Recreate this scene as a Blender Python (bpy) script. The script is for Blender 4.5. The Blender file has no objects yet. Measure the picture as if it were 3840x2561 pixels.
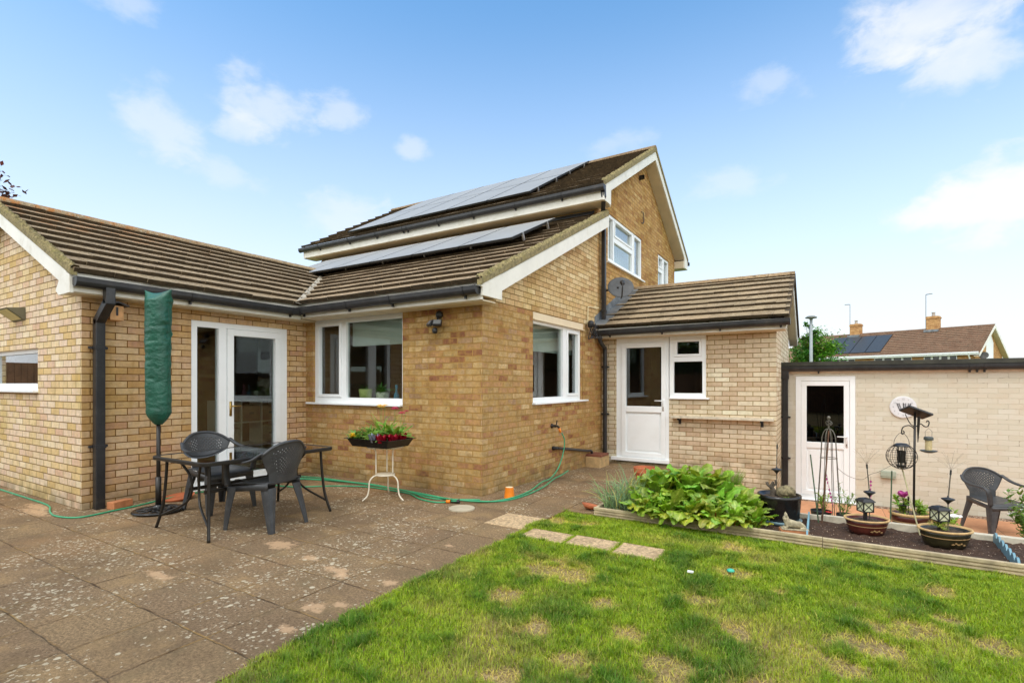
import bpy, bmesh, math, random
import numpy as np
from mathutils import Vector, Matrix
R = math.radians
sc = bpy.context.scene
C = sc.collection
rnd = random.Random(7)

# ------------------------------------------------------------------ camera
cam = bpy.data.cameras.new('camera'); camo = bpy.data.objects.new('camera', cam); C.objects.link(camo)
cam.sensor_width = 36; cam.lens = 1914 / 3840 * 36; cam.shift_y = 158.5 / 3840
cam.clip_start = .05; cam.clip_end = 2000
camo.location = (0, 0, 1.32); camo.rotation_euler = (R(90), 0, R(31.2)); sc.camera = camo

# ------------------------------------------------------------------ light and exposure
SUN_EL, SUN_AZ = R(56), R(188)          # azimuth clockwise from +Y
sd = Vector((math.sin(SUN_AZ) * math.cos(SUN_EL), math.cos(SUN_AZ) * math.cos(SUN_EL), math.sin(SUN_EL)))
sun = bpy.data.lights.new('sun', 'SUN'); suno = bpy.data.objects.new('sun', sun); C.objects.link(suno)
sun.energy = 1.5; sun.angle = R(16); sun.color = (1, .975, .94)
suno.rotation_euler = sd.to_track_quat('Z', 'Y').to_euler(); suno.location = (0, -8, 12)
vs = sc.view_settings
vs.view_transform = 'Standard'; vs.look = 'None'; vs.gamma = 1; vs.exposure = -.55; vs.use_curve_mapping = False

w = bpy.data.worlds.new('World'); sc.world = w; w.use_nodes = True


def N(nt, typ, ins=None, **kw):
    n = nt.nodes.new('ShaderNode' + typ)
    for k, v in kw.items(): setattr(n, k, v)
    for k, v in (ins or {}).items():
        s = n.inputs[k]
        if hasattr(v, 'bl_idname') or isinstance(v, bpy.types.NodeSocket): nt.links.new(v, s)
        else: s.default_value = v
    return n


def mth(nt, op, a, b=None, c=None, clamp=False):
    n = nt.nodes.new('ShaderNodeMath'); n.operation = op; n.use_clamp = clamp
    for i, v in enumerate((a, b, c)):
        if v is None: continue
        if isinstance(v, bpy.types.NodeSocket): nt.links.new(v, n.inputs[i])
        else: n.inputs[i].default_value = v
    return n.outputs[0]


def mixc(nt, f, a, b, blend='MIX'):
    n = nt.nodes.new('ShaderNodeMix'); n.data_type = 'RGBA'; n.blend_type = blend
    for i, v in ((0, f), (6, a), (7, b)):
        if isinstance(v, bpy.types.NodeSocket): nt.links.new(v, n.inputs[i])
        elif i == 0: n.inputs[0].default_value = v
        else: n.inputs[i].default_value = (*v, 1) if len(v) == 3 else v
    return n.outputs[2]


def ramp(nt, f, stops, interp='LINEAR'):
    n = nt.nodes.new('ShaderNodeValToRGB'); r = n.color_ramp; r.interpolation = interp
    while len(r.elements) < len(stops): r.elements.new(.5)
    for e, (p, c) in zip(r.elements, stops):
        e.position = p; e.color = (*c, 1) if len(c) == 3 else c
    nt.links.new(f, n.inputs[0]); return n.outputs[0]


def maprange(nt, v, a, b, c=0., d=1., smooth=True):
    n = nt.nodes.new('ShaderNodeMapRange'); n.interpolation_type = 'SMOOTHSTEP' if smooth else 'LINEAR'
    nt.links.new(v, n.inputs[0])
    for i, x in enumerate((a, b, c, d)): n.inputs[i + 1].default_value = x
    return n.outputs[0]


def s2l(r, g, b, k=1.0):
    f = lambda v: (v / 255 / 12.92) if v / 255 < .04045 else ((v / 255 + .055) / 1.055) ** 2.4
    return (f(r) * k, f(g) * k, f(b) * k)


def build_world():
    nt = w.node_tree; nt.nodes.clear()
    sky = N(nt, 'TexSky', sky_type='NISHITA', sun_disc=False, sun_elevation=SUN_EL, sun_rotation=SUN_AZ)
    sky.air_density = 1.0; sky.dust_density = .6; sky.ozone_density = 1.3
    tc = N(nt, 'TexCoord'); d = tc.outputs['Generated']
    sep = N(nt, 'SeparateXYZ', {0: d}); dz = sep.outputs[2]
    base = mixc(nt, 1.0, sky.outputs[0], (2.85, 4.05, 4.36), 'MULTIPLY')
    # thin white veil that thickens to the horizon
    veil = mth(nt, 'POWER', maprange(nt, dz, .60, .03, smooth=False), 1.3)
    nz0 = N(nt, 'TexNoise', {'Vector': d, 'Scale': 1.8, 'Detail': 3})
    veil = mth(nt, 'MULTIPLY', veil, mth(nt, 'ADD', .92, mth(nt, 'MULTIPLY', nz0.outputs[0], .3)), clamp=True)
    col = mixc(nt, veil, base, (14.7, 14.9, 15.2))

    def wisp(vec, size, amt, stretch=1.0):     # one cloud round a direction
        nonlocal col
        v = Vector(vec).normalized()
        dt = N(nt, 'VectorMath', {0: d, 1: tuple(v)}, operation='SUBTRACT').outputs[0]
        sc_ = N(nt, 'VectorMath', {0: dt, 1: (1, 1, stretch)}, operation='MULTIPLY').outputs[0]
        ln = N(nt, 'VectorMath', {0: sc_}, operation='LENGTH').outputs['Value']
        nz = N(nt, 'TexNoise', {'Vector': N(nt, 'VectorMath', {0: d, 1: (1, 1, 1.7)}, operation='MULTIPLY').outputs[0], 'Scale': 14., 'Detail': 7., 'Roughness': .58, 'Distortion': .2})
        f = mth(nt, 'SUBTRACT', 1.0, mth(nt, 'DIVIDE', ln, size))
        f = mth(nt, 'ADD', mth(nt, 'MULTIPLY', f, 1.0), mth(nt, 'MULTIPLY', mth(nt, 'SUBTRACT', nz.outputs[0], .5), 1.7))
        f = maprange(nt, f, .22, .85, 0, amt)
        col = mixc(nt, f, col, (14.7, 15.0, 15.5))
    for v, s, a, st in CLOUDS: wisp(v, s, a, st)
    # unseen broken bright cloud behind the viewer and overhead, added as soft fill
    nz = N(nt, 'TexNoise', {'Vector': d, 'Scale': 2.6, 'Detail': 5., 'Roughness': .6})
    sepv = N(nt, 'VectorMath', {0: d, 1: (.518, -.8554, .35)}, operation='DOT_PRODUCT').outputs['Value']
    back = maprange(nt, sepv, -.12, .45)
    back = mth(nt, 'MULTIPLY', back, maprange(nt, nz.outputs[0], .28, .52))
    col = mixc(nt, back, col, (32, 32.5, 32))
    bg = N(nt, 'Background', {'Color': col, 'Strength': .1})
    out = N(nt, 'OutputWorld', {0: bg.outputs[0]})


def pxdir(x, y):                                # direction of a cloud seen at a photo pixel
    dx, dz = (x - 1920) / 1914, -(y - 1439) / 1914
    return (.8554 * dx - .518, .518 * dx + .8554, dz)


CLOUDS = [(pxdir(1000, 400), .105, .5, 1.6), (pxdir(900, 480), .06, .4, 1.8), (pxdir(1290, 430), .07, .42, 1.7), (pxdir(600, 470), .08, .46, 1.1),
          (pxdir(430, -10), .08, .35, 2.2), (pxdir(3500, 20), .14, .5, 1.5), (pxdir(3620, 210), .11, .62, 1.9), (pxdir(3300, 150), .07, .35, 1.6), (pxdir(3420, 110), .09, .4, 1.5),
          (pxdir(2890, 315), .09, .32, 2.3), (pxdir(1540, 560), .045, .4, 1.6), (pxdir(3760, 745), .125, 1.0, 1.35), (pxdir(3560, 790), .075, 1.0, 1.5), (pxdir(3420, 820), .05, .9, 1.7),
          (pxdir(2750, 690), .1, .3, 2.2), (pxdir(850, 660), .08, .3, 2.), (pxdir(1300, 830), .14, .4, 2.), (pxdir(2300, 545), .09, .25, 2.5)]
build_world()

# ------------------------------------------------------------------ mesh helpers


class MB:
    def __init__(s): s.v = []; s.f = []; s.c = []; s.m = []; s.col = None; s.mi = 0

    def add(s, vs_, fs, col=None):
        o = len(s.v); s.v += [tuple(p) for p in vs_]; s.f += [tuple(i + o for i in f) for f in fs]
        s.m += [s.mi] * len(fs); c = col or s.col or (1, 1, 1); s.c += [c] * len(vs_)

    def box(s, x0, x1, y0, y1, z0, z1, M=None, col=None):
        p = [Vector((x, y, z)) for z in (z0, z1) for y in (y0, y1) for x in (x0, x1)]
        if M is not None: p = [M @ q for q in p]
        s.add(p, [(0, 2, 3, 1), (4, 5, 7, 6), (0, 1, 5, 4), (2, 6, 7, 3), (0, 4, 6, 2), (1, 3, 7, 5)], col)

    def prism(s, poly, f0, f1, col=None):        # poly 2-D points, f0/f1 map (a,b)->3-D for the two caps
        n = len(poly); a = [f0(*q) for q in poly]; b = [f1(*q) for q in poly]
        s.add(a + b, [tuple(range(n))[::-1], tuple(range(n, 2 * n))] + [(i, (i + 1) % n, n + (i + 1) % n, n + i) for i in range(n)], col)

    def tube(s, pts, r, seg=8, close=False, caps=True, col=None):
        pts = [Vector(p) for p in pts]; n = len(pts)
        rr = r if isinstance(r, (list, tuple)) else [r] * n
        rings = []; up = None
        for i, p in enumerate(pts):
            if close: t = pts[(i + 1) % n] - pts[i - 1]
            else: t = pts[min(i + 1, n - 1)] - pts[max(i - 1, 0)]
            t.normalize()
            if up is None:
                a = Vector((0, 0, 1)) if abs(t.z) < .9 else Vector((1, 0, 0))
                up = (a - t * a.dot(t)).normalized()
            else: up = (up - t * up.dot(t)).normalized()
            sd_ = t.cross(up)
            rings.append([p + (up * math.cos(2 * math.pi * k / seg) + sd_ * math.sin(2 * math.pi * k / seg)) * rr[i] for k in range(seg)])
        vv = [q for rg in rings for q in rg]; ff = []
        for i in range(n if close else n - 1):
            j = (i + 1) % n
            for k in range(seg): ff.append((i * seg + k, i * seg + (k + 1) % seg, j * seg + (k + 1) % seg, j * seg + k))
        if caps and not close: ff += [tuple(range(seg))[::-1], tuple((n - 1) * seg + k for k in range(seg))]
        s.add(vv, ff, col)

    def lathe(s, prof, seg=28, ctr=(0, 0, 0), ax=1., ay=1., M=None, col=None):
        n = len(prof); vv = []
        for r, z in prof:
            for k in range(seg):
                a = 2 * math.pi * k / seg; q = Vector((math.cos(a) * r * ax, math.sin(a) * r * ay, z))
                if M is not None: q = M @ q
                vv.append(q + Vector(ctr))
        ff = [(i * seg + k, i * seg + (k + 1) % seg, (i + 1) * seg + (k + 1) % seg, (i + 1) * seg + k) for i in range(n - 1) for k in range(seg)]
        s.add(vv, ff, col)

    def grid(s, fn, nu, nv, skip=None, col=None):
        vv = [fn(i / nu, j / nv) for j in range(nv + 1) for i in range(nu + 1)]
        ff = [(j * (nu + 1) + i, j * (nu + 1) + i + 1, (j + 1) * (nu + 1) + i + 1, (j + 1) * (nu + 1) + i) for j in range(nv) for i in range(nu) if not (skip and skip(i, j))]
        s.add(vv, ff, col)

    def pbox(s, pl, u0, u1, z0, z1, d0, d1, col=None):
        p = [pl(u, z, d) for d in (d0, d1) for z in (z0, z1) for u in (u0, u1)]
        s.add(p, [(0, 2, 3, 1), (4, 5, 7, 6), (0, 1, 5, 4), (2, 6, 7, 3), (0, 4, 6, 2), (1, 3, 7, 5)], col)

    def obj(s, name, mats, parent=None, smooth=False, bevel=0, solid=0):
        me = bpy.data.meshes.new(name); me.from_pydata(s.v, [], s.f)
        mats = mats if isinstance(mats, (list, tuple)) else [mats]
        for m in mats: me.materials.append(m)
        if len(mats) > 1: me.polygons.foreach_set('material_index', s.m)
        ca = me.color_attributes.new('col', 'FLOAT_COLOR', 'POINT')
        ca.data.foreach_set('color', np.array([(*c, 1) for c in s.c], dtype=np.float32).ravel())
        bm = bmesh.new(); bm.from_mesh(me); bmesh.ops.recalc_face_normals(bm, faces=bm.faces); bm.to_mesh(me); bm.free()
        if smooth: me.polygons.foreach_set('use_smooth', [True] * len(me.polygons))
        me.update()
        o = bpy.data.objects.new(name, me); C.objects.link(o)
        if solid:
            md = o.modifiers.new('solid', 'SOLIDIFY'); md.thickness = solid; md.offset = 0
        if bevel:
            md = o.modifiers.new('bevel', 'BEVEL'); md.width = bevel; md.segments = 2; md.limit_method = 'ANGLE'; md.angle_limit = R(40)
        if parent is not None:
            o.parent = parent; o.location = WORLD_OFF.get(parent.name, Vector())
        return o


WORLD_OFF = {}        # things whose parts are modelled in world coordinates


def empty(name, loc=(0, 0, 0), rz=0, world=False):
    o = bpy.data.objects.new(name, None); C.objects.link(o); o.location = loc; o.rotation_euler = (0, 0, rz); o.empty_display_size = .1
    if world: WORLD_OFF[o.name] = -Vector(loc)
    return o


def tag(o, label, cat, group=None):
    o['label'] = label; o['category'] = cat
    if group: o['group'] = group
    return o


def struct(o, kind='structure'): o['kind'] = kind; return o


def copy_tree(o, parent=None):
    c = o.copy(); C.objects.link(c)
    if parent is not None: c.parent = parent
    for ch in list(o.children): copy_tree(ch, c)
    return c


def lerp(a, b, t): return a + (b - a) * t


def curve(pts, n=8):                # Catmull-Rom through points
    P = [Vector(p) for p in pts]; out = []
    for i in range(len(P) - 1):
        p0, p1, p2, p3 = P[max(i - 1, 0)], P[i], P[i + 1], P[min(i + 2, len(P) - 1)]
        for k in range(n):
            t = k / n
            out.append(.5 * ((2 * p1) + (p2 - p0) * t + (2 * p0 - 5 * p1 + 4 * p2 - p3) * t * t + (3 * p1 - p0 - 3 * p2 + p3) * t ** 3))
    out.append(P[-1]); return out


# ------------------------------------------------------------------ materials
def mat(name):
    m = bpy.data.materials.new(name); m.use_nodes = True; nt = m.node_tree
    return m, nt, nt.nodes['Principled BSDF']


def setb(nt, b, **kw):
    for k, v in kw.items():
        k = k.replace('_', ' ')
        if isinstance(v, bpy.types.NodeSocket): nt.links.new(v, b.inputs[k])
        else: b.inputs[k].default_value = (*v, 1) if isinstance(v, tuple) and len(v) == 3 else v


def bump(nt, b, h, dist=.01, strength=1.0):
    n = N(nt, 'Bump', {'Height': h, 'Distance': dist, 'Strength': strength}); nt.links.new(n.outputs[0], b.inputs['Normal'])


def desat(stops, f):
    out = []
    for p, c in stops:
        l = c[0] * .3 + c[1] * .59 + c[2] * .11; out.append((p, tuple(lerp(x, l, f) for x in c)))
    return out


def simple(name, col, rough=.5, metal=0., var=.12, vscale=6., attr=False, bumpd=0, bscale=60., spec=.5, dirt=None):
    m, nt, b = mat(name)
    tc = N(nt, 'TexCoord'); nz = N(nt, 'TexNoise', {'Vector': tc.outputs['Object'], 'Scale': vscale, 'Detail': 6., 'Roughness': .65})
    f = maprange(nt, nz.outputs[0], .3, .7, 1 - var, 1 + var)
    base = col
    if attr: base = mixc(nt, 1., (*col, 1), N(nt, 'Attribute', attribute_name='col').outputs['Color'], 'MULTIPLY')
    v = N(nt, 'HueSaturation', {'Color': base if isinstance(base, bpy.types.NodeSocket) else (*base, 1), 'Value': f}).outputs[0]
    if dirt:
        n2 = N(nt, 'TexNoise', {'Vector': tc.outputs['Object'], 'Scale': dirt[2], 'Detail': 8., 'Roughness': .7})
        v = mixc(nt, maprange(nt, n2.outputs[0], .48, .75, 0, dirt[1]), v, dirt[0])
    setb(nt, b, Base_Color=v, Roughness=rough, Metallic=metal)
    b.inputs['Specular IOR Level'].default_value = spec
    if bumpd:
        n3 = N(nt, 'TexNoise', {'Vector': tc.outputs['Object'], 'Scale': bscale, 'Detail': 5.})
        bump(nt, b, n3.outputs[0], bumpd)
    return m


def brick(name, axis, stops, mortar, stain=None, width=.225, row=.075, msize=.005, off=.0, zoff=0., bmp=.006, rough=.9, fleck=.12, warp=.0, tint=(1, 1, 1), mt=(1, 1, 1), blotch=.0):
    """axis 'X' for walls that run along X, 'Y' for walls along Y; object coordinates are world metres here."""
    stops = [(q, tuple(x * y for x, y in zip(c_, tint))) for q, c_ in stops]; mortar = tuple(x * y for x, y in zip(mortar, mt))
    m, nt, b = mat(name); tc = N(nt, 'TexCoord'); p = tc.outputs['Object']
    sp = N(nt, 'SeparateXYZ', {0: p})
    u = sp.outputs[0 if axis == 'X' else 1]; z = sp.outputs[2]
    nw = N(nt, 'TexNoise', {'Vector': p, 'Scale': 9., 'Detail': 3.})
    wz = mth(nt, 'MULTIPLY', mth(nt, 'SUBTRACT', nw.outputs[0], .5), warp)
    uv = N(nt, 'CombineXYZ', {0: mth(nt, 'ADD', mth(nt, 'ADD', u, off + 40.), wz), 1: mth(nt, 'ADD', mth(nt, 'ADD', z, zoff + 30), wz), 2: 0.}).outputs[0]
    bt = N(nt, 'TexBrick', {'Vector': uv, 'Color1': (0, 0, 0, 1), 'Color2': (1, 1, 1, 1), 'Mortar': (.5, .5, .5, 1), 'Scale': 1., 'Mortar Size': msize, 'Mortar Smooth': .25, 'Bias': 0., 'Brick Width': width, 'Row Height': row}, offset=.5, offset_frequency=2, squash=1., squash_frequency=2)
    fac = bt.outputs['Fac']
    val = N(nt, 'SeparateColor', {0: bt.outputs['Color']}).outputs[0]
    col = ramp(nt, val, desat(stops, .2))
    n1 = N(nt, 'TexNoise', {'Vector': p, 'Scale': 24., 'Detail': 7., 'Roughness': .7})
    col = N(nt, 'HueSaturation', {'Color': col, 'Value': maprange(nt, n1.outputs[0], .3, .7, 1 - fleck, 1 + fleck)}).outputs[0]
    if blotch:                                       # sandy and burnt clouds inside single bricks
        nb_ = N(nt, 'TexNoise', {'Vector': p, 'Scale': 13., 'Detail': 4., 'Roughness': .6})
        mid = stops[len(stops) // 2][1]
        col = mixc(nt, maprange(nt, nb_.outputs[0], .42, .64, 0, blotch), col, tuple(x * y for x, y in zip(mid, (1.12, 1.1, 1.0))))
        nb2 = N(nt, 'TexNoise', {'Vector': N(nt, 'VectorMath', {0: p, 1: (3, 5, 7)}, operation='ADD').outputs[0], 'Scale': 9., 'Detail': 4., 'Roughness': .6})
        col = mixc(nt, maprange(nt, nb2.outputs[0], .5, .68, 0, blotch), col, tuple(x * y for x, y in zip(mid, (.62, .54, .5))))
    n2 = N(nt, 'TexNoise', {'Vector': p, 'Scale': 1.1, 'Detail': 5., 'Roughness': .6})
    if stain:
        col = mixc(nt, maprange(nt, n2.outputs[0], .45, .72, 0, stain[1]), col, stain[0], 'MULTIPLY')
    nst = N(nt, 'TexNoise', {'Vector': N(nt, 'VectorMath', {0: p, 1: (7, 7, .55)}, operation='MULTIPLY').outputs[0], 'Scale': 1., 'Detail': 5., 'Roughness': .6})
    col = mixc(nt, maprange(nt, nst.outputs[0], .5, .72, 0, .34), col, (.66, .6, .46), 'MULTIPLY')
    # dark pock marks
    vo = N(nt, 'TexVoronoi', {'Vector': p, 'Scale': 13.}, feature='F1')
    pk = mth(nt, 'MULTIPLY', mth(nt, 'LESS_THAN', vo.outputs['Distance'], .075), mth(nt, 'GREATER_THAN', N(nt, 'SeparateColor', {0: vo.outputs['Color']}).outputs[0], .78))
    col = mixc(nt, mth(nt, 'MULTIPLY', pk, .55), col, (.06, .045, .03))
    n4 = N(nt, 'TexNoise', {'Vector': p, 'Scale': 5., 'Detail': 6.})
    mc = mixc(nt, maprange(nt, n4.outputs[0], .35, .7), mortar, tuple(x * .72 for x in mortar))
    col = mixc(nt, fac, col, mc)
    # splash dirt and algae low on the wall
    low = mth(nt, 'MULTIPLY', maprange(nt, z, .32, -.02), maprange(nt, n4.outputs[0], .3, .62))
    col = mixc(nt, mth(nt, 'MULTIPLY', low, .55), col, (.15, .125, .06))
    setb(nt, b, Base_Color=col, Roughness=rough); b.inputs['Specular IOR Level'].default_value = .25
    h = mth(nt, 'ADD', mth(nt, 'MULTIPLY', mth(nt, 'SUBTRACT', 1., fac), 1.), mth(nt, 'MULTIPLY', n1.outputs[0], .45))
    bump(nt, b, h, bmp)
    return m


K = .90
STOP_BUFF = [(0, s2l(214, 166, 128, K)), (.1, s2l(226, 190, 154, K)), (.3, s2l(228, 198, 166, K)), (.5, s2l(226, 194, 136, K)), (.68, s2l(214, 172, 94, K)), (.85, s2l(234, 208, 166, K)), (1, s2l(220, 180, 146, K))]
STOP_BUFF_SHADED = [(0, s2l(190, 134, 94, K)), (.1, s2l(208, 162, 118, K)), (.3, s2l(212, 176, 126, K)), (.5, s2l(208, 166, 102, K)), (.68, s2l(196, 146, 76, K)), (.85, s2l(222, 186, 134, K)), (1, s2l(200, 150, 106, K))]  # darker copy of the buff palette, with this wall's shade put into it
STOP_STOCK = [(0, s2l(142, 84, 50, K)), (.08, s2l(160, 104, 64, K)), (.16, s2l(186, 132, 76, K)), (.3, s2l(182, 138, 78, K)), (.5, s2l(186, 148, 84, K)), (.68, s2l(176, 142, 80, K)), (.84, s2l(196, 160, 96, K)), (.9, s2l(206, 172, 112, K)), (.96, s2l(180, 140, 96, K)), (1, s2l(160, 122, 84, K))]
STOP_PALE = [(0, s2l(206, 160, 128, K)), (.3, s2l(226, 188, 158, K)), (.55, s2l(232, 200, 172, K)), (.8, s2l(222, 182, 150, K)), (1, s2l(238, 210, 182, K))]
STOP_UP = [(0, s2l(188, 140, 82, K)), (.25, s2l(214, 174, 108, K)), (.5, s2l(222, 188, 128, K)), (.75, s2l(212, 166, 104, K)), (1, s2l(232, 204, 150, K))]
STOP_MAIN = [(0, s2l(160, 104, 56, K)), (.25, s2l(190, 140, 76, K)), (.5, s2l(204, 160, 92, K)), (.75, s2l(178, 126, 66, K)), (1, s2l(212, 174, 110, K))]
STAIN = ((.72, .66, .32), .65)
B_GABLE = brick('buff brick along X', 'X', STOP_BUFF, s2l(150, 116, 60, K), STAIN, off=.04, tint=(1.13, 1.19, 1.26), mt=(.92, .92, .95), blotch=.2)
B_FRENCH = brick('shaded buff brick along Y', 'Y', STOP_BUFF_SHADED, s2l(140, 96, 42, K), STAIN, off=.11, tint=(1.10, 1.12, 1.16), mt=(.92, .95, 1.), blotch=.25)
B_KX = brick('old stock brick along X', 'X', STOP_STOCK, s2l(176, 136, 76, K), STAIN, warp=.02, msize=.007, off=.1, bmp=.009, fleck=.2, tint=(1.16, 1.15, 1.16), mt=(1.2, 1.2, 1.2), blotch=.5)
B_KY = brick('old stock brick along Y', 'Y', STOP_STOCK, s2l(178, 140, 80, K), STAIN, warp=.02, msize=.007, off=.05, bmp=.009, fleck=.2, tint=(1.16, 1.15, 1.16), mt=(1.2, 1.2, 1.2), blotch=.5)
B_UPY = brick('light gable brick along Y', 'Y', STOP_UP, s2l(150, 116, 58, K), STAIN, off=.0, fleck=.14, tint=(1.1, 1.14, 1.12), blotch=.2)
B_MAINY = brick('main house brick along Y', 'Y', STOP_MAIN, s2l(160, 124, 62, K), STAIN, warp=.006, fleck=.18, tint=(1.08, 1.08, .95), blotch=.4)
B_MAINX = brick('main house brick along X', 'X', STOP_MAIN, s2l(176, 140, 74, K), STAIN, warp=.006, fleck=.18, tint=(1.08, 1.08, .95), blotch=.4)
B_PX = brick('pale pink brick along X', 'X', STOP_PALE, s2l(186, 146, 78, K), ((.84, .8, .66), .4), off=.06, fleck=.08, tint=(1.02, 1.22, 1.16), mt=(.66, .7, .58), blotch=.12)
B_PY = brick('pale pink brick along Y', 'Y', STOP_PALE, s2l(186, 146, 78, K), ((.84, .8, .66), .4), off=.01, fleck=.08, tint=(1.02, 1.22, 1.16), mt=(.66, .7, .58), blotch=.12)


def painted_brick():
    m, nt, b = mat('cream painted brick'); tc = N(nt, 'TexCoord'); p = tc.outputs['Object']
    sp = N(nt, 'SeparateXYZ', {0: p})
    nw = N(nt, 'TexNoise', {'Vector': p, 'Scale': 7., 'Detail': 3.}); wz = mth(nt, 'MULTIPLY', mth(nt, 'SUBTRACT', nw.outputs[0], .5), .014)
    uv = N(nt, 'CombineXYZ', {0: mth(nt, 'ADD', sp.outputs[0], 40.), 1: mth(nt, 'ADD', mth(nt, 'ADD', sp.outputs[2], 30.62), wz), 2: 0.}).outputs[0]
    bt = N(nt, 'TexBrick', {'Vector': uv, 'Color1': (0, 0, 0, 1), 'Color2': (1, 1, 1, 1), 'Scale': 1., 'Mortar Size': .005, 'Mortar Smooth': .6, 'Brick Width': .225, 'Row Height': .075}, offset=.5)
    fac = bt.outputs['Fac']; val = N(nt, 'SeparateColor', {0: bt.outputs['Color']}).outputs[0]
    n1 = N(nt, 'TexNoise', {'Vector': p, 'Scale': 2.2, 'Detail': 6., 'Roughness': .65})
    n2 = N(nt, 'TexNoise', {'Vector': p, 'Scale': 16., 'Detail': 6., 'Roughness': .7})
    col = ramp(nt, val, [(0, s2l(205, 197, 176)), (.5, s2l(210, 203, 184)), (1, s2l(214, 208, 191))])
    col = mixc(nt, maprange(nt, n1.outputs[0], .45, .75, 0, .35), col, s2l(218, 190, 160, K))
    # fine cracks where the paint has opened along some bed joints
    ck = mth(nt, 'MULTIPLY', maprange(nt, fac, .55, 1.), maprange(nt, n2.outputs[0], .54, .66))
    col = mixc(nt, mth(nt, 'MULTIPLY', ck, .7), col, s2l(128, 98, 72))
    setb(nt, b, Base_Color=col, Roughness=.75)
    bump(nt, b, mth(nt, 'ADD', mth(nt, 'MULTIPLY', mth(nt, 'SUBTRACT', 1., fac), .5), mth(nt, 'MULTIPLY', n2.outputs[0], .6)), .005)
    return m


B_PAINT = painted_brick()
WHITE = simple('white upvc', s2l(246, 249, 250), .32, var=.02, vscale=3., dirt=(s2l(212, 208, 196), .16, 4.))
FASCIA = simple('cream white fascia board', s2l(236, 233, 222), .45, var=.05, vscale=3., dirt=(s2l(190, 180, 150), .4, 4.))
SOFFIT = simple('dull soffit board', s2l(214, 200, 172), .6, var=.06, vscale=3.)
LINTEL = simple('cream painted lintel', s2l(228, 210, 178), .6, var=.04)
BLACKP = simple('black gutter plastic', (.022, .022, .024), .38, var=.3, vscale=5., dirt=((.09, .08, .065), .35, 7.))
LEAD = simple('grey lead sheet', (.2, .215, .225), .5, metal=.3, var=.35, vscale=4.)
DARKLEAD = simple('dark lead sheet', (.035, .036, .037), .5, metal=.2, var=.35, vscale=4.)
CEMENT = simple('pale valley cement', s2l(176, 166, 148), .85, var=.3, vscale=12.)
BRASS = simple('brass handle', (.55, .38, .12), .3, metal=1., var=.05)
CHAIRM = simple('charcoal plastic', (.046, .049, .053), .42, var=.22, vscale=5., dirt=((.13, .13, .125), .4, 14.), bumpd=.0012, bscale=120.)
METAL_DK = simple('dark brown metal', (.028, .024, .02), .38, metal=.4, var=.2)
IRON = simple('black cast iron', (.012, .012, .012), .22, var=.2)
RUST = simple('rusty rod', (.11, .05, .025), .75, metal=.3, var=.35, vscale=25.)
OLD_METAL = simple('weathered grey metal', (.16, .145, .115), .55, metal=.5, var=.3, vscale=30.)
STANDW = simple('cream enamel', s2l(232, 222, 200), .4, var=.05)
TERRA = simple('terracotta', s2l(184, 104, 66), .8, var=.18, vscale=9., bumpd=.001)
REDBRICK = simple('new orange brick', s2l(186, 122, 80), .9, var=.16, vscale=14., bumpd=.003, bscale=40.)
BLOCKB = simple('beige block', s2l(196, 164, 116), .9, var=.16, vscale=14., bumpd=.003, bscale=40., dirt=((.18, .15, .08), .5, 6.))
ORANGE = simple('orange plastic', s2l(236, 132, 30), .35, var=.12, vscale=10.)
GREENHOSE = simple('green hose', s2l(58, 158, 112), .4, var=.12, vscale=8.)
COVERG = simple('dark green cover', s2l(30, 88, 70), .4, var=.2, vscale=7., bumpd=.012, bscale=30.)
TIMBER = simple('weathered timber', s2l(188, 170, 136), .85, var=.24, vscale=9., bumpd=.002, bscale=50., dirt=((.13, .1, .065), .6, 8.))
GREYTIMBER = simple('grey timber top', s2l(206, 196, 174), .85, var=.16, vscale=9., bumpd=.002, bscale=50., dirt=((.25, .21, .14), .5, 8.))
BLUEPL = simple('blue grey plastic edging', s2l(112, 150, 162), .5, var=.15)
BLACKPOT = simple('black glazed pot', (.013, .011, .010), .25, var=.3, vscale=8., dirt=((.05, .035, .028), .35, 9.))
STONE = simple('speckled stone', s2l(168, 156, 128), .9, var=.4, vscale=28., bumpd=.006, bscale=30.)
PITTED = simple('pitted brown stone', s2l(128, 116, 86), .9, var=.5, vscale=34., bumpd=.02, bscale=34., dirt=((.03, .026, .018), .8, 26.))
SOILM = simple('pot soil', (.075, .05, .032), .95, var=.5, vscale=40., bumpd=.012, bscale=60.)
GREYBOX = simple('grey green switch box', s2l(160, 170, 152), .5, var=.06)
PINK = simple('pink metal', s2l(196, 74, 150), .3, metal=.25, var=.1)
PETALW = simple('white petal', s2l(244, 244, 238), .5, var=.05)
WOODN = simple('raw wood', s2l(214, 164, 112), .8, var=.18, vscale=14.)
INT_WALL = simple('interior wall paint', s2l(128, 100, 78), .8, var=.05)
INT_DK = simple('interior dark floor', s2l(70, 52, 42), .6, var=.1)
WHITEBOX = simple('white shelf laminate', s2l(226, 220, 206), .5, var=.05)
BLINDM = simple('pale grey blind', s2l(206, 214, 206), .7, var=.05, vscale=2.)
CURTM = simple('net curtain', s2l(232, 234, 236), .8, var=.04)
BASKET = simple('grey basket', s2l(172, 158, 134), .8, var=.2, vscale=30.)
LEAF = lambda name, col, rough=.45, trans=.25: leafmat(name, col, rough, trans)


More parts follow.
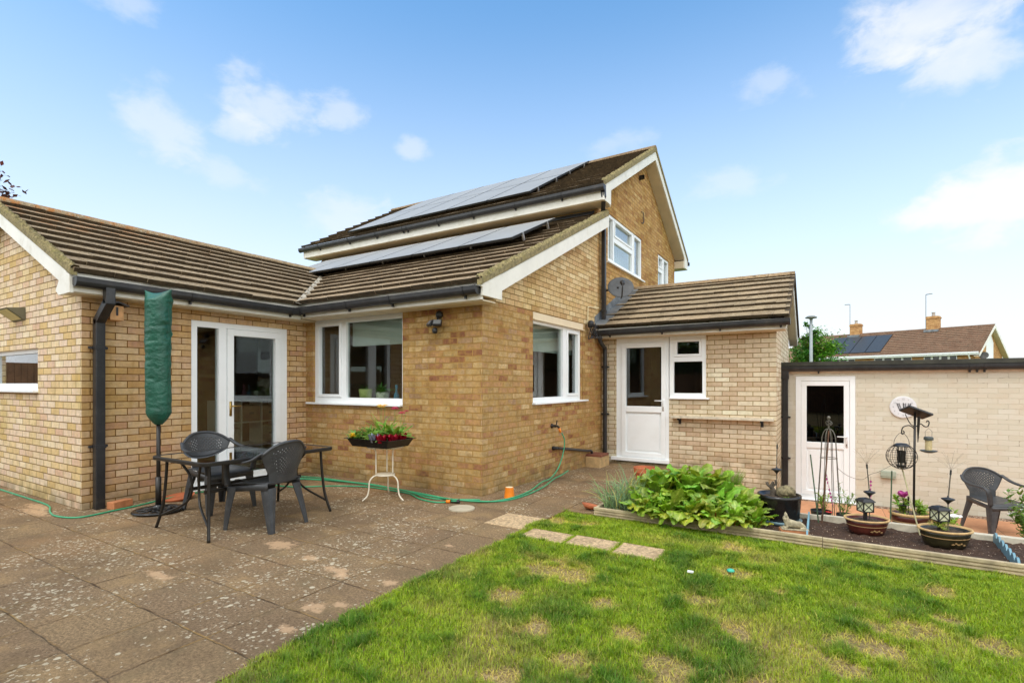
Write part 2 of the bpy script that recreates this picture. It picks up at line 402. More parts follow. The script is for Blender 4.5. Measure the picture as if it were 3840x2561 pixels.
def leafmat(name, col, rough, trans):
    m, nt, b = mat(name)
    at = N(nt, 'Attribute', attribute_name='col').outputs['Color']
    c = mixc(nt, 1., (*col, 1), at, 'MULTIPLY')
    tc = N(nt, 'TexCoord'); nz = N(nt, 'TexNoise', {'Vector': tc.outputs['Object'], 'Scale': 22., 'Detail': 4.})
    c = N(nt, 'HueSaturation', {'Color': c, 'Value': maprange(nt, nz.outputs[0], .3, .7, .8, 1.2)}).outputs[0]
    setb(nt, b, Base_Color=c, Roughness=rough)
    tr = N(nt, 'BsdfTranslucent', {'Color': mixc(nt, 1., c, (1.25, 1.25, .7), 'MULTIPLY')})
    mx = N(nt, 'MixShader', {0: trans, 1: b.outputs[0], 2: tr.outputs[0]})
    nt.links.new(mx.outputs[0], nt.nodes['Material Output'].inputs[0])
    return m


CHARD = leafmat('chard leaf', (.255, .395, .045), .33, .28)
ONION = leafmat('onion leaf', (.27, .41, .21), .5, .2)
GENLEAF = leafmat('garden leaf', (.22, .33, .07), .5, .3)
TREELEAF = leafmat('tree leaf', (.12, .22, .035), .5, .3)
COPPER = leafmat('copper tree leaf', (.085, .035, .03), .5, .25)
PETAL = leafmat('flower petal', (1, 1, 1), .5, .2)
BARK = simple('bark', (.09, .07, .05), .9, var=.3, vscale=15., bumpd=.01)


def glassmat(name, tint=(.8, .84, .82), refl=1.7, rough=.0):
    m, nt, b = mat(name); nt.nodes.remove(b)
    ge = N(nt, 'NewGeometry'); dt = mth(nt, 'ABSOLUTE', N(nt, 'VectorMath', {0: ge.outputs['Normal'], 1: ge.outputs['Incoming']}, operation='DOT_PRODUCT').outputs['Value'])
    f = mth(nt, 'ADD', .04, mth(nt, 'MULTIPLY', .96, mth(nt, 'POWER', mth(nt, 'SUBTRACT', 1., dt, clamp=True), 5.)))
    f = mth(nt, 'MULTIPLY', f, refl, clamp=True)
    t = N(nt, 'BsdfTransparent', {'Color': (*tint, 1)}); g = N(nt, 'BsdfGlossy', {'Color': (.95, .97, 1, 1), 'Roughness': rough})
    mx = N(nt, 'MixShader', {0: f, 1: t.outputs[0], 2: g.outputs[0]})
    nt.links.new(mx.outputs[0], nt.nodes['Material Output'].inputs[0]); return m


GLASS = glassmat('window glass')
GLASSDK = glassmat('dark door glass', (.05, .05, .05), 1.2)
TABLEG = glassmat('smoked table glass', (.36, .37, .36), 1.9, .02)


def roofmat(name, base, orange=False, light=1.0):
    m, nt, b = mat(name); tc = N(nt, 'TexCoord'); p = tc.outputs['Object']
    at = N(nt, 'Attribute', attribute_name='col').outputs['Color']
    n1 = N(nt, 'TexNoise', {'Vector': p, 'Scale': 34., 'Detail': 8., 'Roughness': .85})
    n2 = N(nt, 'TexNoise', {'Vector': p, 'Scale': 2.2, 'Detail': 5.})
    c = mixc(nt, 1., (*base, 1), at, 'MULTIPLY')
    c = mixc(nt, maprange(nt, n1.outputs[0], .42, .62, 0, .6), c, s2l(204, 188, 156, light))
    c = mixc(nt, maprange(nt, n2.outputs[0], .45, .7, 0, .4), c, tuple(x * .65 for x in base))
    vo = N(nt, 'TexVoronoi', {'Vector': p, 'Scale': 26.})
    lich = mth(nt, 'MULTIPLY', mth(nt, 'LESS_THAN', vo.outputs['Distance'], .26), mth(nt, 'GREATER_THAN', N(nt, 'SeparateColor', {0: vo.outputs['Color']}).outputs[0], .80))
    c = mixc(nt, mth(nt, 'MULTIPLY', lich, .7), c, s2l(198, 192, 176))
    n3 = N(nt, 'TexNoise', {'Vector': p, 'Scale': 7., 'Detail': 6., 'Roughness': .7})
    c = mixc(nt, maprange(nt, n3.outputs[0], .54, .68, 0, .65), c, (.065, .052, .03))
    n5 = N(nt, 'TexNoise', {'Vector': N(nt, 'VectorMath', {0: p, 1: (9, 4, 2)}, operation='ADD').outputs[0], 'Scale': 21., 'Detail': 6., 'Roughness': .8})
    c = mixc(nt, maprange(nt, n5.outputs[0], .52, .64, 0, .55), c, (.07, .055, .04))
    if orange:
        sp = N(nt, 'SeparateXYZ', {0: p})
        msk = mth(nt, 'MULTIPLY', maprange(nt, sp.outputs[2], 3.05, 3.4), maprange(nt, sp.outputs[1], 5.2, 2.4))
        msk = mth(nt, 'MULTIPLY', msk, maprange(nt, n3.outputs[0], .47, .58))
        c = mixc(nt, mth(nt, 'MULTIPLY', msk, .7), c, s2l(190, 118, 48))
    c = mixc(nt, 1., c, (.90, .89, .88), 'MULTIPLY')
    setb(nt, b, Base_Color=c, Roughness=.92); b.inputs['Specular IOR Level'].default_value = .2
    bump(nt, b, n1.outputs[0], .014)
    return m


ROOF_L = roofmat('weathered brown tiles', s2l(158, 136, 108), True)
ROOF_K = roofmat('brown concrete tiles', s2l(166, 140, 110))
ROOF_M = roofmat('dark brown concrete tiles', s2l(138, 112, 84), light=.9)
ROOF_P = roofmat('grey brown concrete tiles', s2l(168, 146, 116))
ROOF_F = roofmat('red brown far tiles', s2l(128, 88, 66), light=.7)
BUTT = simple('mossy shaded tile butts', (.065, .044, .022), .95, var=.4, vscale=14.)  # moss tone, deepened to carry the shadow under each tile course
VERGE_M = simple('moss and mortar crust', s2l(138, 124, 84), .95, var=.55, vscale=26., bumpd=.02, bscale=60., dirt=(s2l(106, 104, 44), .85, 9.))
VERGE = simple('mossy verge mortar', s2l(140, 128, 92), .95, var=.35, vscale=16., bumpd=.01, dirt=(s2l(120, 112, 50), .8, 8.))


def panelmat(name, v):
    m, nt, b = mat(name); tc = N(nt, 'TexCoord')
    nz = N(nt, 'TexNoise', {'Vector': tc.outputs['Object'], 'Scale': 1.5, 'Detail': 2.})
    setb(nt, b, Base_Color=mixc(nt, nz.outputs[0], v, tuple(x * 1.4 for x in v)), Roughness=.45); b.inputs['Specular IOR Level'].default_value = .5
    return m


PV = panelmat('solar cell glass', (.27, .265, .25))  # grey base carries the pale sky reflection; the cells themselves are dark
PVF = simple('solar frame', (.03, .03, .03), .4, metal=.5)
ALU = simple('aluminium clamp', (.6, .6, .6), .35, metal=.9)


def pavmat():
    m, nt, b = mat('lichened concrete paving'); tc = N(nt, 'TexCoord'); p = tc.outputs['Object']
    off = lambda a, b2: N(nt, 'VectorMath', {0: p, 1: (a, b2, 0)}, operation='ADD').outputs[0]
    noise = lambda sc_, a=0., det=6., ro=.65: N(nt, 'TexNoise', {'Vector': off(a, a * .7), 'Scale': sc_, 'Detail': det, 'Roughness': ro}).outputs[0]
    sp = N(nt, 'SeparateXYZ', {0: p})
    w1 = mth(nt, 'MULTIPLY', mth(nt, 'SUBTRACT', noise(5.), .5), .035); w2 = mth(nt, 'MULTIPLY', mth(nt, 'SUBTRACT', noise(30., 9.), .5), .014)
    wv = mth(nt, 'ADD', w1, w2)
    uv = N(nt, 'CombineXYZ', {0: mth(nt, 'ADD', mth(nt, 'ADD', sp.outputs[0], 2.29 + .453 * 60), wv), 1: mth(nt, 'ADD', mth(nt, 'ADD', sp.outputs[1], -1.01 + .438 * 40), wv), 2: 0.}).outputs[0]
    bt = N(nt, 'TexBrick', {'Vector': uv, 'Color1': (0, 0, 0, 1), 'Color2': (1, 1, 1, 1), 'Scale': 1., 'Mortar Size': .010, 'Mortar Smooth': .9, 'Brick Width': .453, 'Row Height': .438}, offset=0., squash=1.)
    fac = bt.outputs['Fac']; val = N(nt, 'SeparateColor', {0: bt.outputs['Color']}).outputs[0]
    col = ramp(nt, val, [(0, s2l(127, 109, 88)), (.5, s2l(134, 115, 91)), (.95, s2l(139, 120, 94)), (1, s2l(150, 131, 104))])
    # exposed aggregate: pale, pink and dark grains
    ng = noise(62., 2., 6., .85); ng2 = noise(36., 5., 6., .8); ng3 = noise(150., 11., 3., .7)
    col = N(nt, 'HueSaturation', {'Color': col, 'Value': maprange(nt, ng, .38, .62, .52, 1.42)}).outputs[0]
    col = mixc(nt, maprange(nt, ng2, .53, .63, 0, .65), col, s2l(88, 73, 60)); col = mixc(nt, maprange(nt, ng3, .58, .68, 0, .55), col, s2l(186, 160, 134))
    # broad dirt, moss and dry clouds that run across the joints
    nl = noise(1.1, 0.); nl2 = noise(1.7, 5.); nl4 = noise(4.2, 13.); nl5 = noise(.7, 21.)
    col = mixc(nt, maprange(nt, nl, .46, .68, 0, .62), col, s2l(100, 84, 66))
    col = mixc(nt, maprange(nt, nl2, .5, .7, 0, .5), col, s2l(170, 145, 106))
    col = mixc(nt, maprange(nt, nl4, .5, .7, 0, .4), col, s2l(112, 102, 80))
    col = mixc(nt, maprange(nt, nl5, .52, .66, 0, .4), col, s2l(150, 120, 88))
    # lichen: soft edged blotches in loose colonies, three sizes
    colony = maprange(nt, noise(1.6, 31.), .42, .60)
    for sc_, thr, rare, seed, amt in ((16., .25, .86, 0., .68), (27., .31, .75, 3., .70), (50., .37, .72, 7., .55)):
        jit = N(nt, 'VectorMath', {0: N(nt, 'TexNoise', {'Vector': p, 'Scale': 34., 'Detail': 4.}).outputs['Color'], 1: (.03, .03, 0)}, operation='MULTIPLY').outputs[0]
        vo = N(nt, 'TexVoronoi', {'Vector': N(nt, 'VectorMath', {0: off(seed, seed * .7), 1: jit}, operation='ADD').outputs[0], 'Scale': sc_}, voronoi_dimensions='2D')
        rc = N(nt, 'SeparateColor', {0: vo.outputs['Color']})
        big = mth(nt, 'MULTIPLY', thr, mth(nt, 'ADD', .35, rc.outputs[1]))
        edge = maprange(nt, mth(nt, 'SUBTRACT', big, vo.outputs['Distance']), -.02, .10)
        pick = maprange(nt, mth(nt, 'SUBTRACT', mth(nt, 'ADD', rc.outputs[0], mth(nt, 'MULTIPLY', colony, .34)), rare + .25), 0., .06)
        fade = mth(nt, 'MULTIPLY', mth(nt, 'ADD', .45, mth(nt, 'MULTIPLY', rc.outputs[2], .55)), amt * 1.25)
        col = mixc(nt, mth(nt, 'MULTIPLY', mth(nt, 'MULTIPLY', edge, pick), fade, clamp=True), col, s2l(208, 203, 184))
    # bare sandy patches worn through the surface (each where it lies on the real terrace)
    np_ = noise(17., 3., 6., .7)
    for x, y, rx, ry in ((-3.79, 2.60, .17, .10), (-3.32, 2.52, .08, .05), (-2.93, 2.45, .13, .06), (-2.83, 2.40, .07, .05), (-2.45, 2.48, .07, .05), (-2.56, 1.98, .09, .06), (-2.455, 2.08, .06, .04), (-2.466, 1.725, .07, .04), (-2.6, 3.3, .05, .03), (-7.2, 2.05, .3, .08), (-6.9, 1.95, .3, .08), (-3.9, 1.75, .16, .05)):
        dv = N(nt, 'VectorMath', {0: N(nt, 'VectorMath', {0: p, 1: (x, y, 0)}, operation='SUBTRACT').outputs[0], 1: (1 / rx, 1 / ry, 0)}, operation='MULTIPLY').outputs[0]
        ln = N(nt, 'VectorMath', {0: dv}, operation='LENGTH').outputs['Value']
        f = maprange(nt, mth(nt, 'SUBTRACT', mth(nt, 'ADD', mth(nt, 'ADD', ln, mth(nt, 'MULTIPLY', np_, 3.4)), mth(nt, 'MULTIPLY', ng2, 1.2)), 2.3), 1.2, .35, 0, .62)
        col = mixc(nt, f, col, s2l(206, 176, 144))
    nj = noise(2.6, 17.)
    jf = mth(nt, 'MULTIPLY', maprange(nt, fac, .1, .8), maprange(nt, nj, .34, .62, .05, .85))
    jc = mixc(nt, maprange(nt, noise(3.4, 23.), .44, .58), s2l(150, 124, 80), s2l(76, 58, 40))
    col = mixc(nt, jf, col, jc)
    col = mixc(nt, 1., col, (.98, .90, .80), 'MULTIPLY')
    setb(nt, b, Base_Color=col, Roughness=.95); b.inputs['Specular IOR Level'].default_value = .2
    h = mth(nt, 'ADD', mth(nt, 'SUBTRACT', 1., mth(nt, 'MULTIPLY', fac, .8)), mth(nt, 'ADD', mth(nt, 'MULTIPLY', ng, .55), mth(nt, 'MULTIPLY', nl4, .5)))
    bump(nt, b, h, .009)
    return m


PAVE = pavmat()
SLABM = simple('pinkish beige slab', s2l(188, 160, 122), .95, var=.42, vscale=38., bumpd=.006, bscale=70., dirt=(s2l(128, 104, 74), .7, 7.))


def lawnmat():
    m, nt, b = mat('lawn soil and thatch'); tc = N(nt, 'TexCoord'); p = tc.outputs['Object']
    n1 = N(nt, 'TexNoise', {'Vector': p, 'Scale': 60., 'Detail': 6., 'Roughness': .7})
    n2 = N(nt, 'TexNoise', {'Vector': p, 'Scale': 3., 'Detail': 5.})
    c = ramp(nt, n1.outputs[0], [(.3, s2l(104, 84, 54)), (.5, s2l(162, 136, 90)), (.7, s2l(214, 188, 136))])
    c = mixc(nt, maprange(nt, n2.outputs[0], .35, .65, .0, .45), c, s2l(92, 98, 40))
    setb(nt, b, Base_Color=c, Roughness=.95); bump(nt, b, n1.outputs[0], .02); return m


LAWN = lawnmat()
GRASSM = leafmat('grass blade', (1, 1, 1), .55, .35)


def soilmat():
    m, nt, b = mat('dark bed soil'); tc = N(nt, 'TexCoord'); p = tc.outputs['Object']
    n1 = N(nt, 'TexNoise', {'Vector': p, 'Scale': 70., 'Detail': 8., 'Roughness': .75})
    c = ramp(nt, n1.outputs[0], [(.3, s2l(52, 36, 26)), (.5, s2l(84, 60, 44)), (.72, s2l(120, 90, 68))])
    vo = N(nt, 'TexVoronoi', {'Vector': p, 'Scale': 62.})
    ch = mth(nt, 'MULTIPLY', mth(nt, 'LESS_THAN', vo.outputs['Distance'], .3), mth(nt, 'GREATER_THAN', N(nt, 'SeparateColor', {0: vo.outputs['Color']}).outputs[0], .84))
    c = mixc(nt, mth(nt, 'MULTIPLY', ch, .8), c, s2l(214, 186, 158))
    setb(nt, b, Base_Color=c, Roughness=.95); bump(nt, b, n1.outputs[0], .03); return m


SOIL = soilmat()


def yardmat():
    m, nt, b = mat('terracotta paving'); tc = N(nt, 'TexCoord'); p = tc.outputs['Object']
    bt = N(nt, 'TexBrick', {'Vector': N(nt, 'VectorMath', {0: p, 1: (40, 40.2, 0)}, operation='ADD').outputs[0], 'Color1': (0, 0, 0, 1), 'Color2': (1, 1, 1, 1), 'Scale': 1., 'Mortar Size': .004, 'Mortar Smooth': .4, 'Brick Width': .6, 'Row Height': .6}, offset=0.)
    val = N(nt, 'SeparateColor', {0: bt.outputs['Color']}).outputs[0]
    c = ramp(nt, val, [(0, s2l(196, 136, 98)), (1, s2l(214, 158, 118))])
    n1 = N(nt, 'TexNoise', {'Vector': p, 'Scale': 9., 'Detail': 7., 'Roughness': .7})
    c = mixc(nt, maprange(nt, n1.outputs[0], .4, .7, 0, .6), c, s2l(172, 124, 88))
    c = mixc(nt, bt.outputs['Fac'], c, s2l(128, 96, 70))
    setb(nt, b, Base_Color=c, Roughness=.9); bump(nt, b, n1.outputs[0], .004); return m


YARD = yardmat()


def gravelmat():
    m, nt, b = mat('mixed gravel'); tc = N(nt, 'TexCoord'); p = tc.outputs['Object']
    vo = N(nt, 'TexVoronoi', {'Vector': p, 'Scale': 48.})
    c = ramp(nt, N(nt, 'SeparateColor', {0: vo.outputs['Color']}).outputs[0], [(0, s2l(130, 96, 76)), (.4, s2l(186, 156, 128)), (.7, s2l(160, 122, 98)), (1, s2l(222, 206, 184))])
    c = mixc(nt, maprange(nt, vo.outputs['Distance'], .42, .7), c, s2l(70, 52, 40))
    setb(nt, b, Base_Color=c, Roughness=.9); bump(nt, b, vo.outputs['Distance'], -.015); return m


GRAVEL = gravelmat()
FARGRASS = simple('far ground grass', s2l(96, 112, 52), .95, var=.3, vscale=.4)

# ------------------------------------------------------------------ key planes (metres; X along the back walls, Y away from the lawn)
XL, YL = -6.60, 2.228          # garden room: side wall with french door / gable wall
XK, YK = -3.40, 4.94           # kitchen: gable wall / window wall
YM, YMB = 8.54, 14.11          # main house front and back wall
YP, XP = 8.76, -.584           # porch
YG, ZY = 9.95, -.60            # garage wall, lower yard level


def plX(x, sgn=1): return lambda u, z, d: Vector((x + sgn * d, u, z))       # walls along Y; d outward
def plY(y): return lambda u, z, d: Vector((u, y - d, z))                     # walls along X facing -Y


def wall(mb, pl, u0, u1, z0, z1, holes=(), th=.11, extra=()):
    us = sorted({u0, u1, *[h[0] for h in holes], *[h[1] for h in holes]}); zs = sorted({z0, z1, *[h[2] for h in holes], *[h[3] for h in holes]})
    inh = lambda u, z: any(h[0] < u < h[1] and h[2] < z < h[3] for h in holes)
    for a, b_ in zip(us, us[1:]):
        for c, d in zip(zs, zs[1:]):
            if inh((a + b_) / 2, (c + d) / 2): continue
            for dd in (0, -th): mb.add([pl(a, c, dd), pl(b_, c, dd), pl(b_, d, dd), pl(a, d, dd)], [(0, 1, 2, 3)])
    for a, b_, c, d in holes:
        for (p, q) in (((a, c), (b_, c)), ((b_, c), (b_, d)), ((b_, d), (a, d)), ((a, d), (a, c))):
            mb.add([pl(*p, 0), pl(*q, 0), pl(*q, -th), pl(*p, -th)], [(0, 1, 2, 3)])
    for poly in extra:
        for dd in (0, -th): mb.add([pl(u, z, dd) for u, z in poly], [tuple(range(len(poly)))])


def frame_mesh(pl, u0, u1, z0, z1, lights, d0, d1):
    mb = MB(); us = sorted({u0, u1, *[h[0] for h in lights], *[h[1] for h in lights]}); zs = sorted({z0, z1, *[h[2] for h in lights], *[h[3] for h in lights]})
    for a, b_ in zip(us, us[1:]):
        for c, d in zip(zs, zs[1:]):
            if any(h[0] < (a + b_) / 2 < h[1] and h[2] < (c + d) / 2 < h[3] for h in lights): continue
            for dd in (d0, d1): mb.add([pl(a, c, dd), pl(b_, c, dd), pl(b_, d, dd), pl(a, d, dd)], [(0, 1, 2, 3)])
    for a, b_, c, d in list(lights) + [(u0, u1, z0, z1)]:
        for (p, q) in (((a, c), (b_, c)), ((b_, c), (b_, d)), ((b_, d), (a, d)), ((a, d), (a, c))):
            mb.add([pl(*p, d0), pl(*q, d0), pl(*q, d1), pl(*p, d1)], [(0, 1, 2, 3)])
    return mb


def ring(mb, pl, u0, u1, z0, z1, wd, d0, d1):
    mb.pbox(pl, u0, u1, z1 - wd, z1, d0, d1); mb.pbox(pl, u0, u1, z0, z0 + wd, d0, d1)
    mb.pbox(pl, u0, u0 + wd, z0 + wd, z1 - wd, d0, d1); mb.pbox(pl, u1 - wd, u1, z0 + wd, z1 - wd, d0, d1)


def window(parent, pl, u0, u1, z0, z1, lights, sill=None, dfront=-.035, depth=.06, glass=None, sash=.045):
    """lights: (u0,u1,z0,z1,opening) glass openings in the frame"""
    holes = [l[:4] for l in lights]
    big = [(a - sash, b_ + sash, c - sash, d + sash) if op else (a, b_, c, d) for a, b_, c, d, op in lights]
    fr = frame_mesh(pl, u0, u1, z0, z1, [(max(a, u0 + .012), min(b_, u1 - .012), max(c, z0 + .012), min(d, z1 - .012)) for a, b_, c, d in big], dfront - depth, dfront).obj('window', WHITE, parent, bevel=.004)
    WORLD_OFF[fr.name] = Vector()
    for a, b_, c, d, op in lights:
        if op:
            mb = MB(); ring(mb, pl, a - sash + .003, b_ + sash - .003, c - sash + .003, d + sash - .003, sash - .003, dfront - depth + .01, dfront + .016)
            mb.obj('casement', WHITE, fr, bevel=.006)
        mb = MB(); mb.pbox(pl, a - .004, b_ + .004, c - .004, d + .004, dfront - depth * .6 - .004, dfront - depth * .6); mb.obj('pane', glass or GLASS, fr)
    if sill:
        mb = MB(); mb.pbox(pl, sill[0], sill[1], sill[2], sill[2] + .028, -.09, .055); mb.obj('sill', WHITE, fr, bevel=.006)
    return fr


# ------------------------------------------------------------------ ground, terrace, lawn
def slabbox(name, m, *b_):
    mb = MB(); mb.box(*b_); return struct(mb.obj(name, m))


mb = MB(); mb.add([(-600, -600, -.9), (600, -600, -.9), (600, 600, -.9), (-600, 600, -.9)], [(0, 1, 2, 3)]); struct(mb.obj('ground', FARGRASS))
mb = MB(); mb.box(-16, -2.29, -9, 5.2, -.85, 0); struct(mb.obj('patio', PAVE))
mb = MB(); mb.add([(-3.5, 5.2, 0), (-1.98, 5.2, 0), (-1.98, 9.0, -.10), (-3.5, 9.0, -.10), (-3.5, 5.2, -.85), (-1.98, 5.2, -.85), (-1.98, 9.0, -.85), (-3.5, 9., -.85)], [(0, 1, 2, 3), (0, 4, 5, 1), (1, 5, 6, 2), (2, 6, 7, 3), (3, 7, 4, 0)])
mb.box(-2.29, -1.985, 4.86, 5.2, -.85, -.002); struct(mb.obj('path', PAVE))
def lawn_z(y):
    t = min(1, max(0, (y - 4.25) / .6)); return -.022 * t * t * (3 - 2 * t)


mb = MB(); ys = [-9, 0, 2, 4, 4.25] + [4.25 + .6 * k / 10 for k in range(1, 11)] + [4.86]
mb.add([(x, y, lawn_z(y) - .006) for y in ys for x in (-2.29, 9)], [(2 * k, 2 * k + 1, 2 * k + 3, 2 * k + 2) for k in range(len(ys) - 1)])
mb.box(-2.29, 9, -9, 4.86, -.85, -.07); struct(mb.obj('lawn', LAWN))
slabbox('yard', YARD, -1.98, 9, 6.28, YG - .28, -.88, ZY)
slabbox('gravel_strip', GRAVEL, -1.98, 9, YG - .28, YG + .05, -.88, ZY - .02)


def soil_bed(x0, x1, y0, y1, z, name):
    mb = MB(); rr = random.Random(3)
    nu, nv = int((x1 - x0) / .045), int((y1 - y0) / .045)
    hh = [[rr.gauss(0, .007) for _ in range(nu + 1)] for _ in range(nv + 1)]
    mb.grid(lambda u, v: Vector((lerp(x0, x1, u), lerp(y0, y1, v), z + hh[round(v * nv)][round(u * nu)])), nu, nv)
    mb.box(x0, x1, y0, y1, -.85, z - .06)
    return struct(mb.obj(name, SOIL))


soil_bed(-1.94, 2.9, 4.885, 5.76, .0, 'soil_bed')
slabbox('back_ledge', BLOCKB, -1.98, 9, 5.80, 6.28, -.88, -.08)

# grass blades: one uncountable mat of short blades with worn, yellow and bare places
BARE = [(-1.675, 3.25, .30), (-1.45, 3.2, .2), (-1.70, 2.676, .16), (-1.295, 2.432, .14), (-.858, 2.58, .12), (-.598, 3.285, .17), (-.503, 3.856, .14), (-.219, 3.657, .09), (-.605, 4.509, .16),
        (.623, 4.167, .13), (.429, 3.446, .17), (.25, 3.4, .12), (.176, 3.124, .18), (-.583, 2.374, .16), (-1.022, 2.222, .14), (.078, 2.797, .12), (-.399, 2.975, .14), (-1.136, 2.902, .12), (.616, 3.716, .1), (-2.177, 4.468, .17), (-1.9, 4.5, .14), (.75, 3.45, .12), (-.2, 2.4, .2), (-1.2, 1.95, .12)]
STONES = [(-2.235, -1.835, 3.80, 4.075), (-1.815, -1.42, 3.82, 4.09), (-1.40, -1.045, 3.80, 4.095)]


def vnoise(x, y, s, seed):
    g = np.random.RandomState(seed).rand(64, 64)
    xx, yy = (x * s) % 63, (y * s) % 63; i, j = xx.astype(int), yy.astype(int); fx, fy = xx - i, yy - j
    fx = fx * fx * (3 - 2 * fx); fy = fy * fy * (3 - 2 * fy); i2, j2 = (i + 1) % 64, (j + 1) % 64
    return (g[i, j] * (1 - fx) + g[i2, j] * fx) * (1 - fy) + (g[i, j2] * (1 - fx) + g[i2, j2] * fx) * fy


def build_grass():
    rs = np.random.RandomState(11); n = 720000
    x = rs.uniform(-2.33, 3.6, n); y = rs.uniform(.5, 4.87, n)
    fw = -.518 * x + .8554 * y; rt = .8554 * x + .518 * y
    keep = (fw > 1.5) & (rt < fw * 1.06 + .3) & (rt > -fw * 1.06 - .3)
    dens = np.clip(1.25 - (fw - 2) / 6.5, .42, 1.0); keep &= rs.rand(n) < dens
    edge = vnoise(y, y * 0 + 3, 3.1, 5) * .09 + vnoise(y, y * 0 + 7, 11., 6) * .06 - .045
    keep &= x > -2.29 + np.where(y < 4.4, -edge, edge * .3)
    for a, b_, c, d in STONES: keep &= ~((x > a + .012) & (x < b_ - .012) & (y > c + .012) & (y < d - .012))
    bare = np.zeros(n); wob = (vnoise(x, y, 9., 1) - .5) * .9 + (vnoise(x, y, 23., 2) - .5) * .6
    for bx, by, r in BARE:
        r *= .72; dd = np.hypot(x - bx, (y - by)) / r; bare = np.maximum(bare, np.clip(1.25 - dd - wob * 1.3, 0, 1))
    worn = np.clip((vnoise(x, y, 2.1, 8) * .6 + vnoise(x, y, 5.2, 9) * .4 - .50) * 3.0, 0, 1)
    keep &= rs.rand(n) > np.clip(bare * 1.25, 0, .78)
    keep &= rs.rand(n) > worn * .5
    x, y, bare, worn, fw = x[keep], y[keep], bare[keep], worn[keep], fw[keep]; n = len(x)
    lush = vnoise(x, y, 2.1, 21) * .5 + vnoise(x, y, 6.5, 22) * .5
    h = (.010 + .011 * rs.rand(n) + .011 * lush) * (1 - .62 * np.clip(bare * 1.6, 0, 1)) * (1 - .25 * worn); tuft = np.clip((vnoise(x, y, 10.5, 33) - .66) * 6, 0, 1); h *= np.where(rs.rand(n) < .03, 1.7, 1.) * (1 + .8 * tuft)
    ang = rs.uniform(0, 2 * np.pi, n); lean = rs.uniform(.3, 1.7, n) * h * (1 + 2.2 * np.clip(bare * 1.6, 0, 1))
    wd = rs.uniform(.0009, .0018, n) * (1 + .16 * np.clip(fw - 2, 0, 5))
    lx, ly = np.cos(ang) * lean, np.sin(ang) * lean; sx, sy = -np.sin(ang) * wd, np.cos(ang) * wd
    tt = np.clip((y - 4.25) / .6, 0, 1); z0 = -.022 * tt * tt * (3 - 2 * tt)
    V = np.empty((n, 5, 3), np.float32)
    V[:, 0] = np.stack([x - sx, y - sy, np.full(n, -.008)], 1); V[:, 1] = np.stack([x + sx, y + sy, np.full(n, -.008)], 1)
    V[:, 2] = np.stack([x + lx * .4 + sx * .8, y + ly * .4 + sy * .8, h * .62], 1); V[:, 3] = np.stack([x + lx * .4 - sx * .8, y + ly * .4 - sy * .8, h * .62], 1)
    V[:, 4] = np.stack([x + lx, y + ly, h], 1)
    V[:, :, 2] += z0[:, None]
    g1 = np.array(s2l(108, 142, 14)); g2 = np.array(s2l(166, 182, 44)); g3 = np.array(s2l(62, 110, 10)); st = np.array(s2l(214, 190, 126))
    t = rs.rand(n, 1); c = g1 * (1 - t) + g2 * t
    lu = np.clip((lush[:, None] - .42) * 2.6 + .7 * tuft[:, None], 0, 1); c = c * (1 - lu * .8) + g3 * lu * .8
    dry = np.clip(np.clip(worn * .55 + (rs.rand(n) < .05) * .8, 0, 1) * rs.uniform(.25, 1, n) + np.clip(bare * 1.8, 0, 1) * rs.uniform(.3, 1, n), 0, 1)[:, None]; c = c * (1 - dry) + st * dry
    c *= rs.uniform(.85, 1.4, (n, 1)) * np.array([1.0, 1.0, .62])
    col = np.ones((n, 5, 4), np.float32); col[:, :, :3] = c[:, None, :]
    me = bpy.data.meshes.new('grass'); me.vertices.add(n * 5); me.vertices.foreach_set('co', V.ravel())
    o = (np.arange(n) * 5)[:, None]
    loops = np.concatenate([o + np.array([[0, 1, 2, 3]]), o + np.array([[3, 2, 4]])], 1).astype(np.int32)
    me.loops.add(n * 7); me.loops.foreach_set('vertex_index', loops.ravel())
    ls = np.stack([np.arange(n) * 7, np.arange(n) * 7 + 4], 1).ravel().astype(np.int32)
    me.polygons.add(n * 2); me.polygons.foreach_set('loop_start', ls)
    me.update(calc_edges=True)
    ca = me.color_attributes.new('col', 'FLOAT_COLOR', 'POINT'); ca.data.foreach_set('color', col.ravel())
    me.materials.append(GRASSM); ob = bpy.data.objects.new('grass', me); C.objects.link(ob)
    tag(ob, 'short patchy lawn grass with straw coloured bare spots', 'grass'); struct(ob, 'stuff')


build_grass()
for i, ((a, b_, c, d), lb) in enumerate(zip(STONES, ('beige stepping slab in the grass touching the patio edge', 'middle beige stepping slab set in the lawn', 'beige stepping slab in the grass farthest from the patio'))):
    mb = MB(); mb.box(a, b_, c, d, -.06, .010); o = mb.obj('stepping_slab', SLABM, bevel=.006); tag(o, lb, 'paving slab', 'stepping slabs set in the lawn')
mb = MB(); mb.box(-2.735, -2.295, 4.005, 4.43, -.04, .006); o = mb.obj('paving_slab', SLABM, bevel=.005); tag(o, 'clean pinkish replacement slab in the patio edge beside the stepping slabs', 'paving slab')

# ------------------------------------------------------------------ THE HOUSE
house = empty('house', (-6.5, 8.5, 0), world=True)
tag(house, 'brown brick house with tiled roofs, white windows and rear extensions', 'house')

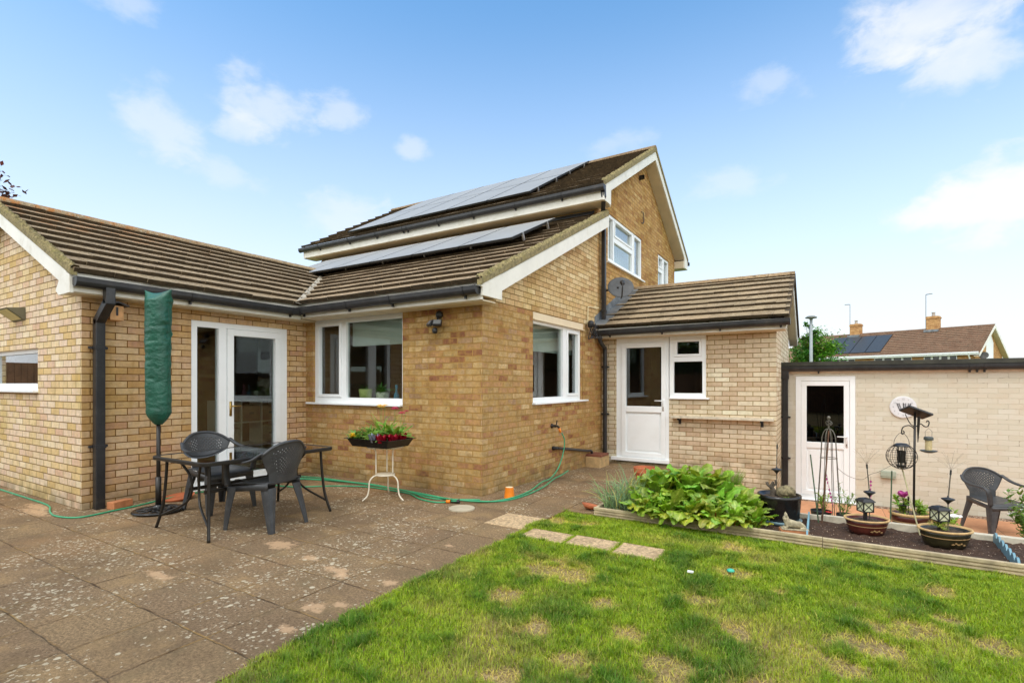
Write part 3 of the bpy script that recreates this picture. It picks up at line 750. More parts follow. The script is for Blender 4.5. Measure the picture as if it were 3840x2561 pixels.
# --- walls
GW = (-9.6, -7.817, 1.232, 1.74)                 # small window in the garden room gable
PIT = .466
wz = lambda x: 2.40 + PIT * (-6.45 - x)          # underside of garden-room roof over x (right half)
mb = MB(); wall(mb, plY(YL), -11.0, XL, -.3, 2.28, [GW], extra=[[(-11.0, 2.28), (XL, 2.28), (XL, wz(XL) - .03), (-8.82, wz(-8.82) - .03), (-11.0, wz(-8.82) - .03 - PIT * 2.18)]])
mb.obj('wall', B_GABLE, house)['label'] = 'light buff brick gable wall with a small window'
FD = (3.313, 4.631, .0, 2.105)
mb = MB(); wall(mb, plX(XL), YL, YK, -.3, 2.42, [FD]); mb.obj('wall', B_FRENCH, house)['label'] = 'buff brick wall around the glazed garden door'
KW = (-6.427, -4.655, 1.035, 2.30)
mb = MB(); wall(mb, plY(YK), XL - .0, XK, -.3, 2.46, [KW]); mb.obj('wall', B_KX, house)['label'] = 'old brown stock brick wall with a wide window'
SW = (6.17, 7.90, 1.045, 2.315); KP = .4757
kz = lambda y: 2.36 + KP * (y - 4.62)
mb = MB(); wall(mb, plX(XK), YK, YM, -.4, 2.32, [SW]); mb.obj('wall', B_KY, house)['label'] = 'old stock brick side wall with tap and window'
mb = MB(); wall(mb, plX(XK + .002), YK + .25, YM, 2.32, 2.325, [], extra=[[(YK + .25, 2.325), (YM, 2.325), (YM, kz(YM)), (YK + .25, kz(YK + .25))]]); mb.obj('gable', B_UPY, house)['label'] = 'newer light brick gable above the side window'
mb = MB(); wall(mb, plX(XK), YK, YK + .25, 2.32, kz(YK), [], extra=[[(YK, kz(YK)), (YK + .25, kz(YK)), (YK + .25, kz(YK + .25))]]); mb.obj('gable', B_KY, house)
UW = (9.06, 11.161, 3.585, 4.515); UW2 = (12.486, 13.499, 3.30, 4.49)
RID = (11.33, 6.516); MP = .571
mz = lambda y: RID[1] - MP * abs(y - RID[0]) - .09
mb = MB(); wall(mb, plX(XK), YM, YMB, -.4, 4.515, [UW, UW2], extra=[[(YM, 4.515), (YMB, 4.515), (YMB, mz(YMB)), (RID[0], mz(RID[0])), (YM, mz(YM))]]); mb.obj('wall', B_MAINY, house)['label'] = 'two storey brown brick gable wall with two upper windows'
mb = MB(); wall(mb, plY(YM), -10.79, XK, 3.0, 4.85); mb.obj('wall', B_MAINX, house)['label'] = 'upper front brick strip between the two roofs'
mb = MB(); wall(mb, plX(-10.79, -1), YM, YMB, -.4, 4.6, [], extra=[[(YM, 4.6), (YMB, 4.6), (RID[0], mz(RID[0]))]]); mb.obj('wall', B_MAINY, house)
PD = (-3.13, -2.20, -.06, 2.118); PW = (-2.20, -1.606, 1.085, 2.118)
mb = MB(); wall(mb, plY(YP), XK, XP, -.8, 2.118, [PD, PW]); wall(mb, plY(YP + .001), XK, XP, 2.118, 2.30); mb.obj('wall', B_PX, house)['label'] = 'pale pink brick porch wall with door and shelf'
PRY, PRZ = 10.47, 3.27
mb = MB(); wall(mb, plX(XP), YP, 12.2, -.8, 2.28, [], extra=[[(YP, 2.28), (12.2, 2.28), (PRY, PRZ - .12)]]); mb.obj('wall', B_PY, house)['label'] = 'pale pink brick return wall of the porch'

# --- rooms behind the glass
def room(x0, x1, y0, y1, z0, z1, open_=(), m=INT_WALL):
    mb = MB(); p = [(x, y, z) for z in (z0, z1) for y in (y0, y1) for x in (x0, x1)]
    fs = {'floor': (0, 1, 3, 2), 'ceil': (4, 5, 7, 6), 'y0': (0, 1, 5, 4), 'y1': (2, 3, 7, 6), 'x0': (0, 2, 6, 4), 'x1': (1, 3, 7, 5)}
    for k, f in fs.items():
        if k in open_: continue
        mb.mi = 1 if k == 'floor' else 0
        mb.add([p[i] for i in f], [(0, 1, 2, 3)])
    return mb.obj('room', [m, INT_DK], house)


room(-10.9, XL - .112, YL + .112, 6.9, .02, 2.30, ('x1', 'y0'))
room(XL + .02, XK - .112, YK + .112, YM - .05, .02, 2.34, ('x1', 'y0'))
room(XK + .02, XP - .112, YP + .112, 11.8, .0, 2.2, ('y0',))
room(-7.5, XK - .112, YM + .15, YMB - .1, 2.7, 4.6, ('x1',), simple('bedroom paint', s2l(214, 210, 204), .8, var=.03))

# --- windows and doors
w1 = window(house, plY(YL), *GW[:2], GW[2] + .0, GW[3], [(-9.55, -7.83, 1.325, 1.69, False)], sill=(-9.62, -7.80, 1.215), dfront=-.05)
w2 = window(house, plY(YK), KW[0], KW[1], KW[2], KW[3] - .05, [(-6.322, -5.894, 1.17, 2.154, True), (-5.757, -4.690, 1.125, 2.185, False)], sill=(-6.54, -4.655, 1.022), dfront=-.03)
mb = MB(); mb.pbox(plY(YK), -5.76, -4.69, 1.855, 2.21, -.16, -.15); mb.obj('roller_blind', BLINDM, w2)
w3 = window(house, plX(XK), SW[0], 7.845, SW[2], 2.215, [(6.20, 7.184, 1.125, 2.165, False), (7.361, 7.736, 1.17, 2.125, True)], sill=(6.15, 8.02, 1.03), dfront=-.03)
mb = MB(); mb.pbox(plX(XK), 6.18, 7.9, 1.80, 2.2, -.22, -.21); mb.obj('roller_blind', BLINDM, w3)
mb = MB(); mb.grid(lambda u, v: plX(XK)(7.33 + .42 * u, 1.09 + 1.05 * v, -.2 + .02 * math.sin(u * 26)), 40, 1); mb.obj('curtain', CURTM, w3)
mb = MB(); mb.pbox(plX(XK), SW[0] + .002, 7.898, 2.215, 2.313, -.10, .004); mb.pbox(plX(XK), SW[0] + .004, 7.896, 2.205, 2.218, -.02, .03); mb.obj('lintel', LINTEL, w3)
mb = MB(); mb.pbox(plX(XK), 7.846, 7.898, 1.045, 2.213, -.10, -.012); mb.obj('jamb', B_KY, w3)
w4 = window(house, plX(XK), *UW, [(9.12, 9.35, 3.67, 4.44, True), (9.49, 10.50, 4.19, 4.44, True), (9.45, 10.54, 3.67, 4.05, False), (10.66, 11.09, 3.67, 4.44, True)], sill=(9.0, 11.25, 3.57), dfront=-.02)
mb = MB(); mb.grid(lambda u, v: plX(XK)(9.09 + 2.05 * u, 3.6 + .9 * v, -.2 + .02 * math.sin(u * 110)), 120, 1); mb.obj('net_curtain', CURTM, w4)
w5 = window(house, plX(XK), *UW2, [(12.56, 12.90, 4.22, 4.42, True), (12.55, 12.91, 3.38, 4.08, False), (13.04, 13.42, 3.38, 4.42, True)], sill=(12.45, 13.54, 3.285), dfront=-.02)
mb = MB(); mb.grid(lambda u, v: plX(XK)(12.5 + .98 * u, 3.32 + 1.15 * v, -.2 + .02 * math.sin(u * 60)), 70, 1); mb.obj('net_curtain', CURTM, w5)

# french door: side light and glazed leaf
pf = plX(XL)
dr = frame_mesh(pf, *FD, [(3.389, 3.652, .09, 2.03), (3.755, 4.53, .045, 2.04)], -.09, -.015).obj('door', WHITE, house, bevel=.004); dr['label'] = 'white glazed garden door with side light'; WORLD_OFF[dr.name] = Vector()
mb = MB(); mb.pbox(pf, 3.384, 3.657, .085, 2.035, -.06, -.055); mb.obj('side_pane', GLASS, dr)
mb = MB(); ring(mb, pf, 3.760, 4.526, .05, 2.036, .085, -.075, .004); mb.obj('leaf', WHITE, dr, bevel=.006)
mb = MB(); mb.pbox(pf, 3.84, 4.445, .13, 1.955, -.05, -.045); mb.obj('pane', GLASS, dr)
mb = MB(); mb.pbox(pf, 3.782, 3.812, .90, 1.09, .004, .012); mb.tube([pf(3.797, 1.03, .01), pf(3.797, 1.03, .05), pf(3.80, 1.03, .055), pf(3.91, 1.03, .055)], .009); mb.obj('handle', BRASS, dr, smooth=True)
mb = MB(); mb.pbox(pf, FD[0] - .02, FD[1] + .02, -.0, .04, -.11, .045); mb.obj('threshold', WHITE, dr, bevel=.005)

# porch door and its window
pp = plY(YP)
dr = frame_mesh(pp, -3.128, -2.198, .0, 2.116, [(-3.035, -2.25, .045, 2.03)], -.085, -.012).obj('door', WHITE, house, bevel=.004); dr['label'] = 'white half glazed back door in the porch'; WORLD_OFF[dr.name] = Vector()
mb = MB(); ring(mb, pp, -3.032, -2.253, .048, 2.027, .078, -.07, .006); mb.pbox(pp, -2.954, -2.331, .825, .93, -.07, .006); mb.obj('leaf', WHITE, dr, bevel=.006)
mb = MB(); mb.pbox(pp, -2.956, -2.329, .922, 1.96, -.045, -.04); mb.obj('pane', GLASS, dr)
mb = MB(); mb.pbox(pp, -2.954, -2.331, .126, .825, -.06, -.03); mb.pbox(pp, -2.92, -2.365, .16, .79, -.03, -.018); mb.obj('panel', WHITE, dr, bevel=.012)
mb = MB(); mb.pbox(pp, -2.312, -2.278, .86, 1.06, .006, .014); mb.tube([pp(-2.295, 1.03, .01), pp(-2.295, 1.03, .05), pp(-2.31, 1.03, .056), pp(-2.43, 1.03, .056)], .009); mb.obj('handle', WHITE, dr, smooth=True)
mb = MB(); mb.pbox(pp, -2.300, -2.290, .905, .925, .014, .016); mb.obj('keyhole', BLACKP, dr)
mb = MB(); mb.pbox(pp, -3.21, -2.19, -.03, .03, -.1, .06); mb.obj('threshold', WHITE, dr, bevel=.006)
w6 = window(house, pp, -2.194, -1.608, 1.087, 2.116, [(-2.072, -1.715, 1.815, 2.02, True), (-2.125, -1.665, 1.165, 1.69, False)], sill=(-2.19, -1.55, 1.065), dfront=-.012)
BULB, nt_, b_ = mat('warm lamp bulb'); setb(nt_, b_, Base_Color=(1, .8, .5), Emission_Color=(1, .72, .35)); b_.inputs['Emission Strength'].default_value = 9
mb = MB(); mb.lathe([(0.001, -.035), (.025, -.025), (.033, 0), (.022, .028), (.012, .05), (.012, .07)], 14, (-1.72, 9.35, 1.99)); lampo = mb.obj('ceiling_lamp', BULB, smooth=True); tag(lampo, 'small warm lit bulb hanging inside the porch window', 'lamp')
mb = MB(); mb.lathe([(.003, 0), (.003, .2)], 6, (-1.72, 9.35, 2.05)); mb.obj('flex', BLACKP, lampo)
lampk = lampo.copy(); C.objects.link(lampk); lampk.location = (-2.55, -1.95, -.33); tag(lampk, 'small warm lit bulb hanging in the kitchen behind the side window', 'lamp')
ch = lampo.children[0].copy(); C.objects.link(ch); ch.parent = lampk


# --- roofs
def tiles(mats, o, along, up, nrm, L, gauge, width, lo, hi, seed, th=.046, parent=None, name='roof', jitter=1.):
    """o origin on the eave line; 'along'/'up' unit vectors; L slope length; lo/hi give the along range at slope distance t"""
    mb = MB(); rr = random.Random(seed); o, along, up, nrm = Vector(o), Vector(along).normalized(), Vector(up).normalized(), Vector(nrm).normalized()
    rows = math.ceil(L / gauge); a0 = min(lo(0), lo(L)); a1 = max(hi(0), hi(L))
    for r in range(rows):
        t0, t1 = r * gauge, min((r + 1) * gauge + .02, L)
        k = math.floor(a0 / width) - 1; sh = width * .5 * (r % 2)
        while k * width + sh < a1:
            b0, b1 = k * width + sh + .0015, (k + 1) * width + sh - .0015; k += 1
            dl = rr.gauss(0, .0035) * jitter; dh = rr.gauss(0, .0016) * jitter; tl = rr.gauss(0, .0012) * jitter
            ta, tb = t0 - .012 + dl, t1
            p = []
            for t in (ta, tb):
                x0, x1 = max(b0, lo(max(t, 0))), min(b1, hi(max(t, 0)))
                p.append((x0, max(x1, x0)))
            if p[0][1] - p[0][0] < .004 and p[1][1] - p[1][0] < .004: continue
            q = lambda a, t, h: o + along * a + up * t + nrm * h
            hb = th + dh; ht = .006
            vv = [q(p[0][0], ta, hb + tl), q(p[0][1], ta, hb - tl), q(p[1][1], tb, ht), q(p[1][0], tb, ht),
                  q(p[0][0], ta + .008, 0.), q(p[0][1], ta + .008, 0.), q(p[1][1], tb, -.02), q(p[1][0], tb, -.02)]
            c = rr.uniform(.82, 1.14); cc = (c * rr.uniform(.98, 1.03), c, c * rr.uniform(.97, 1.02))
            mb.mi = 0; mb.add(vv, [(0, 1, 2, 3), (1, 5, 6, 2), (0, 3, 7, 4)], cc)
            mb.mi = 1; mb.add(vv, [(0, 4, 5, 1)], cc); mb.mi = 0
    return mb.obj(name, mats, parent)


# garden room: ridge along Y at X=-8.82
EX, EZ, RX = -6.30, 2.425, -8.82
cosl = 1 / math.hypot(1, PIT); LS = (EX - RX) / cosl
valley = lambda t: 4.64 + t * cosl * .985           # Y of the valley at slope distance t
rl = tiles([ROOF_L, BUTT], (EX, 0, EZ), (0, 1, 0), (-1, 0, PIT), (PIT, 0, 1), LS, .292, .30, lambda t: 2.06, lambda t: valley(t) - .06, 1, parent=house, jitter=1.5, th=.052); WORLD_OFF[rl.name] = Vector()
RZ_ = EZ + PIT * (EX - RX)
mb = MB(); mb.add([(RX, 2.06, RZ_), (RX, 7.4, RZ_), (RX - 2.6, 7.4, RZ_ - PIT * 2.6), (RX - 2.6, 2.06, RZ_ - PIT * 2.6)], [(0, 1, 2, 3)]); mb.obj('back_slope', ROOF_L, rl)
mb = MB()                                            # ridge tiles
rr_ = random.Random(4)
for k in range(12):
    y0 = 2.03 + k * .43
    mb.prism([(.13 * math.cos(a), .10 * math.sin(a)) for a in [math.pi * i / 8 for i in range(9)]], lambda a, b, y0=y0: Vector((RX + a, y0, RZ_ - .03 + b)), lambda a, b, y0=y0, j=rr_.gauss(0, .004): Vector((RX + a, y0 + .425, RZ_ - .03 + b + j)), (1, .97, .9))
mb.obj('ridge_tiles', ROOF_L, rl)
# valley strip
mb = MB()
def vpt(t, side, h): return Vector((EX - t * cosl, valley(t) + side, EZ + PIT * t * cosl + h))
mb.grid(lambda u, v: vpt(LS * .98 * v - .05, (u - .5) * .17, .034 + .03 * abs(u - .5)), 2, 20); mb.obj('valley', CEMENT, rl)
# verge, bargeboard and box end of the garden room
def barge(parent, pts_top, depth, y0, y1, m=FASCIA, name='bargeboard', ax='Y', pts_bot=None):
    mb = MB(); pts_bot = pts_bot or [(a, z - depth) for a, z in pts_top]; poly = pts_top + pts_bot[::-1]
    f = (lambda c: (lambda a, z: Vector((a, c, z)))) if ax == 'Y' else (lambda c: (lambda a, z: Vector((c, a, z))))
    mb.prism(poly, f(y0), f(y1)); return mb.obj(name, m, parent, bevel=.003)


lz = lambda x: EZ + PIT * (EX - x)


def moss_verge(parent, pa, pb, inward, up, width, seed, m=VERGE_M):
    pa, pb, inward, up = Vector(pa), Vector(pb), Vector(inward), Vector(up).normalized(); L = (pb - pa).length; n = int(L / .018); rr = random.Random(seed); mb = MB()
    hh = [[rr.uniform(-.012, .022) for _ in range(9)] for _ in range(n + 1)]; ww = [rr.uniform(.6, 1.15) for _ in range(n + 1)]
    for k in range(1, n): ww[k] = (ww[k - 1] + ww[k]) / 2
    def f(u, v):
        i, j = round(u * n), round(v * 8); a = v * math.pi
        return lerp(pa, pb, u) + inward * (width * ww[i] * (1 - math.cos(a)) * .5 - .012) + up * (.045 * math.sin(a) ** .7 + hh[i][j] * math.sin(a) - .02)
    mb.grid(f, n, 8); return mb.obj('verge_moss', m, parent, smooth=True)


barge(rl, [(-6.43, lz(-6.43) - .035), (RX, RZ_ - .035), (-11.3, RZ_ - .035 - PIT * 2.48)], .17, 2.045, 2.068)
mb = MB(); mb.prism([(-6.33, 2.395), (-6.33, 2.22), (-6.60, 2.215), (-6.68, 2.27), (-6.50, 2.47)], lambda a, z: Vector((a, 2.040, z)), lambda a, z: Vector((a, 2.075, z))); mb.obj('box_end', FASCIA, rl, bevel=.003)
mb = MB(); mb.prism([(-6.29, lz(-6.29) + .03), (RX, RZ_ + .035), (RX, RZ_ - .04), (-6.29, lz(-6.29) - .03)], lambda a, z: Vector((a, 2.035, z)), lambda a, z: Vector((a, 2.09, z))); mb.obj('verge', VERGE, rl)
moss_verge(rl, (EX, 2.045, EZ + .03), (RX, 2.045, RZ_ + .03), (0, 1, 0), (PIT, 0, 1), .09, 5)
mb = MB(); mb.prism([(-6.43, lz(-6.43) - .17), (RX, RZ_ - .2), (RX, RZ_ - .185), (-6.43, lz(-6.43) - .155)], lambda a, z: Vector((a, 2.068, z)), lambda a, z: Vector((a, YL, z))); mb.obj('soffit', SOFFIT, rl)
mb = MB(); mb.box(-6.365, -6.340, 2.075, 4.66, 2.235, 2.43); mb.obj('fascia', FASCIA, rl, bevel=.003)
mb = MB(); mb.box(XL, -6.365, 2.075, 4.94, 2.225, 2.24); mb.obj('soffit', SOFFIT, rl)

# kitchen lean-to roof
KZ0, KY0 = 2.45, 4.62
cosk = 1 / math.hypot(1, KP); LK = (YM - KY0 - .02) / cosk
def klo(t):
    y = KY0 + t * cosk; return (EX - (y - 4.64) / .985 + .045 - (.14 if y < 4.72 else 0)) if y < 6.95 else -10.9
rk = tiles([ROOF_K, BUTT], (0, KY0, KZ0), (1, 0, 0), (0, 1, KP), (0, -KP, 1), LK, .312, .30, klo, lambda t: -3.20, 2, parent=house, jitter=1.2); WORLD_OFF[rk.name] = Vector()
kzz = lambda y: KZ0 + KP * (y - KY0)
mb = MB(); mb.prism([(YK - .42, 2.545), (YM + .02, kzz(YM) - .02), (YM + .02, kzz(YM) - .20), (4.92, 2.38), (4.92, 2.30), (4.52, 2.36)], lambda a, z: Vector((-3.215, a, z)), lambda a, z: Vector((-3.192, a, z))) if 0 else None
barge(rk, [(4.60, kzz(4.60) - .045), (YM + .03, kzz(YM) - .035)], .175, -3.212, -3.190, ax='X', pts_bot=[(4.92, 2.345), (YM + .03, kzz(YM) - .23)])
mb = MB(); mb.prism([(4.645, 2.50), (4.645, 2.295), (5.04, 2.295), (5.04, 2.60), (4.85, 2.55)], lambda a, z: Vector((-3.215, a, z)), lambda a, z: Vector((-3.186, a, z))); mb.obj('box_end', FASCIA, rk, bevel=.003)
mb = MB(); mb.prism([(4.60, kzz(4.60) + .03), (YM, kzz(YM) + .035), (YM, kzz(YM) - .045), (4.60, kzz(4.60) - .035)], lambda a, z: Vector((-3.235, a, z)), lambda a, z: Vector((-3.178, a, z))); mb.obj('verge', VERGE, rk)
moss_verge(rk, (-3.19, 4.62, kzz(4.62) + .035), (-3.19, YM, kzz(YM) + .035), (-1, 0, 0), (0, -KP, 1), .13, 6)
mb = MB(); mb.box(-6.40, -3.215, 4.665, 4.69, 2.255, 2.462); mb.obj('fascia', FASCIA, rk, bevel=.003)
mb = MB(); mb.box(-6.36, -3.215, 4.69, YK, 2.245, 2.26); mb.box(XK, -3.215, YK, 5.0, 2.30, 2.312); mb.obj('soffit', SOFFIT, rk)
mb = MB(); mb.prism([(YM - .16, kzz(YM - .16) + .056), (YM - .16, kzz(YM - .16) + .062), (YM - .012, kzz(YM) + .062), (YM - .012, kzz(YM) + .09), (YM - .003, kzz(YM) + .09), (YM - .003, kzz(YM) + .05)], lambda a, z: Vector((-10.8, a, z)), lambda a, z: Vector((XK - .05, a, z))); mb.obj('flashing', DARKLEAD, rk)
# main roof
ME, MZ = 8.15, 4.70
cosm = 1 / math.hypot(1, MP); LM = (RID[0] - ME) / cosm
MVX = -3.13
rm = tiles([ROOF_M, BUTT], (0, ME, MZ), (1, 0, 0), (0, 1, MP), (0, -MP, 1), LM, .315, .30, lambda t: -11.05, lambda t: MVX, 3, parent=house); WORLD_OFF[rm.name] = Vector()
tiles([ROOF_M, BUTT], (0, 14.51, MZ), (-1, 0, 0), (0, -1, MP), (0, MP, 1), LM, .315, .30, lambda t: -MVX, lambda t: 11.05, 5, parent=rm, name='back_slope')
mb = MB(); mb.prism([(.12 * math.cos(a), .09 * math.sin(a)) for a in [math.pi * i / 8 for i in range(9)]], lambda a, b: Vector((-11.05, RID[0] + a, RID[1] - .01 + b)), lambda a, b: Vector((MVX, RID[0] + a, RID[1] - .01 + b))); mb.obj('ridge_tiles', ROOF_M, rm)
mzz = lambda y: RID[1] - MP * abs(y - RID[0])
for s_, e_ in ((-1, ME), (1, 14.51)):
    ye = e_ - s_ * .03
    barge(rm, [(ye, mzz(ye) - .03), (RID[0], RID[1] - .03)], .2, MVX - .03, MVX - .008, ax='X', pts_bot=[(ye, mzz(ye) - .22), (RID[0], RID[1] - .24)])
    mb = MB(); a, b2 = (e_ + .03, e_ + .36) if s_ < 0 else (e_ - .36, e_ - .03)
    zl = 4.43
    mb.prism([(a, zl), (b2, zl), (b2, mzz(b2) - .1), (a, mzz(a) - .1)], lambda a, z: Vector((MVX - .036, a, z)), lambda a, z: Vector((MVX - .002, a, z))); mb.obj('box_end', FASCIA, rm, bevel=.003)
    mb = MB(); mb.prism([(e_, mzz(e_) + .03), (RID[0], RID[1] + .03), (RID[0], RID[1] - .05), (e_, mzz(e_) - .04)], lambda a, z: Vector((MVX - .05, a, z)), lambda a, z: Vector((MVX + .012, a, z))); mb.obj('verge', VERGE, rm)
    if s_ < 0: moss_verge(rm, (MVX, e_, mzz(e_) + .03), (MVX, RID[0], RID[1] + .03), (-1, 0, 0), (0, -MP, 1), .10, 7)
    mb = MB(); yy = YM if s_ < 0 else YMB
    mb.prism([(ye - s_ * .3, mzz(ye - s_ * .3) - .23), (RID[0], RID[1] - .25), (RID[0], RID[1] - .235), (ye - s_ * .3, mzz(ye - s_ * .3) - .215)], lambda a, z: Vector((XK, a, z)), lambda a, z: Vector((MVX - .03, a, z))); mb.obj('soffit', SOFFIT, rm)
mb = MB(); mb.box(-11.0, MVX - .036, 8.185, 8.21, 4.44, 4.66); mb.obj('fascia', FASCIA, rm, bevel=.003)
mb = MB(); mb.box(-11.0, MVX - .036, 8.21, YM, 4.43, 4.445); mb.box(XK, MVX - .036, YM, YM + .05, 4.43, 4.445); mb.obj('soffit', SOFFIT, rm)
mb = MB(); mb.box(-11.0, MVX - .036, YMB + .002, 14.48, 4.43, 4.445); mb.obj('soffit', SOFFIT, rm)
mb = MB(); mb.box(-11.0, MVX - .036, 14.48, 14.5, 4.44, 4.66); mb.obj('fascia', FASCIA, rm)
mb = MB(); mb.box(XK + .002, MVX - .036, 14.115, 14.478, 4.447, 4.62); mb.obj('soffit', SOFFIT, rm)
mb = MB(); mb.box(-11.02, -10.99, 8.18, 8.5, 4.43, 4.72); mb.obj('box_end', FASCIA, rm)
# porch roof
PE, PZ, PPIT = 8.40, 2.305, .466
cosp = 1 / math.hypot(1, PPIT); LP = (PRY - PE) / cosp; PVX = -.40
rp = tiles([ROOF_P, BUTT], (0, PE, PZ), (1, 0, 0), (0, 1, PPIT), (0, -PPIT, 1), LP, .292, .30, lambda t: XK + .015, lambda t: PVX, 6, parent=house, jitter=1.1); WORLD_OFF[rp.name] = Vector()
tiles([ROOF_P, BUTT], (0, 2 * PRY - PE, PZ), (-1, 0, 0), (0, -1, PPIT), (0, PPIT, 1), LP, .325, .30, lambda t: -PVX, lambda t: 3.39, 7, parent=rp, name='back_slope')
pz_ = PZ + PPIT * (PRY - PE)
mb = MB()
for k in range(7):
    x0 = XK + .01 + k * .428
    mb.prism([(.115 * math.cos(a), .075 * math.sin(a)) for a in [math.pi * i / 8 for i in range(9)]], lambda a, b, x0=x0: Vector((x0, PRY + a, pz_ - .005 + b)), lambda a, b, x0=x0: Vector((min(x0 + .424, PVX), PRY + a, pz_ - .003 + b)), (.95, .86, .8))
mb.obj('ridge_tiles', ROOF_P, rp)
pzz = lambda y: pz_ - PPIT * abs(y - PRY)
barge(rp, [(8.44, pzz(8.44) - .03), (PRY, pz_ - .03), (12.5, pzz(12.5) - .03)], .17, PVX - .05, PVX - .028, ax='X')
mb = MB(); mb.prism([(8.40, pzz(8.40) + .025), (PRY, pz_ + .03), (12.5, pzz(12.5) + .025), (12.5, pzz(12.5) - .03), (PRY, pz_ - .03), (8.40, pzz(8.40) - .03)], lambda a, z: Vector((PVX - .06, a, z)), lambda a, z: Vector((PVX + .008, a, z))); mb.obj('verge', BUTT, rp)
mb = MB(); mb.prism([(8.47, pzz(8.47) - .2), (PRY, pz_ - .2), (12.5, pzz(12.5) - .2), (12.5, pzz(12.5) - .185), (PRY, pz_ - .185), (8.47, pzz(8.47) - .185)], lambda a, z: Vector((XP, a, z)), lambda a, z: Vector((PVX - .05, a, z))); mb.obj('soffit', SOFFIT, rp)
mb = MB(); mb.box(XK + .01, PVX - .03, 8.455, 8.48, 2.125, 2.285); mb.obj('fascia', FASCIA, rp, bevel=.003)
mb = MB(); mb.box(XK + .01, PVX - .05, 8.48, YP, 2.118, 2.13); mb.obj('soffit', SOFFIT, rp)
mb = MB(); mb.grid(lambda u, v: Vector((lerp(XK + .012, XK + .20 - .03 * v, u), lerp(PE - .03, PRY + .05, v), PZ + PPIT * (lerp(PE - .03, PRY + .05, v) - PE) + .05 + .012 * math.sin(v * 22) - .012 * u)), 4, 24, None)
mb.add([(XK + .006, lerp(PE, PRY, k / 10), PZ + PPIT * (lerp(PE, PRY, k / 10) - PE) + h) for k in range(11) for h in (.03, .19)], [(2 * k, 2 * k + 2, 2 * k + 3, 2 * k + 1) for k in range(10)])
mb.obj('flashing', LEAD, rp, solid=.004)


# --- gutters and downpipes
def gutter(parent, p0, p1, out, r=.055, brackets=(), tint=BLACKP, dp=1.7):
    mb = MB(); p0, p1, out = Vector(p0), Vector(p1), Vector(out).normalized(); up = Vector((0, 0, 1)); n = 10
    def prof(rad): return [(-math.cos(math.pi * i / n) * rad, -(abs(math.sin(math.pi * i / n)) ** .6) * (rad + r * (dp - 1))) for i in range(n + 1)]
    po, pi_ = prof(r), prof(r - .004)
    poly = po + pi_[::-1]
    c = out * r
    mb.prism(poly, lambda a, b: p0 + c + out * a + up * b, lambda a, b: p1 + c + out * a + up * b)
    d = (p1 - p0).normalized()
    for q in (p0, p1): mb.prism(prof(r + .003), lambda a, b, q=q: q - d * .006 + c + out * a + up * b, lambda a, b, q=q: q + d * .006 + c + out * a + up * b)
    g = mb.obj('gutter', tint, parent, smooth=False); WORLD_OFF[g.name] = Vector()
    L = (p1 - p0).length
    for t in brackets:
        mb = MB(); q = p0 + d * (t * L); po2 = prof(r + .008)
        mb.prism(po2 + prof(r + .002)[::-1], lambda a, b: q - d * .016 + c + out * a + up * b, lambda a, b: q + d * .016 + c + out * a + up * b)
        mb.box(-.012, .012, -.012, .012, -.125, -.09, Matrix.Translation(q + c - out * .03) @ Matrix.Rotation(0, 4, 'Z')); mb.obj('bracket', tint, g)
    return g


gutter(house, (-6.34, 2.07, 2.375), (-6.34, 4.60, 2.372), (1, 0, 0), brackets=(.43, .95))
gutter(house, (-6.33, 4.665, 2.388), (-3.235, 4.665, 2.40), (0, -1, 0), brackets=(.03, .33, .58, .94))
gutter(house, (-11.08, 8.185, 4.665), (-3.11, 8.185, 4.665), (0, -1, 0), brackets=(.09, .22, .33, .43, .445, .55, .66, .78, .9))
gutter(house, (-3.36, 8.455, 2.245), (-.385, 8.455, 2.27), (0, -1, 0), r=.057, brackets=(.08, .38, .68, .96))
gutter(house, (-3.11, 14.505, 4.655), (-11.08, 14.505, 4.655), (0, 1, 0))


def square_pipe(mb, pts, hw, cap=True):
    pts = [Vector(p) for p in pts]
    for i, (a, b2) in enumerate(zip(pts, pts[1:])):
        d = (b2 - a); L = d.length; q = d.to_track_quat('Z', 'X')
        M_ = Matrix.Translation(a) @ q.to_matrix().to_4x4()
        # keep the section square to the wall
        mb.box(-hw, hw, -hw, hw, -hw * (.5 if i else 0), L + (hw * .5 if i < len(pts) - 2 else 0), M_)


def downpipe(parent, pts, r, square=False, clips=()):
    mb = MB()
    if square: square_pipe(mb, pts, r)
    else: mb.tube(pts, r, 14)
    o = mb.obj('downpipe', BLACKP, parent, smooth=not square, bevel=.006 if square else 0); WORLD_OFF[o.name] = Vector()
    for (c, axis) in clips:
        mb = MB(); c = Vector(c); e = r + .006
        mb.box(c.x - e, c.x + e, c.y - e, c.y + e, c.z - .018, c.z + .018)
        if axis == 'Y': mb.box(c.x - r, c.x - r + .03, c.y - e - .035, c.y + e + .035, c.z - .012, c.z + .012)
        else: mb.box(c.x - e - .03, c.x + e + .03, c.y + r - .03, c.y + r, c.z - .012, c.z + .012)
        mb.obj('bracket', BLACKP, o)
    return o


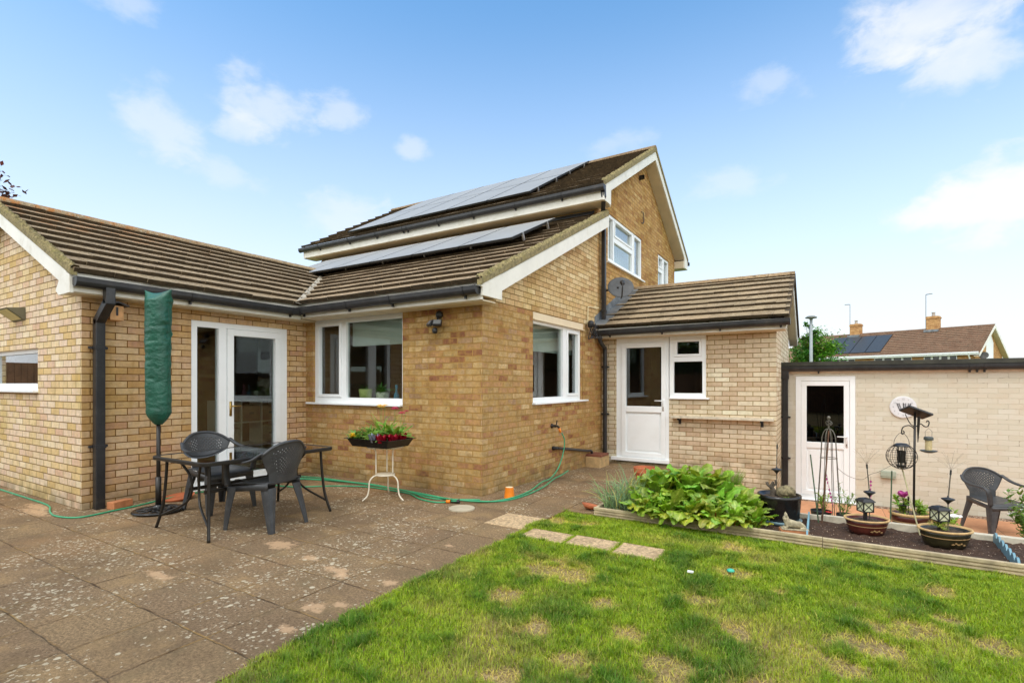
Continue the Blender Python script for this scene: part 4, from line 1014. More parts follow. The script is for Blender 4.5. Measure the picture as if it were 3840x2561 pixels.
dpx, dpy = XL + .075, 2.353
downpipe(house, [(-6.285, dpy, 2.34), (-6.285, dpy, 2.16), (dpx, dpy, 1.98), (dpx, dpy, 0.0)], .042, True, [((dpx, dpy, 1.70), 'Y'), ((dpx, dpy, .66), 'Y')])
downpipe(house, [(-3.16, 8.21, 4.63), (-3.16, 8.22, 4.50), (-3.325, 8.60, 4.22), (-3.325, 8.66, 4.15), (-3.325, 8.66, 2.45)], .036, True, [((-3.325, 8.66, 2.62), 'Y')])
downpipe(house, curve([(-3.30, 8.40, 2.22), (-3.30, 8.40, 2.11), (-3.305, 8.45, 2.05), (-3.31, 8.64, 1.96), (-3.315, 8.69, 1.88), (-3.315, 8.69, 1.0), (-3.315, 8.69, .03)], 5), .036, False, [((-3.315, 8.69, 1.62), 'X'), ((-3.315, 8.69, .78), 'X')])
mb = MB(); mb.tube(curve([(XK - .01, 6.767, .37), (XK + .05, 6.78, .37), (XK + .055, 6.86, .362), (XK + .055, 7.9, .21), (XK + .06, 8.08, .19), (XK + .065, 8.13, .15), (XK + .065, 8.135, .05)], 4), .022, 12); mb.lathe([(.032, 0), (.032, .02)], 12, (XK + .012, 6.767, .37), M=Matrix.Rotation(R(90), 4, 'Y')); mb.obj('waste_pipe', BLACKP, house, smooth=True)
mb = MB(); mb.box(-3.395, -3.135, 7.98, 8.42, -.4, .10); o = mb.obj('drain_box', BLOCKB, house, bevel=.006); WORLD_OFF[o.name] = Vector()
mb = MB(); mb.box(-3.395, -3.12, 8.0, 8.36, .10, .135); mb.obj('lid', simple('rusty brown lid', s2l(128, 76, 56), .8, var=.2), o, bevel=.004)
# cable knot and alarm parts under the porch eave corner
mb = MB(); mb.tube(curve([(XK + .03, 8.03, 2.30), (XK + .03, 8.04, 2.55), (XK + .03, 8.07, 2.62), (XK + .03, 8.35, 2.64), (XK + .04, 8.5, 2.66)], 6), .009, 8); mb.obj('overflow_pipe', simple('cream plastic', s2l(232, 218, 176), .5), house, smooth=True)
mb = MB(); rr_ = random.Random(9)
for k in range(9):
    c = Vector((XK + .10, 8.10, 2.22)); pts = [c + Vector((rr_.uniform(-.06, .1), rr_.uniform(-.14, .18), rr_.uniform(-.16, .14))) for _ in range(5)]
    mb.tube(curve(pts, 5), .007, 6)
mb.lathe([(0.001, -.06), (.05, -.05), (.055, .03), (.03, .06), (.001, .065)], 14, (XK + .09, 8.02, 2.32)); mb.obj('cable_bundle', BLACKP, house, smooth=True)
mb = MB(); mb.tube(curve([(XK + .01, 11.12, 5.11), (XK + .03, 11.2, 5.10), (XK + .03, 11.22, 5.0), (XK + .03, 11.19, 4.88), (XK + .02, 11.1, 4.86)], 6), .009, 6); mb.obj('wire_loop', BLACKP, house, smooth=True)
mb = MB(); mb.lathe([(.05, 0), (.05, .1)], 14, (XK, 11.0, 5.82), M=Matrix.Rotation(R(90), 4, 'Y')); mb.obj('vent_pipe', BLACKP, house)

# ------------------------------------------------------------------ solar panels
def solar(x0, y0, base, slope, lift=.12):
    """portrait panel on the roof: right edge x0, lower edge y0"""
    cs = 1 / math.hypot(1, slope); zf = base(y0) + lift
    M_ = Matrix(((-1, 0, 0, x0), (0, cs, -slope * cs, y0), (0, slope * cs, cs, zf), (0, 0, 0, 1)))
    mb = MB(); mb.box(.0, .974, 0, 1.632, -.035, 0, M_); e = mb.obj('solar_panel', PVF, house); WORLD_OFF[e.name] = Vector()
    mb = MB(); mb.box(.014, .960, .014, 1.618, 0.0005, .0025, M_); mb.obj('glass', PV, e)
    for v in (.35, 1.25):
        mb = MB(); mb.box(-.013, .013, v - .02, v + .02, -.12, .006, M_); mb.obj('clamp', ALU, e)


mbase = lambda y: MZ + MP * (y - ME)
for c in range(5):
    for r in range(2): solar(-4.645 - c * .99, 8.31 + r * 1.65 * cosm, mbase, MP)
for c in range(6): solar(-3.90 - c * .99, 6.43, kzz, KP, .165)

# ------------------------------------------------------------------ things fixed to the house
def thing(name, label, cat, loc, rz=0, group=None): return tag(empty(name, loc, rz), label, cat, group)


dish = thing('satellite_dish', 'dark grey satellite dish on the gable above the porch roof', 'satellite dish', (XK + .02, 8.80, 2.75))
Md = Matrix.Translation((.34, -.06, .28)) @ Matrix.Rotation(R(26), 4, 'Z') @ Matrix.Rotation(R(68), 4, 'X') @ Matrix.Scale(.87, 4)
mb = MB(); mb.lathe([(0.001, -.055), (.10, -.048), (.2, -.028), (.26, -.006), (.265, 0), (.26, .006), (.2, -.012), (.1, -.033), (.001, -.04)], 36, ax=1., ay=.9, M=Md); mb.obj('reflector', simple('dish grey', (.075, .077, .08), .5, var=.2), dish, smooth=True)
mb = MB(); mb.tube([Md @ Vector((0, -.25, -.01)), Md @ Vector((0, -.28, .12)), Md @ Vector((0, -.1, .33))], .012, 8); mb.obj('arm', BLACKP, dish, smooth=True)
mb = MB(); mb.tube([Md @ Vector((0, -.12, .30)), Md @ Vector((0, -.06, .27))], [.03, .045], 12); mb.obj('receiver', BLACKP, dish, smooth=True)
mb = MB(); mb.tube([(0, 0, .25), (.12, -.02, .26), (.30, -.05, .28)], .018, 8); mb.box(-.02, .01, -.06, .06, .15, .35); mb.obj('bracket', BLACKP, dish)

lt = thing('security_light', 'black twin floodlight with motion sensor on the brown brick wall', 'security light', (-4.03, YK, 2.07))
mb = MB(); mb.lathe([(.001, 0), (.045, .0), (.05, .03), (.02, .055), (.001, .055)], 16, (0, 0, .10), M=Matrix.Rotation(R(90), 4, 'X')); mb.tube([(0, -.04, .08), (0, -.06, .02), (0, -.07, -.04)], .012, 8); mb.obj('mount', BLACKP, lt, smooth=True)
for s_ in (-1, 1):
    Mh = Matrix.Translation((s_ * .055 - .02, -.10, -.01)) @ Matrix.Rotation(R(s_ * 30), 4, 'Z') @ Matrix.Rotation(R(-35), 4, 'X')
    mb = MB(); mb.box(-.055, .055, -.02, .02, -.04, .04, Mh); hd = mb.obj('lamp_head', BLACKP, lt, bevel=.006); WORLD_OFF[hd.name] = Vector()
    mb = MB(); mb.box(-.045, .045, -.024, -.0205, -.03, .03, Mh); mb.obj('lens', simple('lens grey', (.25, .26, .27), .2), hd)
mb = MB(); mb.lathe([(.001, -.04), (.03, -.03), (.036, 0), (.025, .03), (.001, .04)], 14, (-.01, -.09, -.10)); mb.obj('sensor', BLACKP, lt, smooth=True)

nb = thing('nest_box', 'small raw wooden nest box with black roof under the eave', 'bird box', (XL, 2.485, 2.0))
mb = MB(); mb.box(0.0, .15, -.062, .062, 0.0, .155); mb.obj('body', WOODN, nb, bevel=.003)
mb = MB(); mb.box(.151, .154, -.01, .01, .05, .14); mb.obj('slot', BLACKP, nb)
mb = MB(); mb.prism([(-.1, .15), (0, .185), (.1, .15), (.1, .163), (0, .2), (-.1, .163)], lambda a, z: Vector((0, a, z)), lambda a, z: Vector((.19, a, z))); mb.obj('roof', BLACKP, nb)

hood = thing('wall_lamp', 'grey wedge shaped outdoor wall lamp on the buff gable', 'wall lamp', (-8.33, YL, 2.16))
mb = MB(); mb.prism([(0, .08), (-.17, .06), (0, -.075)], lambda a, z: Vector((.12, a, z)), lambda a, z: Vector((-.30, a, z))); mb.obj('housing', simple('greenish grey metal', s2l(110, 108, 88), .5, var=.1), hood)
mb = MB(); mb.add([(.08, -.159, .045), (-.26, -.159, .045), (-.26, -.03, -.06), (.08, -.03, -.06)], [(0, 1, 2, 3)]); mb.obj('lens', simple('yellowed lens', s2l(214, 200, 140), .4), hood, solid=.004)

shelf = thing('wall_shelf', 'weathered wooden plank shelf on the pale pink porch wall', 'shelf', (-1.38, YP, .75))
mb = MB(); mb.box(-.765, .765, -.14, -.002, .0, .038); mb.obj('plank', GREYTIMBER, shelf, bevel=.003)
for x in (-.64, .60):
    mb = MB(); mb.box(x - .02, x + .02, -.11, -.001, -.03, -.001); mb.box(x - .02, x + .02, -.014, -.001, -.10, -.03); mb.obj('bracket', BLACKP, shelf)

tap = thing('garden_tap', 'dark outdoor tap with orange hose connector on the brick side wall', 'tap', (XK, 6.74, .70))
mb = MB(); mb.lathe([(.001, 0), (.035, 0), (.035, .012), (.02, .02), (.02, .07)], 14, M=Matrix.Rotation(R(90), 4, 'Y')); mb.tube(curve([(.05, 0, 0), (.09, .01, 0), (.115, .02, -.03)], 4), .016, 10); mb.obj('body', METAL_DK, tap, smooth=True)
mb = MB(); mb.tube([(.07, .02, .02), (.075, .03, .085)], .009, 8); mb.obj('lever', METAL_DK, tap)
mb = MB(); mb.tube([(.115, .02, -.03), (.13, .035, -.095)], [.019, .016], 12); mb.obj('connector', ORANGE, tap, smooth=True)

# ------------------------------------------------------------------ garage
gar = empty('garage', (3, YG + 2.5, ZY), world=True); tag(gar, 'low flat roofed garage with cream painted brick wall and white door', 'garage')
GD = (-.372, .475, -.62, 1.448)
pg = plY(YG)
mb = MB(); wall(mb, pg, XP, 7.5, -.85, 1.60, [GD], th=.12); mb.obj('wall', B_PAINT, gar)
mb = MB(); mb.box(-1.2, 7.6, YG - .12, YG + 5.2, 1.62, 1.685); mb.obj('roof', simple('green black felt edge', (.04, .04, .03), .8, var=.4, vscale=5., dirt=((.07, .075, .03), .5, 6.)), gar)
mb = MB(); mb.box(XP, 7.5, YG - .03, YG - .002, 1.50, 1.60); mb.obj('fascia', simple('cream pink fascia', s2l(222, 202, 178), .5), gar, bevel=.003)
g = gutter(gar, (XP - .02, YG - .03, 1.612), (7.5, YG - .03, 1.616), (0, -1, 0), r=.05, brackets=(.07, .305, .315, .325, .52, .7))
dp = downpipe(gar, [(-.525, YG - .075, 1.58), (-.525, YG - .07, 1.45), (-.525, YG - .052, 1.40), (-.525, YG - .052, -.6)], .043, True, [((-.525, YG - .052, .75), 'X'), ((-.525, YG - .052, .05), 'X')])
mb = MB(); mb.box(-.60, -.47, YG - .11, YG - .002, 1.40, 1.66); mb.obj('hopper', BLACKP, gar, bevel=.006)
dr = frame_mesh(pg, GD[0] + .002, GD[1] - .002, -.615, GD[3] - .002, [(-.292, .40, -.55, 1.37)], -.09, .012).obj('door', WHITE, gar, bevel=.005); WORLD_OFF[dr.name] = Vector()
mb = MB(); ring(mb, pg, -.289, .397, -.547, 1.367, .08, -.07, .002); mb.pbox(pg, -.209, .317, .245, .345, -.07, .002); mb.obj('leaf', WHITE, dr, bevel=.006)
mb = MB(); mb.pbox(pg, -.211, .319, .343, 1.29, -.045, -.04); mb.obj('pane', GLASSDK, dr)
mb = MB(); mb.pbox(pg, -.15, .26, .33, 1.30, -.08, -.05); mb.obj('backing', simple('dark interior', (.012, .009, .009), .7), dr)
mb = MB(); mb.pbox(pg, -.209, .317, -.467, .245, -.06, -.028); mb.pbox(pg, -.175, .283, -.43, .21, -.028, -.016); mb.obj('panel', WHITE, dr, bevel=.012)
mb = MB(); mb.pbox(pg, .342, .372, .28, .55, .002, .011); mb.tube([pg(.357, .455, .006), pg(.357, .455, .045), pg(.345, .455, .05), pg(.225, .455, .05)], .009); mb.obj('handle', WHITE, dr, smooth=True)
mb = MB(); mb.pbox(pg, .351, .362, .31, .335, .011, .013); mb.obj('keyhole', BLACKP, dr)
mb = MB(); mb.pbox(pg, -.40, .50, -.66, -.612, -.1, .05); mb.obj('threshold', WHITE, dr, bevel=.005)
mb = MB()
for k in range(4):
    mb.box(-.42 + k * .24, -.19 + k * .24, YG - .27, YG - .02, -.88, -.665 + .003 * k)
o = mb.obj('brick_step', simple('terracotta step', s2l(196, 134, 98), .9, var=.18), bevel=.004); tag(o, 'low terracotta brick step below the white garage door', 'step')

box = thing('switch_box', 'grey green weatherproof socket box low on the cream wall', 'socket box', (.90, YG, -.16))
mb = MB(); mb.box(-.095, .095, -.07, 0, 0, .105); mb.obj('body', GREYBOX, box, bevel=.01)
mb = MB(); mb.box(-.098, .098, -.078, -.06, .03, .108); mb.obj('lid', GREYBOX, box, bevel=.006)

clk = thing('wall_clock', 'round white garden clock with dark leaf motif on the cream wall', 'clock', (1.09, YG, .957))
Mx = Matrix.Rotation(R(90), 4, 'X')
mb = MB(); mb.lathe([(.001, 0), (.165, 0), (.172, .012), (.165, .028), (.15, .03), (.001, .03)], 40, M=Mx); mb.obj('case', simple('pale grey clock face', s2l(222, 222, 224), .5, var=.05), clk, smooth=False)
mb = MB(); NUM = simple('soft grey numerals', s2l(170, 170, 172), .6)
for h in range(12):
    a = 2 * math.pi * h / 12
    cu = bpy.data.curves.new('numeral', 'FONT'); cu.body = str(h if h else 12); cu.size = .034; cu.align_x = 'CENTER'; cu.align_y = 'CENTER'; cu.extrude = .0012
    to = bpy.data.objects.new('numeral', cu); C.objects.link(to)
    dg = bpy.context.evaluated_depsgraph_get(); me = bpy.data.meshes.new_from_object(to.evaluated_get(dg)); bpy.data.objects.remove(to)
    Mt = Matrix.Translation((math.sin(a) * .125, -.0325, math.cos(a) * .125)) @ Mx
    mb.add([Mt @ v.co for v in me.vertices], [tuple(p.vertices) for p in me.polygons]); bpy.data.meshes.remove(me)
mb.obj('numerals', NUM, clk)
mb = MB(); rr_ = random.Random(2)
for br in ((-.055, 1.0), (.0, 0.15), (.04, -.6)):
    for k in range(7):
        t = k / 6; x = br[0] + (-.03 * br[1]) * t + .02; z = -.04 + .095 * t
        for s_ in (-1, 1):
            q = Vector((x + s_ * .012, -.0325, z)); e1 = Vector((s_ * .012, 0, .006)); e2 = Vector((-.003 * s_, 0, .006))
            mb.add([q - e1, q - e2, q + e1, q + e2], [(0, 1, 2, 3)])
mb.obj('leaf_motif', simple('dark slate print', (.06, .06, .075), .6), clk, solid=.002)
mb = MB(); mb.box(-.003, .003, -.037, -.034, 0, .07); mb.box(-.0025, .05, -.0385, -.0375, -.0025, .0025); mb.obj('hands', BLACKP, clk)

# ------------------------------------------------------------------ patio furniture
def make_chair(loc, rz, label):
    """faces local +Y; origin on the ground"""
    t = thing('garden_chair', label, 'chair', loc, rz, 'charcoal plastic garden chairs')
    SH = .415
    mb = MB(); mb.grid(lambda u, v: Vector(((u - .5) * lerp(.39, .47, v), lerp(-.20, .235, v), SH - .018 * math.sin(math.pi * u) * math.sin(math.pi * min(v * 1.1, 1)) - (.03 * max(0, v - .88) / .12) ** 1.0 + .02 * (1 - v))), 12, 12)
    mb.add([(x, y, SH + dz) for (x, y, dz) in ((-.235, .235, -.03), (.235, .235, -.03), (.235, .235, -.075), (-.235, .235, -.075))], [(0, 1, 2, 3)])
    for s_ in (-1, 1): mb.add([(s_ * .195, -.2, SH + .02), (s_ * .235, .235, SH - .03), (s_ * .235, .235, SH - .075), (s_ * .195, -.2, SH - .04)], [(0, 1, 2, 3)])
    mb.obj('seat', CHAIRM, t, smooth=True, solid=.006)
    def hw(v): return (.165 + .01 * v if v < .35 else lerp(.1685, .262, ((v - .35) / .65) ** .8))
    def bk(u, v):
        x = (u - .5) * 2; top = .80 - .115 * abs(x) ** 2.6
        z = lerp(SH + .0, top, v); return Vector((x * hw(v), -.205 - .085 * v + .075 * abs(x) ** 2 * (.3 + v), z))
    mb = MB(); NU, NV = 52, 44
    def sk(i, j):
        u, v = (i + .5) / NU, (j + .5) / NV; x = abs(u - .5) * 2
        lim = .66 if v < .5 else .78
        return .16 < v < .86 and x < lim - .1 * max(0, v - .6) and ((i + j) % 4 == 0 or (i - j) % 4 == 0) and (i % 2 == 0)
    mb.grid(bk, NU, NV, sk); mb.obj('backrest', CHAIRM, t, smooth=True, solid=.006)
    # rolled rim round the top of the back
    mb = MB(); mb.tube([bk(u, .985) for u in [i / 24 for i in range(25)]], .014, 8); rim = mb.obj('rim', CHAIRM, t, smooth=True)
    for s_ in (-1, 1):
        p = curve([(s_ * .255, -.205, .71), (s_ * .285, -.13, .655), (s_ * .29, -.02, .625), (s_ * .285, .12, .615), (s_ * .275, .19, .60), (s_ * .262, .215, .54), (s_ * .245, .215, .40)], 6)
        mb = MB(); n = len(p); vv = []; ff = []
        for i, q in enumerate(p):
            tt = (p[min(i + 1, n - 1)] - p[max(i - 1, 0)]).normalized(); sd_ = Vector((s_, 0, 0)); nn = tt.cross(sd_).normalized(); wd = lerp(.018, .027, min(1, i / n * 2)); th = .009
            for a, b2 in ((-1, -1), (1, -1), (1.15, 0), (1, 1), (-1, 1)): vv.append(q + sd_ * wd * a + nn * th * b2)
        for i in range(n - 1):
            for k in range(5): ff.append((i * 5 + k, i * 5 + (k + 1) % 5, (i + 1) * 5 + (k + 1) % 5, (i + 1) * 5 + k))
        ff += [(0, 1, 2, 3, 4), tuple((n - 1) * 5 + k for k in range(5))]
        mb.add(vv, ff); mb.obj('armrest', CHAIRM, t, smooth=True)
    for sx, sy in ((-1, 1), (1, 1), (-1, -1), (1, -1)):
        top = Vector((sx * (.235 if sy > 0 else .19), .225 if sy > 0 else -.205, SH - .03)); bot = Vector((sx * (.265 if sy > 0 else .225), .25 if sy > 0 else -.275, 0))
        mb = MB()
        def sect(c, wd):       # L-section opening inwards with a ribbed outer corner
            o_ = [(0, 0), (-wd * .45, .004), (-wd, 0), (-wd, -.007), (-.009, -.007), (-.009, -wd), (0, -wd), (.004, -wd * .45)]
            return [c + Vector((a * sx, b2 * sy, 0)) for a, b2 in o_]
        A, Mm, B = sect(bot, .042), sect(lerp(bot, top, .55) + Vector((sx * .004, 0, 0)), .068), sect(top, .095)
        for a, b2 in ((A, Mm), (Mm, B)):
            mb.add(a + b2, [(k, (k + 1) % 8, 8 + (k + 1) % 8, 8 + k) for k in range(8)])
        mb.add(A, [tuple(range(8))]); mb.obj('leg', CHAIRM, t)
    return t


c1 = make_chair((-5.47, 3.02, 0), R(-90 + 4), 'charcoal plastic armchair at the glass table, its front toward the table')
def chair_copy(loc, rz, label):
    o = copy_tree(c1); o.location = loc; o.rotation_euler = (0, 0, rz); o['label'] = label; return o
chair_copy((-4.43, 2.90, 0), R(90 + 11), 'charcoal plastic armchair with its lattice back to the lawn, tucked under the table')
chair_copy((1.92, 8.85, ZY), R(-151), 'lone charcoal plastic armchair by the cream garage wall')

TX0, TX1, TY0, TY1, TZ = -5.24, -4.34, 2.27, 3.60, .665
tb = thing('garden_table', 'rectangular smoked glass patio table with dark curved metal legs', 'table', ((TX0 + TX1) / 2, (TY0 + TY1) / 2, 0))
hx, hy = (TX1 - TX0) / 2, (TY1 - TY0) / 2
def rrect(hx, hy, r, z, n=6):
    out = []
    for cx, cy, a0 in ((hx - r, hy - r, 0), (-hx + r, hy - r, 90), (-hx + r, -hy + r, 180), (hx - r, -hy + r, 270)):
        for k in range(n + 1): a = R(a0 + 90 * k / n); out.append(Vector((cx + r * math.cos(a), cy + r * math.sin(a), z)))
    return out
mb = MB(); a, b2 = rrect(hx - .022, hy - .022, .05, TZ - .004), rrect(hx - .022, hy - .022, .05, TZ - .010); n = len(a)
mb.add(a + b2, [tuple(range(n)), tuple(range(n, 2 * n))[::-1]] + [(i, (i + 1) % n, n + (i + 1) % n, n + i) for i in range(n)]); mb.obj('glass_top', TABLEG, tb)
mb = MB(); o1, i1 = rrect(hx, hy, .07, TZ), rrect(hx - .026, hy - .026, .048, TZ); o2, i2 = rrect(hx, hy, .07, TZ - .034), rrect(hx - .026, hy - .026, .048, TZ - .034); vv = o1 + i1 + i2 + o2
mb.add(vv, [(k * n + i, k * n + (i + 1) % n, ((k + 1) % 4) * n + (i + 1) % n, ((k + 1) % 4) * n + i) for k in range(4) for i in range(n)]); mb.obj('rim', METAL_DK, tb, bevel=.006)
for sx in (-1, 1):
    for sy in (-1, 1):
        X, Y = sx * (hx - .10), sy * (hy - .10)
        mb = MB(); mb.tube(curve([(X, Y, TZ - .03), (X + sx * .01, Y + sy * .005, .45), (X + sx * .035, Y + sy * .02, .2), (X + sx * .09, Y + sy * .05, .0)], 6), .0135, 8)
        mb.tube(curve([(X - sx * .16, Y - sy * .02, TZ - .03), (X - sx * .27, Y - sy * .06, .50), (X - sx * .29, Y - sy * .07, .36), (X - sx * .22, Y - sy * .045, .24), (X + sx * .05, Y + sy * .03, .115)], 7), .011, 8)
        mb.obj('leg', METAL_DK, tb, smooth=True)
mb = MB()
for sx in (-1, 1): mb.box(sx * .13 - .012, sx * .13 + .012, -hy + .18, hy - .18, .345, .375)
mb.box(-.2, .2, -.02, .02, .346, .370); mb.box(-.02, .02, -.25, -.21, .375, TZ - .03); mb.box(-.02, .02, .21, .25, .375, TZ - .03); mb.obj('stretcher', METAL_DK, tb)

# closed parasol in its cover
um = thing('parasol', 'closed parasol in a crinkled dark green cover on a black cast iron base', 'parasol', (-5.86, 2.62, 0))
mb = MB(); mb.tube([(0, 0, .03), (0, 0, 1.0)], .019, 14); mb.tube([(0, 0, .02), (0, 0, .36)], .027, 14); mb.obj('pole', METAL_DK, um, smooth=True)
mb = MB(); rr_ = random.Random(12); pts = [(rr_.uniform(0, 6.28), rr_.uniform(0, 1), rr_.uniform(.012, .035), rr_.uniform(-.007, .008)) for _ in range(260)]
def cover(u, v):
    a = u * 2 * math.pi; z = lerp(.90, 2.27, v)
    r = .108 if v > .1 else .03 + .078 * math.sin(min(1, v / .1) * math.pi / 2)
    r *= 1.0 + .06 * v + (.10 * max(0, v - .55))
    r += .004 * math.sin(a * 3 + v * 5)
    for pa, pv, ps, pd in pts:
        da = abs((a - pa + math.pi) % (2 * math.pi) - math.pi) / (1.3); dv = (v - pv) / ps * 1.6
        r += pd * math.exp(-(da * da * 9 + dv * dv)) * (.45 + .9 * v)
    fl = max(0, (v - .93) / .07)
    x, y = math.cos(a) * r, math.sin(a) * r
    q = Vector((x * (1 + .25 * fl), y * (1 - .75 * fl), z + .02 * fl * math.cos(a * 2)))
    return Matrix.Rotation(R(25), 3, 'Z') @ q + Vector((.0, 0, 0))
mb.grid(cover, 72, 110); mb.obj('cover', COVERG, um, smooth=True, solid=.003)
mb = MB(); mb.lathe([(.17, .005), (.225, .005), (.235, .018), (.225, .03), (.19, .034), (.17, .025)], 40); mb.lathe([(.03, .01), (.055, .02), (.05, .06), (.03, .075)], 20)
for k in range(10):
    a = 2 * math.pi * k / 10
    f = lambda r, da, z: Vector((r * math.cos(a + da), r * math.sin(a + da), z))
    mb.tube(curve([f(.05, 0, .035), f(.09, .25, .04), f(.13, .1, .036), f(.19, -.2, .026)], 4), .011, 6); mb.tube(curve([f(.06, .1, .03), f(.11, -.25, .036), f(.15, .15, .03), f(.185, .35, .026)], 4), .009, 6)
mb.obj('base', IRON, um, smooth=True)

# plant stand with a tray of bedding plants
st = thing('plant_stand', 'cream metal pedestal plant stand with three curved legs', 'plant stand', (-4.30, 4.28, 0))
mb = MB(); mb.lathe([(.001, .588), (.2, .588), (.21, .596), (.21, .606), (.2, .612), (.001, .612)], 36); mb.obj('top', STANDW, st, smooth=False, bevel=.003)
mb = MB(); mb.lathe([(.001, .268), (.108, .268), (.113, .275), (.108, .283), (.001, .283)], 30); mb.obj('shelf', STANDW, st)
for k, a in enumerate((R(-114), R(2), R(126))):
    f = lambda r, z: Vector((r * math.cos(a), r * math.sin(a), z))
    mb = MB(); mb.tube(curve([f(.15, .59), f(.125, .57), f(.112, .52), f(.112, .29)], 6), .0075, 8)
    mb.tube(curve([f(.09, .272), f(.14, .265), f(.185, .215), f(.195, .12), f(.215, .05), f(.27, .004)], 6), .0085, 8); mb.obj('leg', STANDW, st, smooth=True)
tray = thing('plant_tray', 'black plastic tray of bedding plants on the cream stand', 'plant tray', (-4.32, 4.22, .612), R(0))
TL, TW = .32, .20
mb = MB()
P0 = [(-TL, -TW), (TL, -TW), (TL, TW), (-TL, TW)]
def tp(s_, z): return [Vector((x * s_, y * s_, z)) for x, y in P0]
A, B, Cc = tp(.84, .0), tp(1.0, .085), tp(1.1, .088)
mb.add(A + B, [(0, 1, 2, 3)] + [(i, (i + 1) % 4, 4 + (i + 1) % 4, 4 + i) for i in range(4)]); mb.add(B + Cc, [(i, (i + 1) % 4, 4 + (i + 1) % 4, 4 + i) for i in range(4)])
mb.obj('tray', BLACKPOT, tray, solid=.005)
mb = MB(); mb.add(tp(.93, .055), [(0, 1, 2, 3)]); mb.obj('compost', SOILM, tray)


def leaf(mb, base, az, el, L, W, droop=.5, ruff=.0, col=(1, 1, 1), n=5, fold=.15, rr=rnd):
    """one leaf blade as a small curved grid"""
    d = Vector((math.cos(az) * math.cos(el), math.sin(az) * math.cos(el), math.sin(el))); sd_ = Vector((-math.sin(az), math.cos(az), 0)); p = Vector(base); e = el; pts = []
    for k in range(n + 1):
        pts.append((p.copy(), Vector((math.cos(az) * math.cos(e), math.sin(az) * math.cos(e), math.sin(e))))); p = p + pts[-1][1] * (L / n); e -= droop / n * (1 + k * .3)
    ph = rr.uniform(0, 6)
    vv = []
    for k, (q, t) in enumerate(pts):
        u = k / n; wd = W * (math.sin(math.pi * min(1, u * .92 + .08)) ** .7) * (1 - .25 * u); nn = t.cross(sd_)
        for a in (-1, -.5, 0, .5, 1):
            rz = ruff * math.sin(ph + u * 9 + a * 3.1) * abs(a); vv.append(q + sd_ * wd * a * .5 + nn * (-fold * W * abs(a) + rz * W))
    c2 = tuple(x * rr.uniform(.85, 1.15) for x in col)
    mb.add(vv, [(k * 5 + a, k * 5 + a + 1, (k + 1) * 5 + a + 1, (k + 1) * 5 + a) for k in range(n) for a in range(4)], c2)


def bedding(x, y, name, label, cat, lcol, flowers, n=26, h=.10, L=.10, W=.03):
    L *= 1.75; W *= 1.25; n = int(n * 1.6)
    t = empty(name, (x, y, .612 + .058)); tag(t, label, cat); rr = random.Random(hash(label) % 1000)
    rr = random.Random(len(label) * 7)
    mb = MB()
    for k in range(n): leaf(mb, (rr.uniform(-.025, .025), rr.uniform(-.025, .025), 0), rr.uniform(0, 6.28), rr.uniform(.5, 1.4), L * rr.uniform(.7, 1.25), W * rr.uniform(.7, 1.2), rr.uniform(.4, 1.2), .1, tuple(c * rr.uniform(.8, 1.2) for c in lcol), 4, rr=rr)
    mb.obj('leaves', GENLEAF, t, smooth=True)
    for (fx, fy, fz, fr, fc, stem) in flowers:
        fr *= 1.35
        mb = MB()
        for ring_ in range(3):
            for k in range(9):
                a = 2 * math.pi * k / 9 + ring_ * .35; r = fr * (1 - .25 * ring_); z = fz + ring_ * fr * .22
                q0, q1, q2 = Vector((fx, fy, z)), Vector((fx + r * math.cos(a - .3), fy + r * math.sin(a - .3), z + fr * .22)), Vector((fx + r * math.cos(a + .3), fy + r * math.sin(a + .3), z + fr * .2)); q3 = Vector((fx + r * 1.15 * math.cos(a), fy + r * 1.15 * math.sin(a), z + fr * .1))
                mb.add([q0, q1, q3, q2], [(0, 1, 2, 3)], tuple(c * rr.uniform(.85, 1.15) for c in fc))
        fo = mb.obj('flower', PETAL, t)
        if stem:
            mb = MB(); mb.tube(curve([(fx * .3, fy * .3, 0), (fx * .7, fy * .7, fz * .5), (fx, fy, fz)], 4), .0025, 5); mb.obj('stem', GENLEAF, t)


YEL, PNK, RED, CRM = s2l(250, 206, 40), s2l(216, 50, 120), s2l(170, 20, 44), s2l(250, 226, 120)
bedding(-4.58, 4.10, 'pansy', 'yellow pansy at the left end of the black tray', 'plant', (.8, .95, .9), [(-.03, -.03, .055, .035, YEL, False), (.0, -.045, .04, .03, YEL, False)], 24, L=.09)
bedding(-4.50, 4.25, 'bedding_plant', 'bushy green bedding plant beside the yellow pansy in the tray', 'plant', (.75, 1.0, .8), [], 30, L=.11)
bedding(-4.36, 4.30, 'ranunculus', 'tall yellow flowered plant with narrow leaves in the tray', 'plant', (1.1, 1.3, .8), [(-.05, .0, .39, .026, YEL, True), (-.01, -.01, .375, .032, CRM, True), (.035, .0, .395, .024, YEL, True)], 34, L=.19, W=.018)
bedding(-4.18, 4.30, 'gerbera', 'tall pink flowered plant with broad leaves in the tray', 'plant', (.75, 1.05, .6), [(.02, -.01, .36, .033, PNK, True), (.10, .02, .31, .03, PNK, True), (.16, .03, .335, .022, s2l(200, 60, 110), True)], 26, L=.15, W=.045)
bedding(-4.34, 4.14, 'bedding_plant', 'low light green bedding plant behind the silver foil in the tray', 'plant', (1.2, 1.4, .8), [], 40, L=.07, W=.015)
FOIL = simple('red foil', s2l(150, 16, 40), .18, metal=.6, var=.4, vscale=40.); FOILS = simple('silver foil', s2l(150, 156, 176), .2, metal=.7, var=.4, vscale=40.)
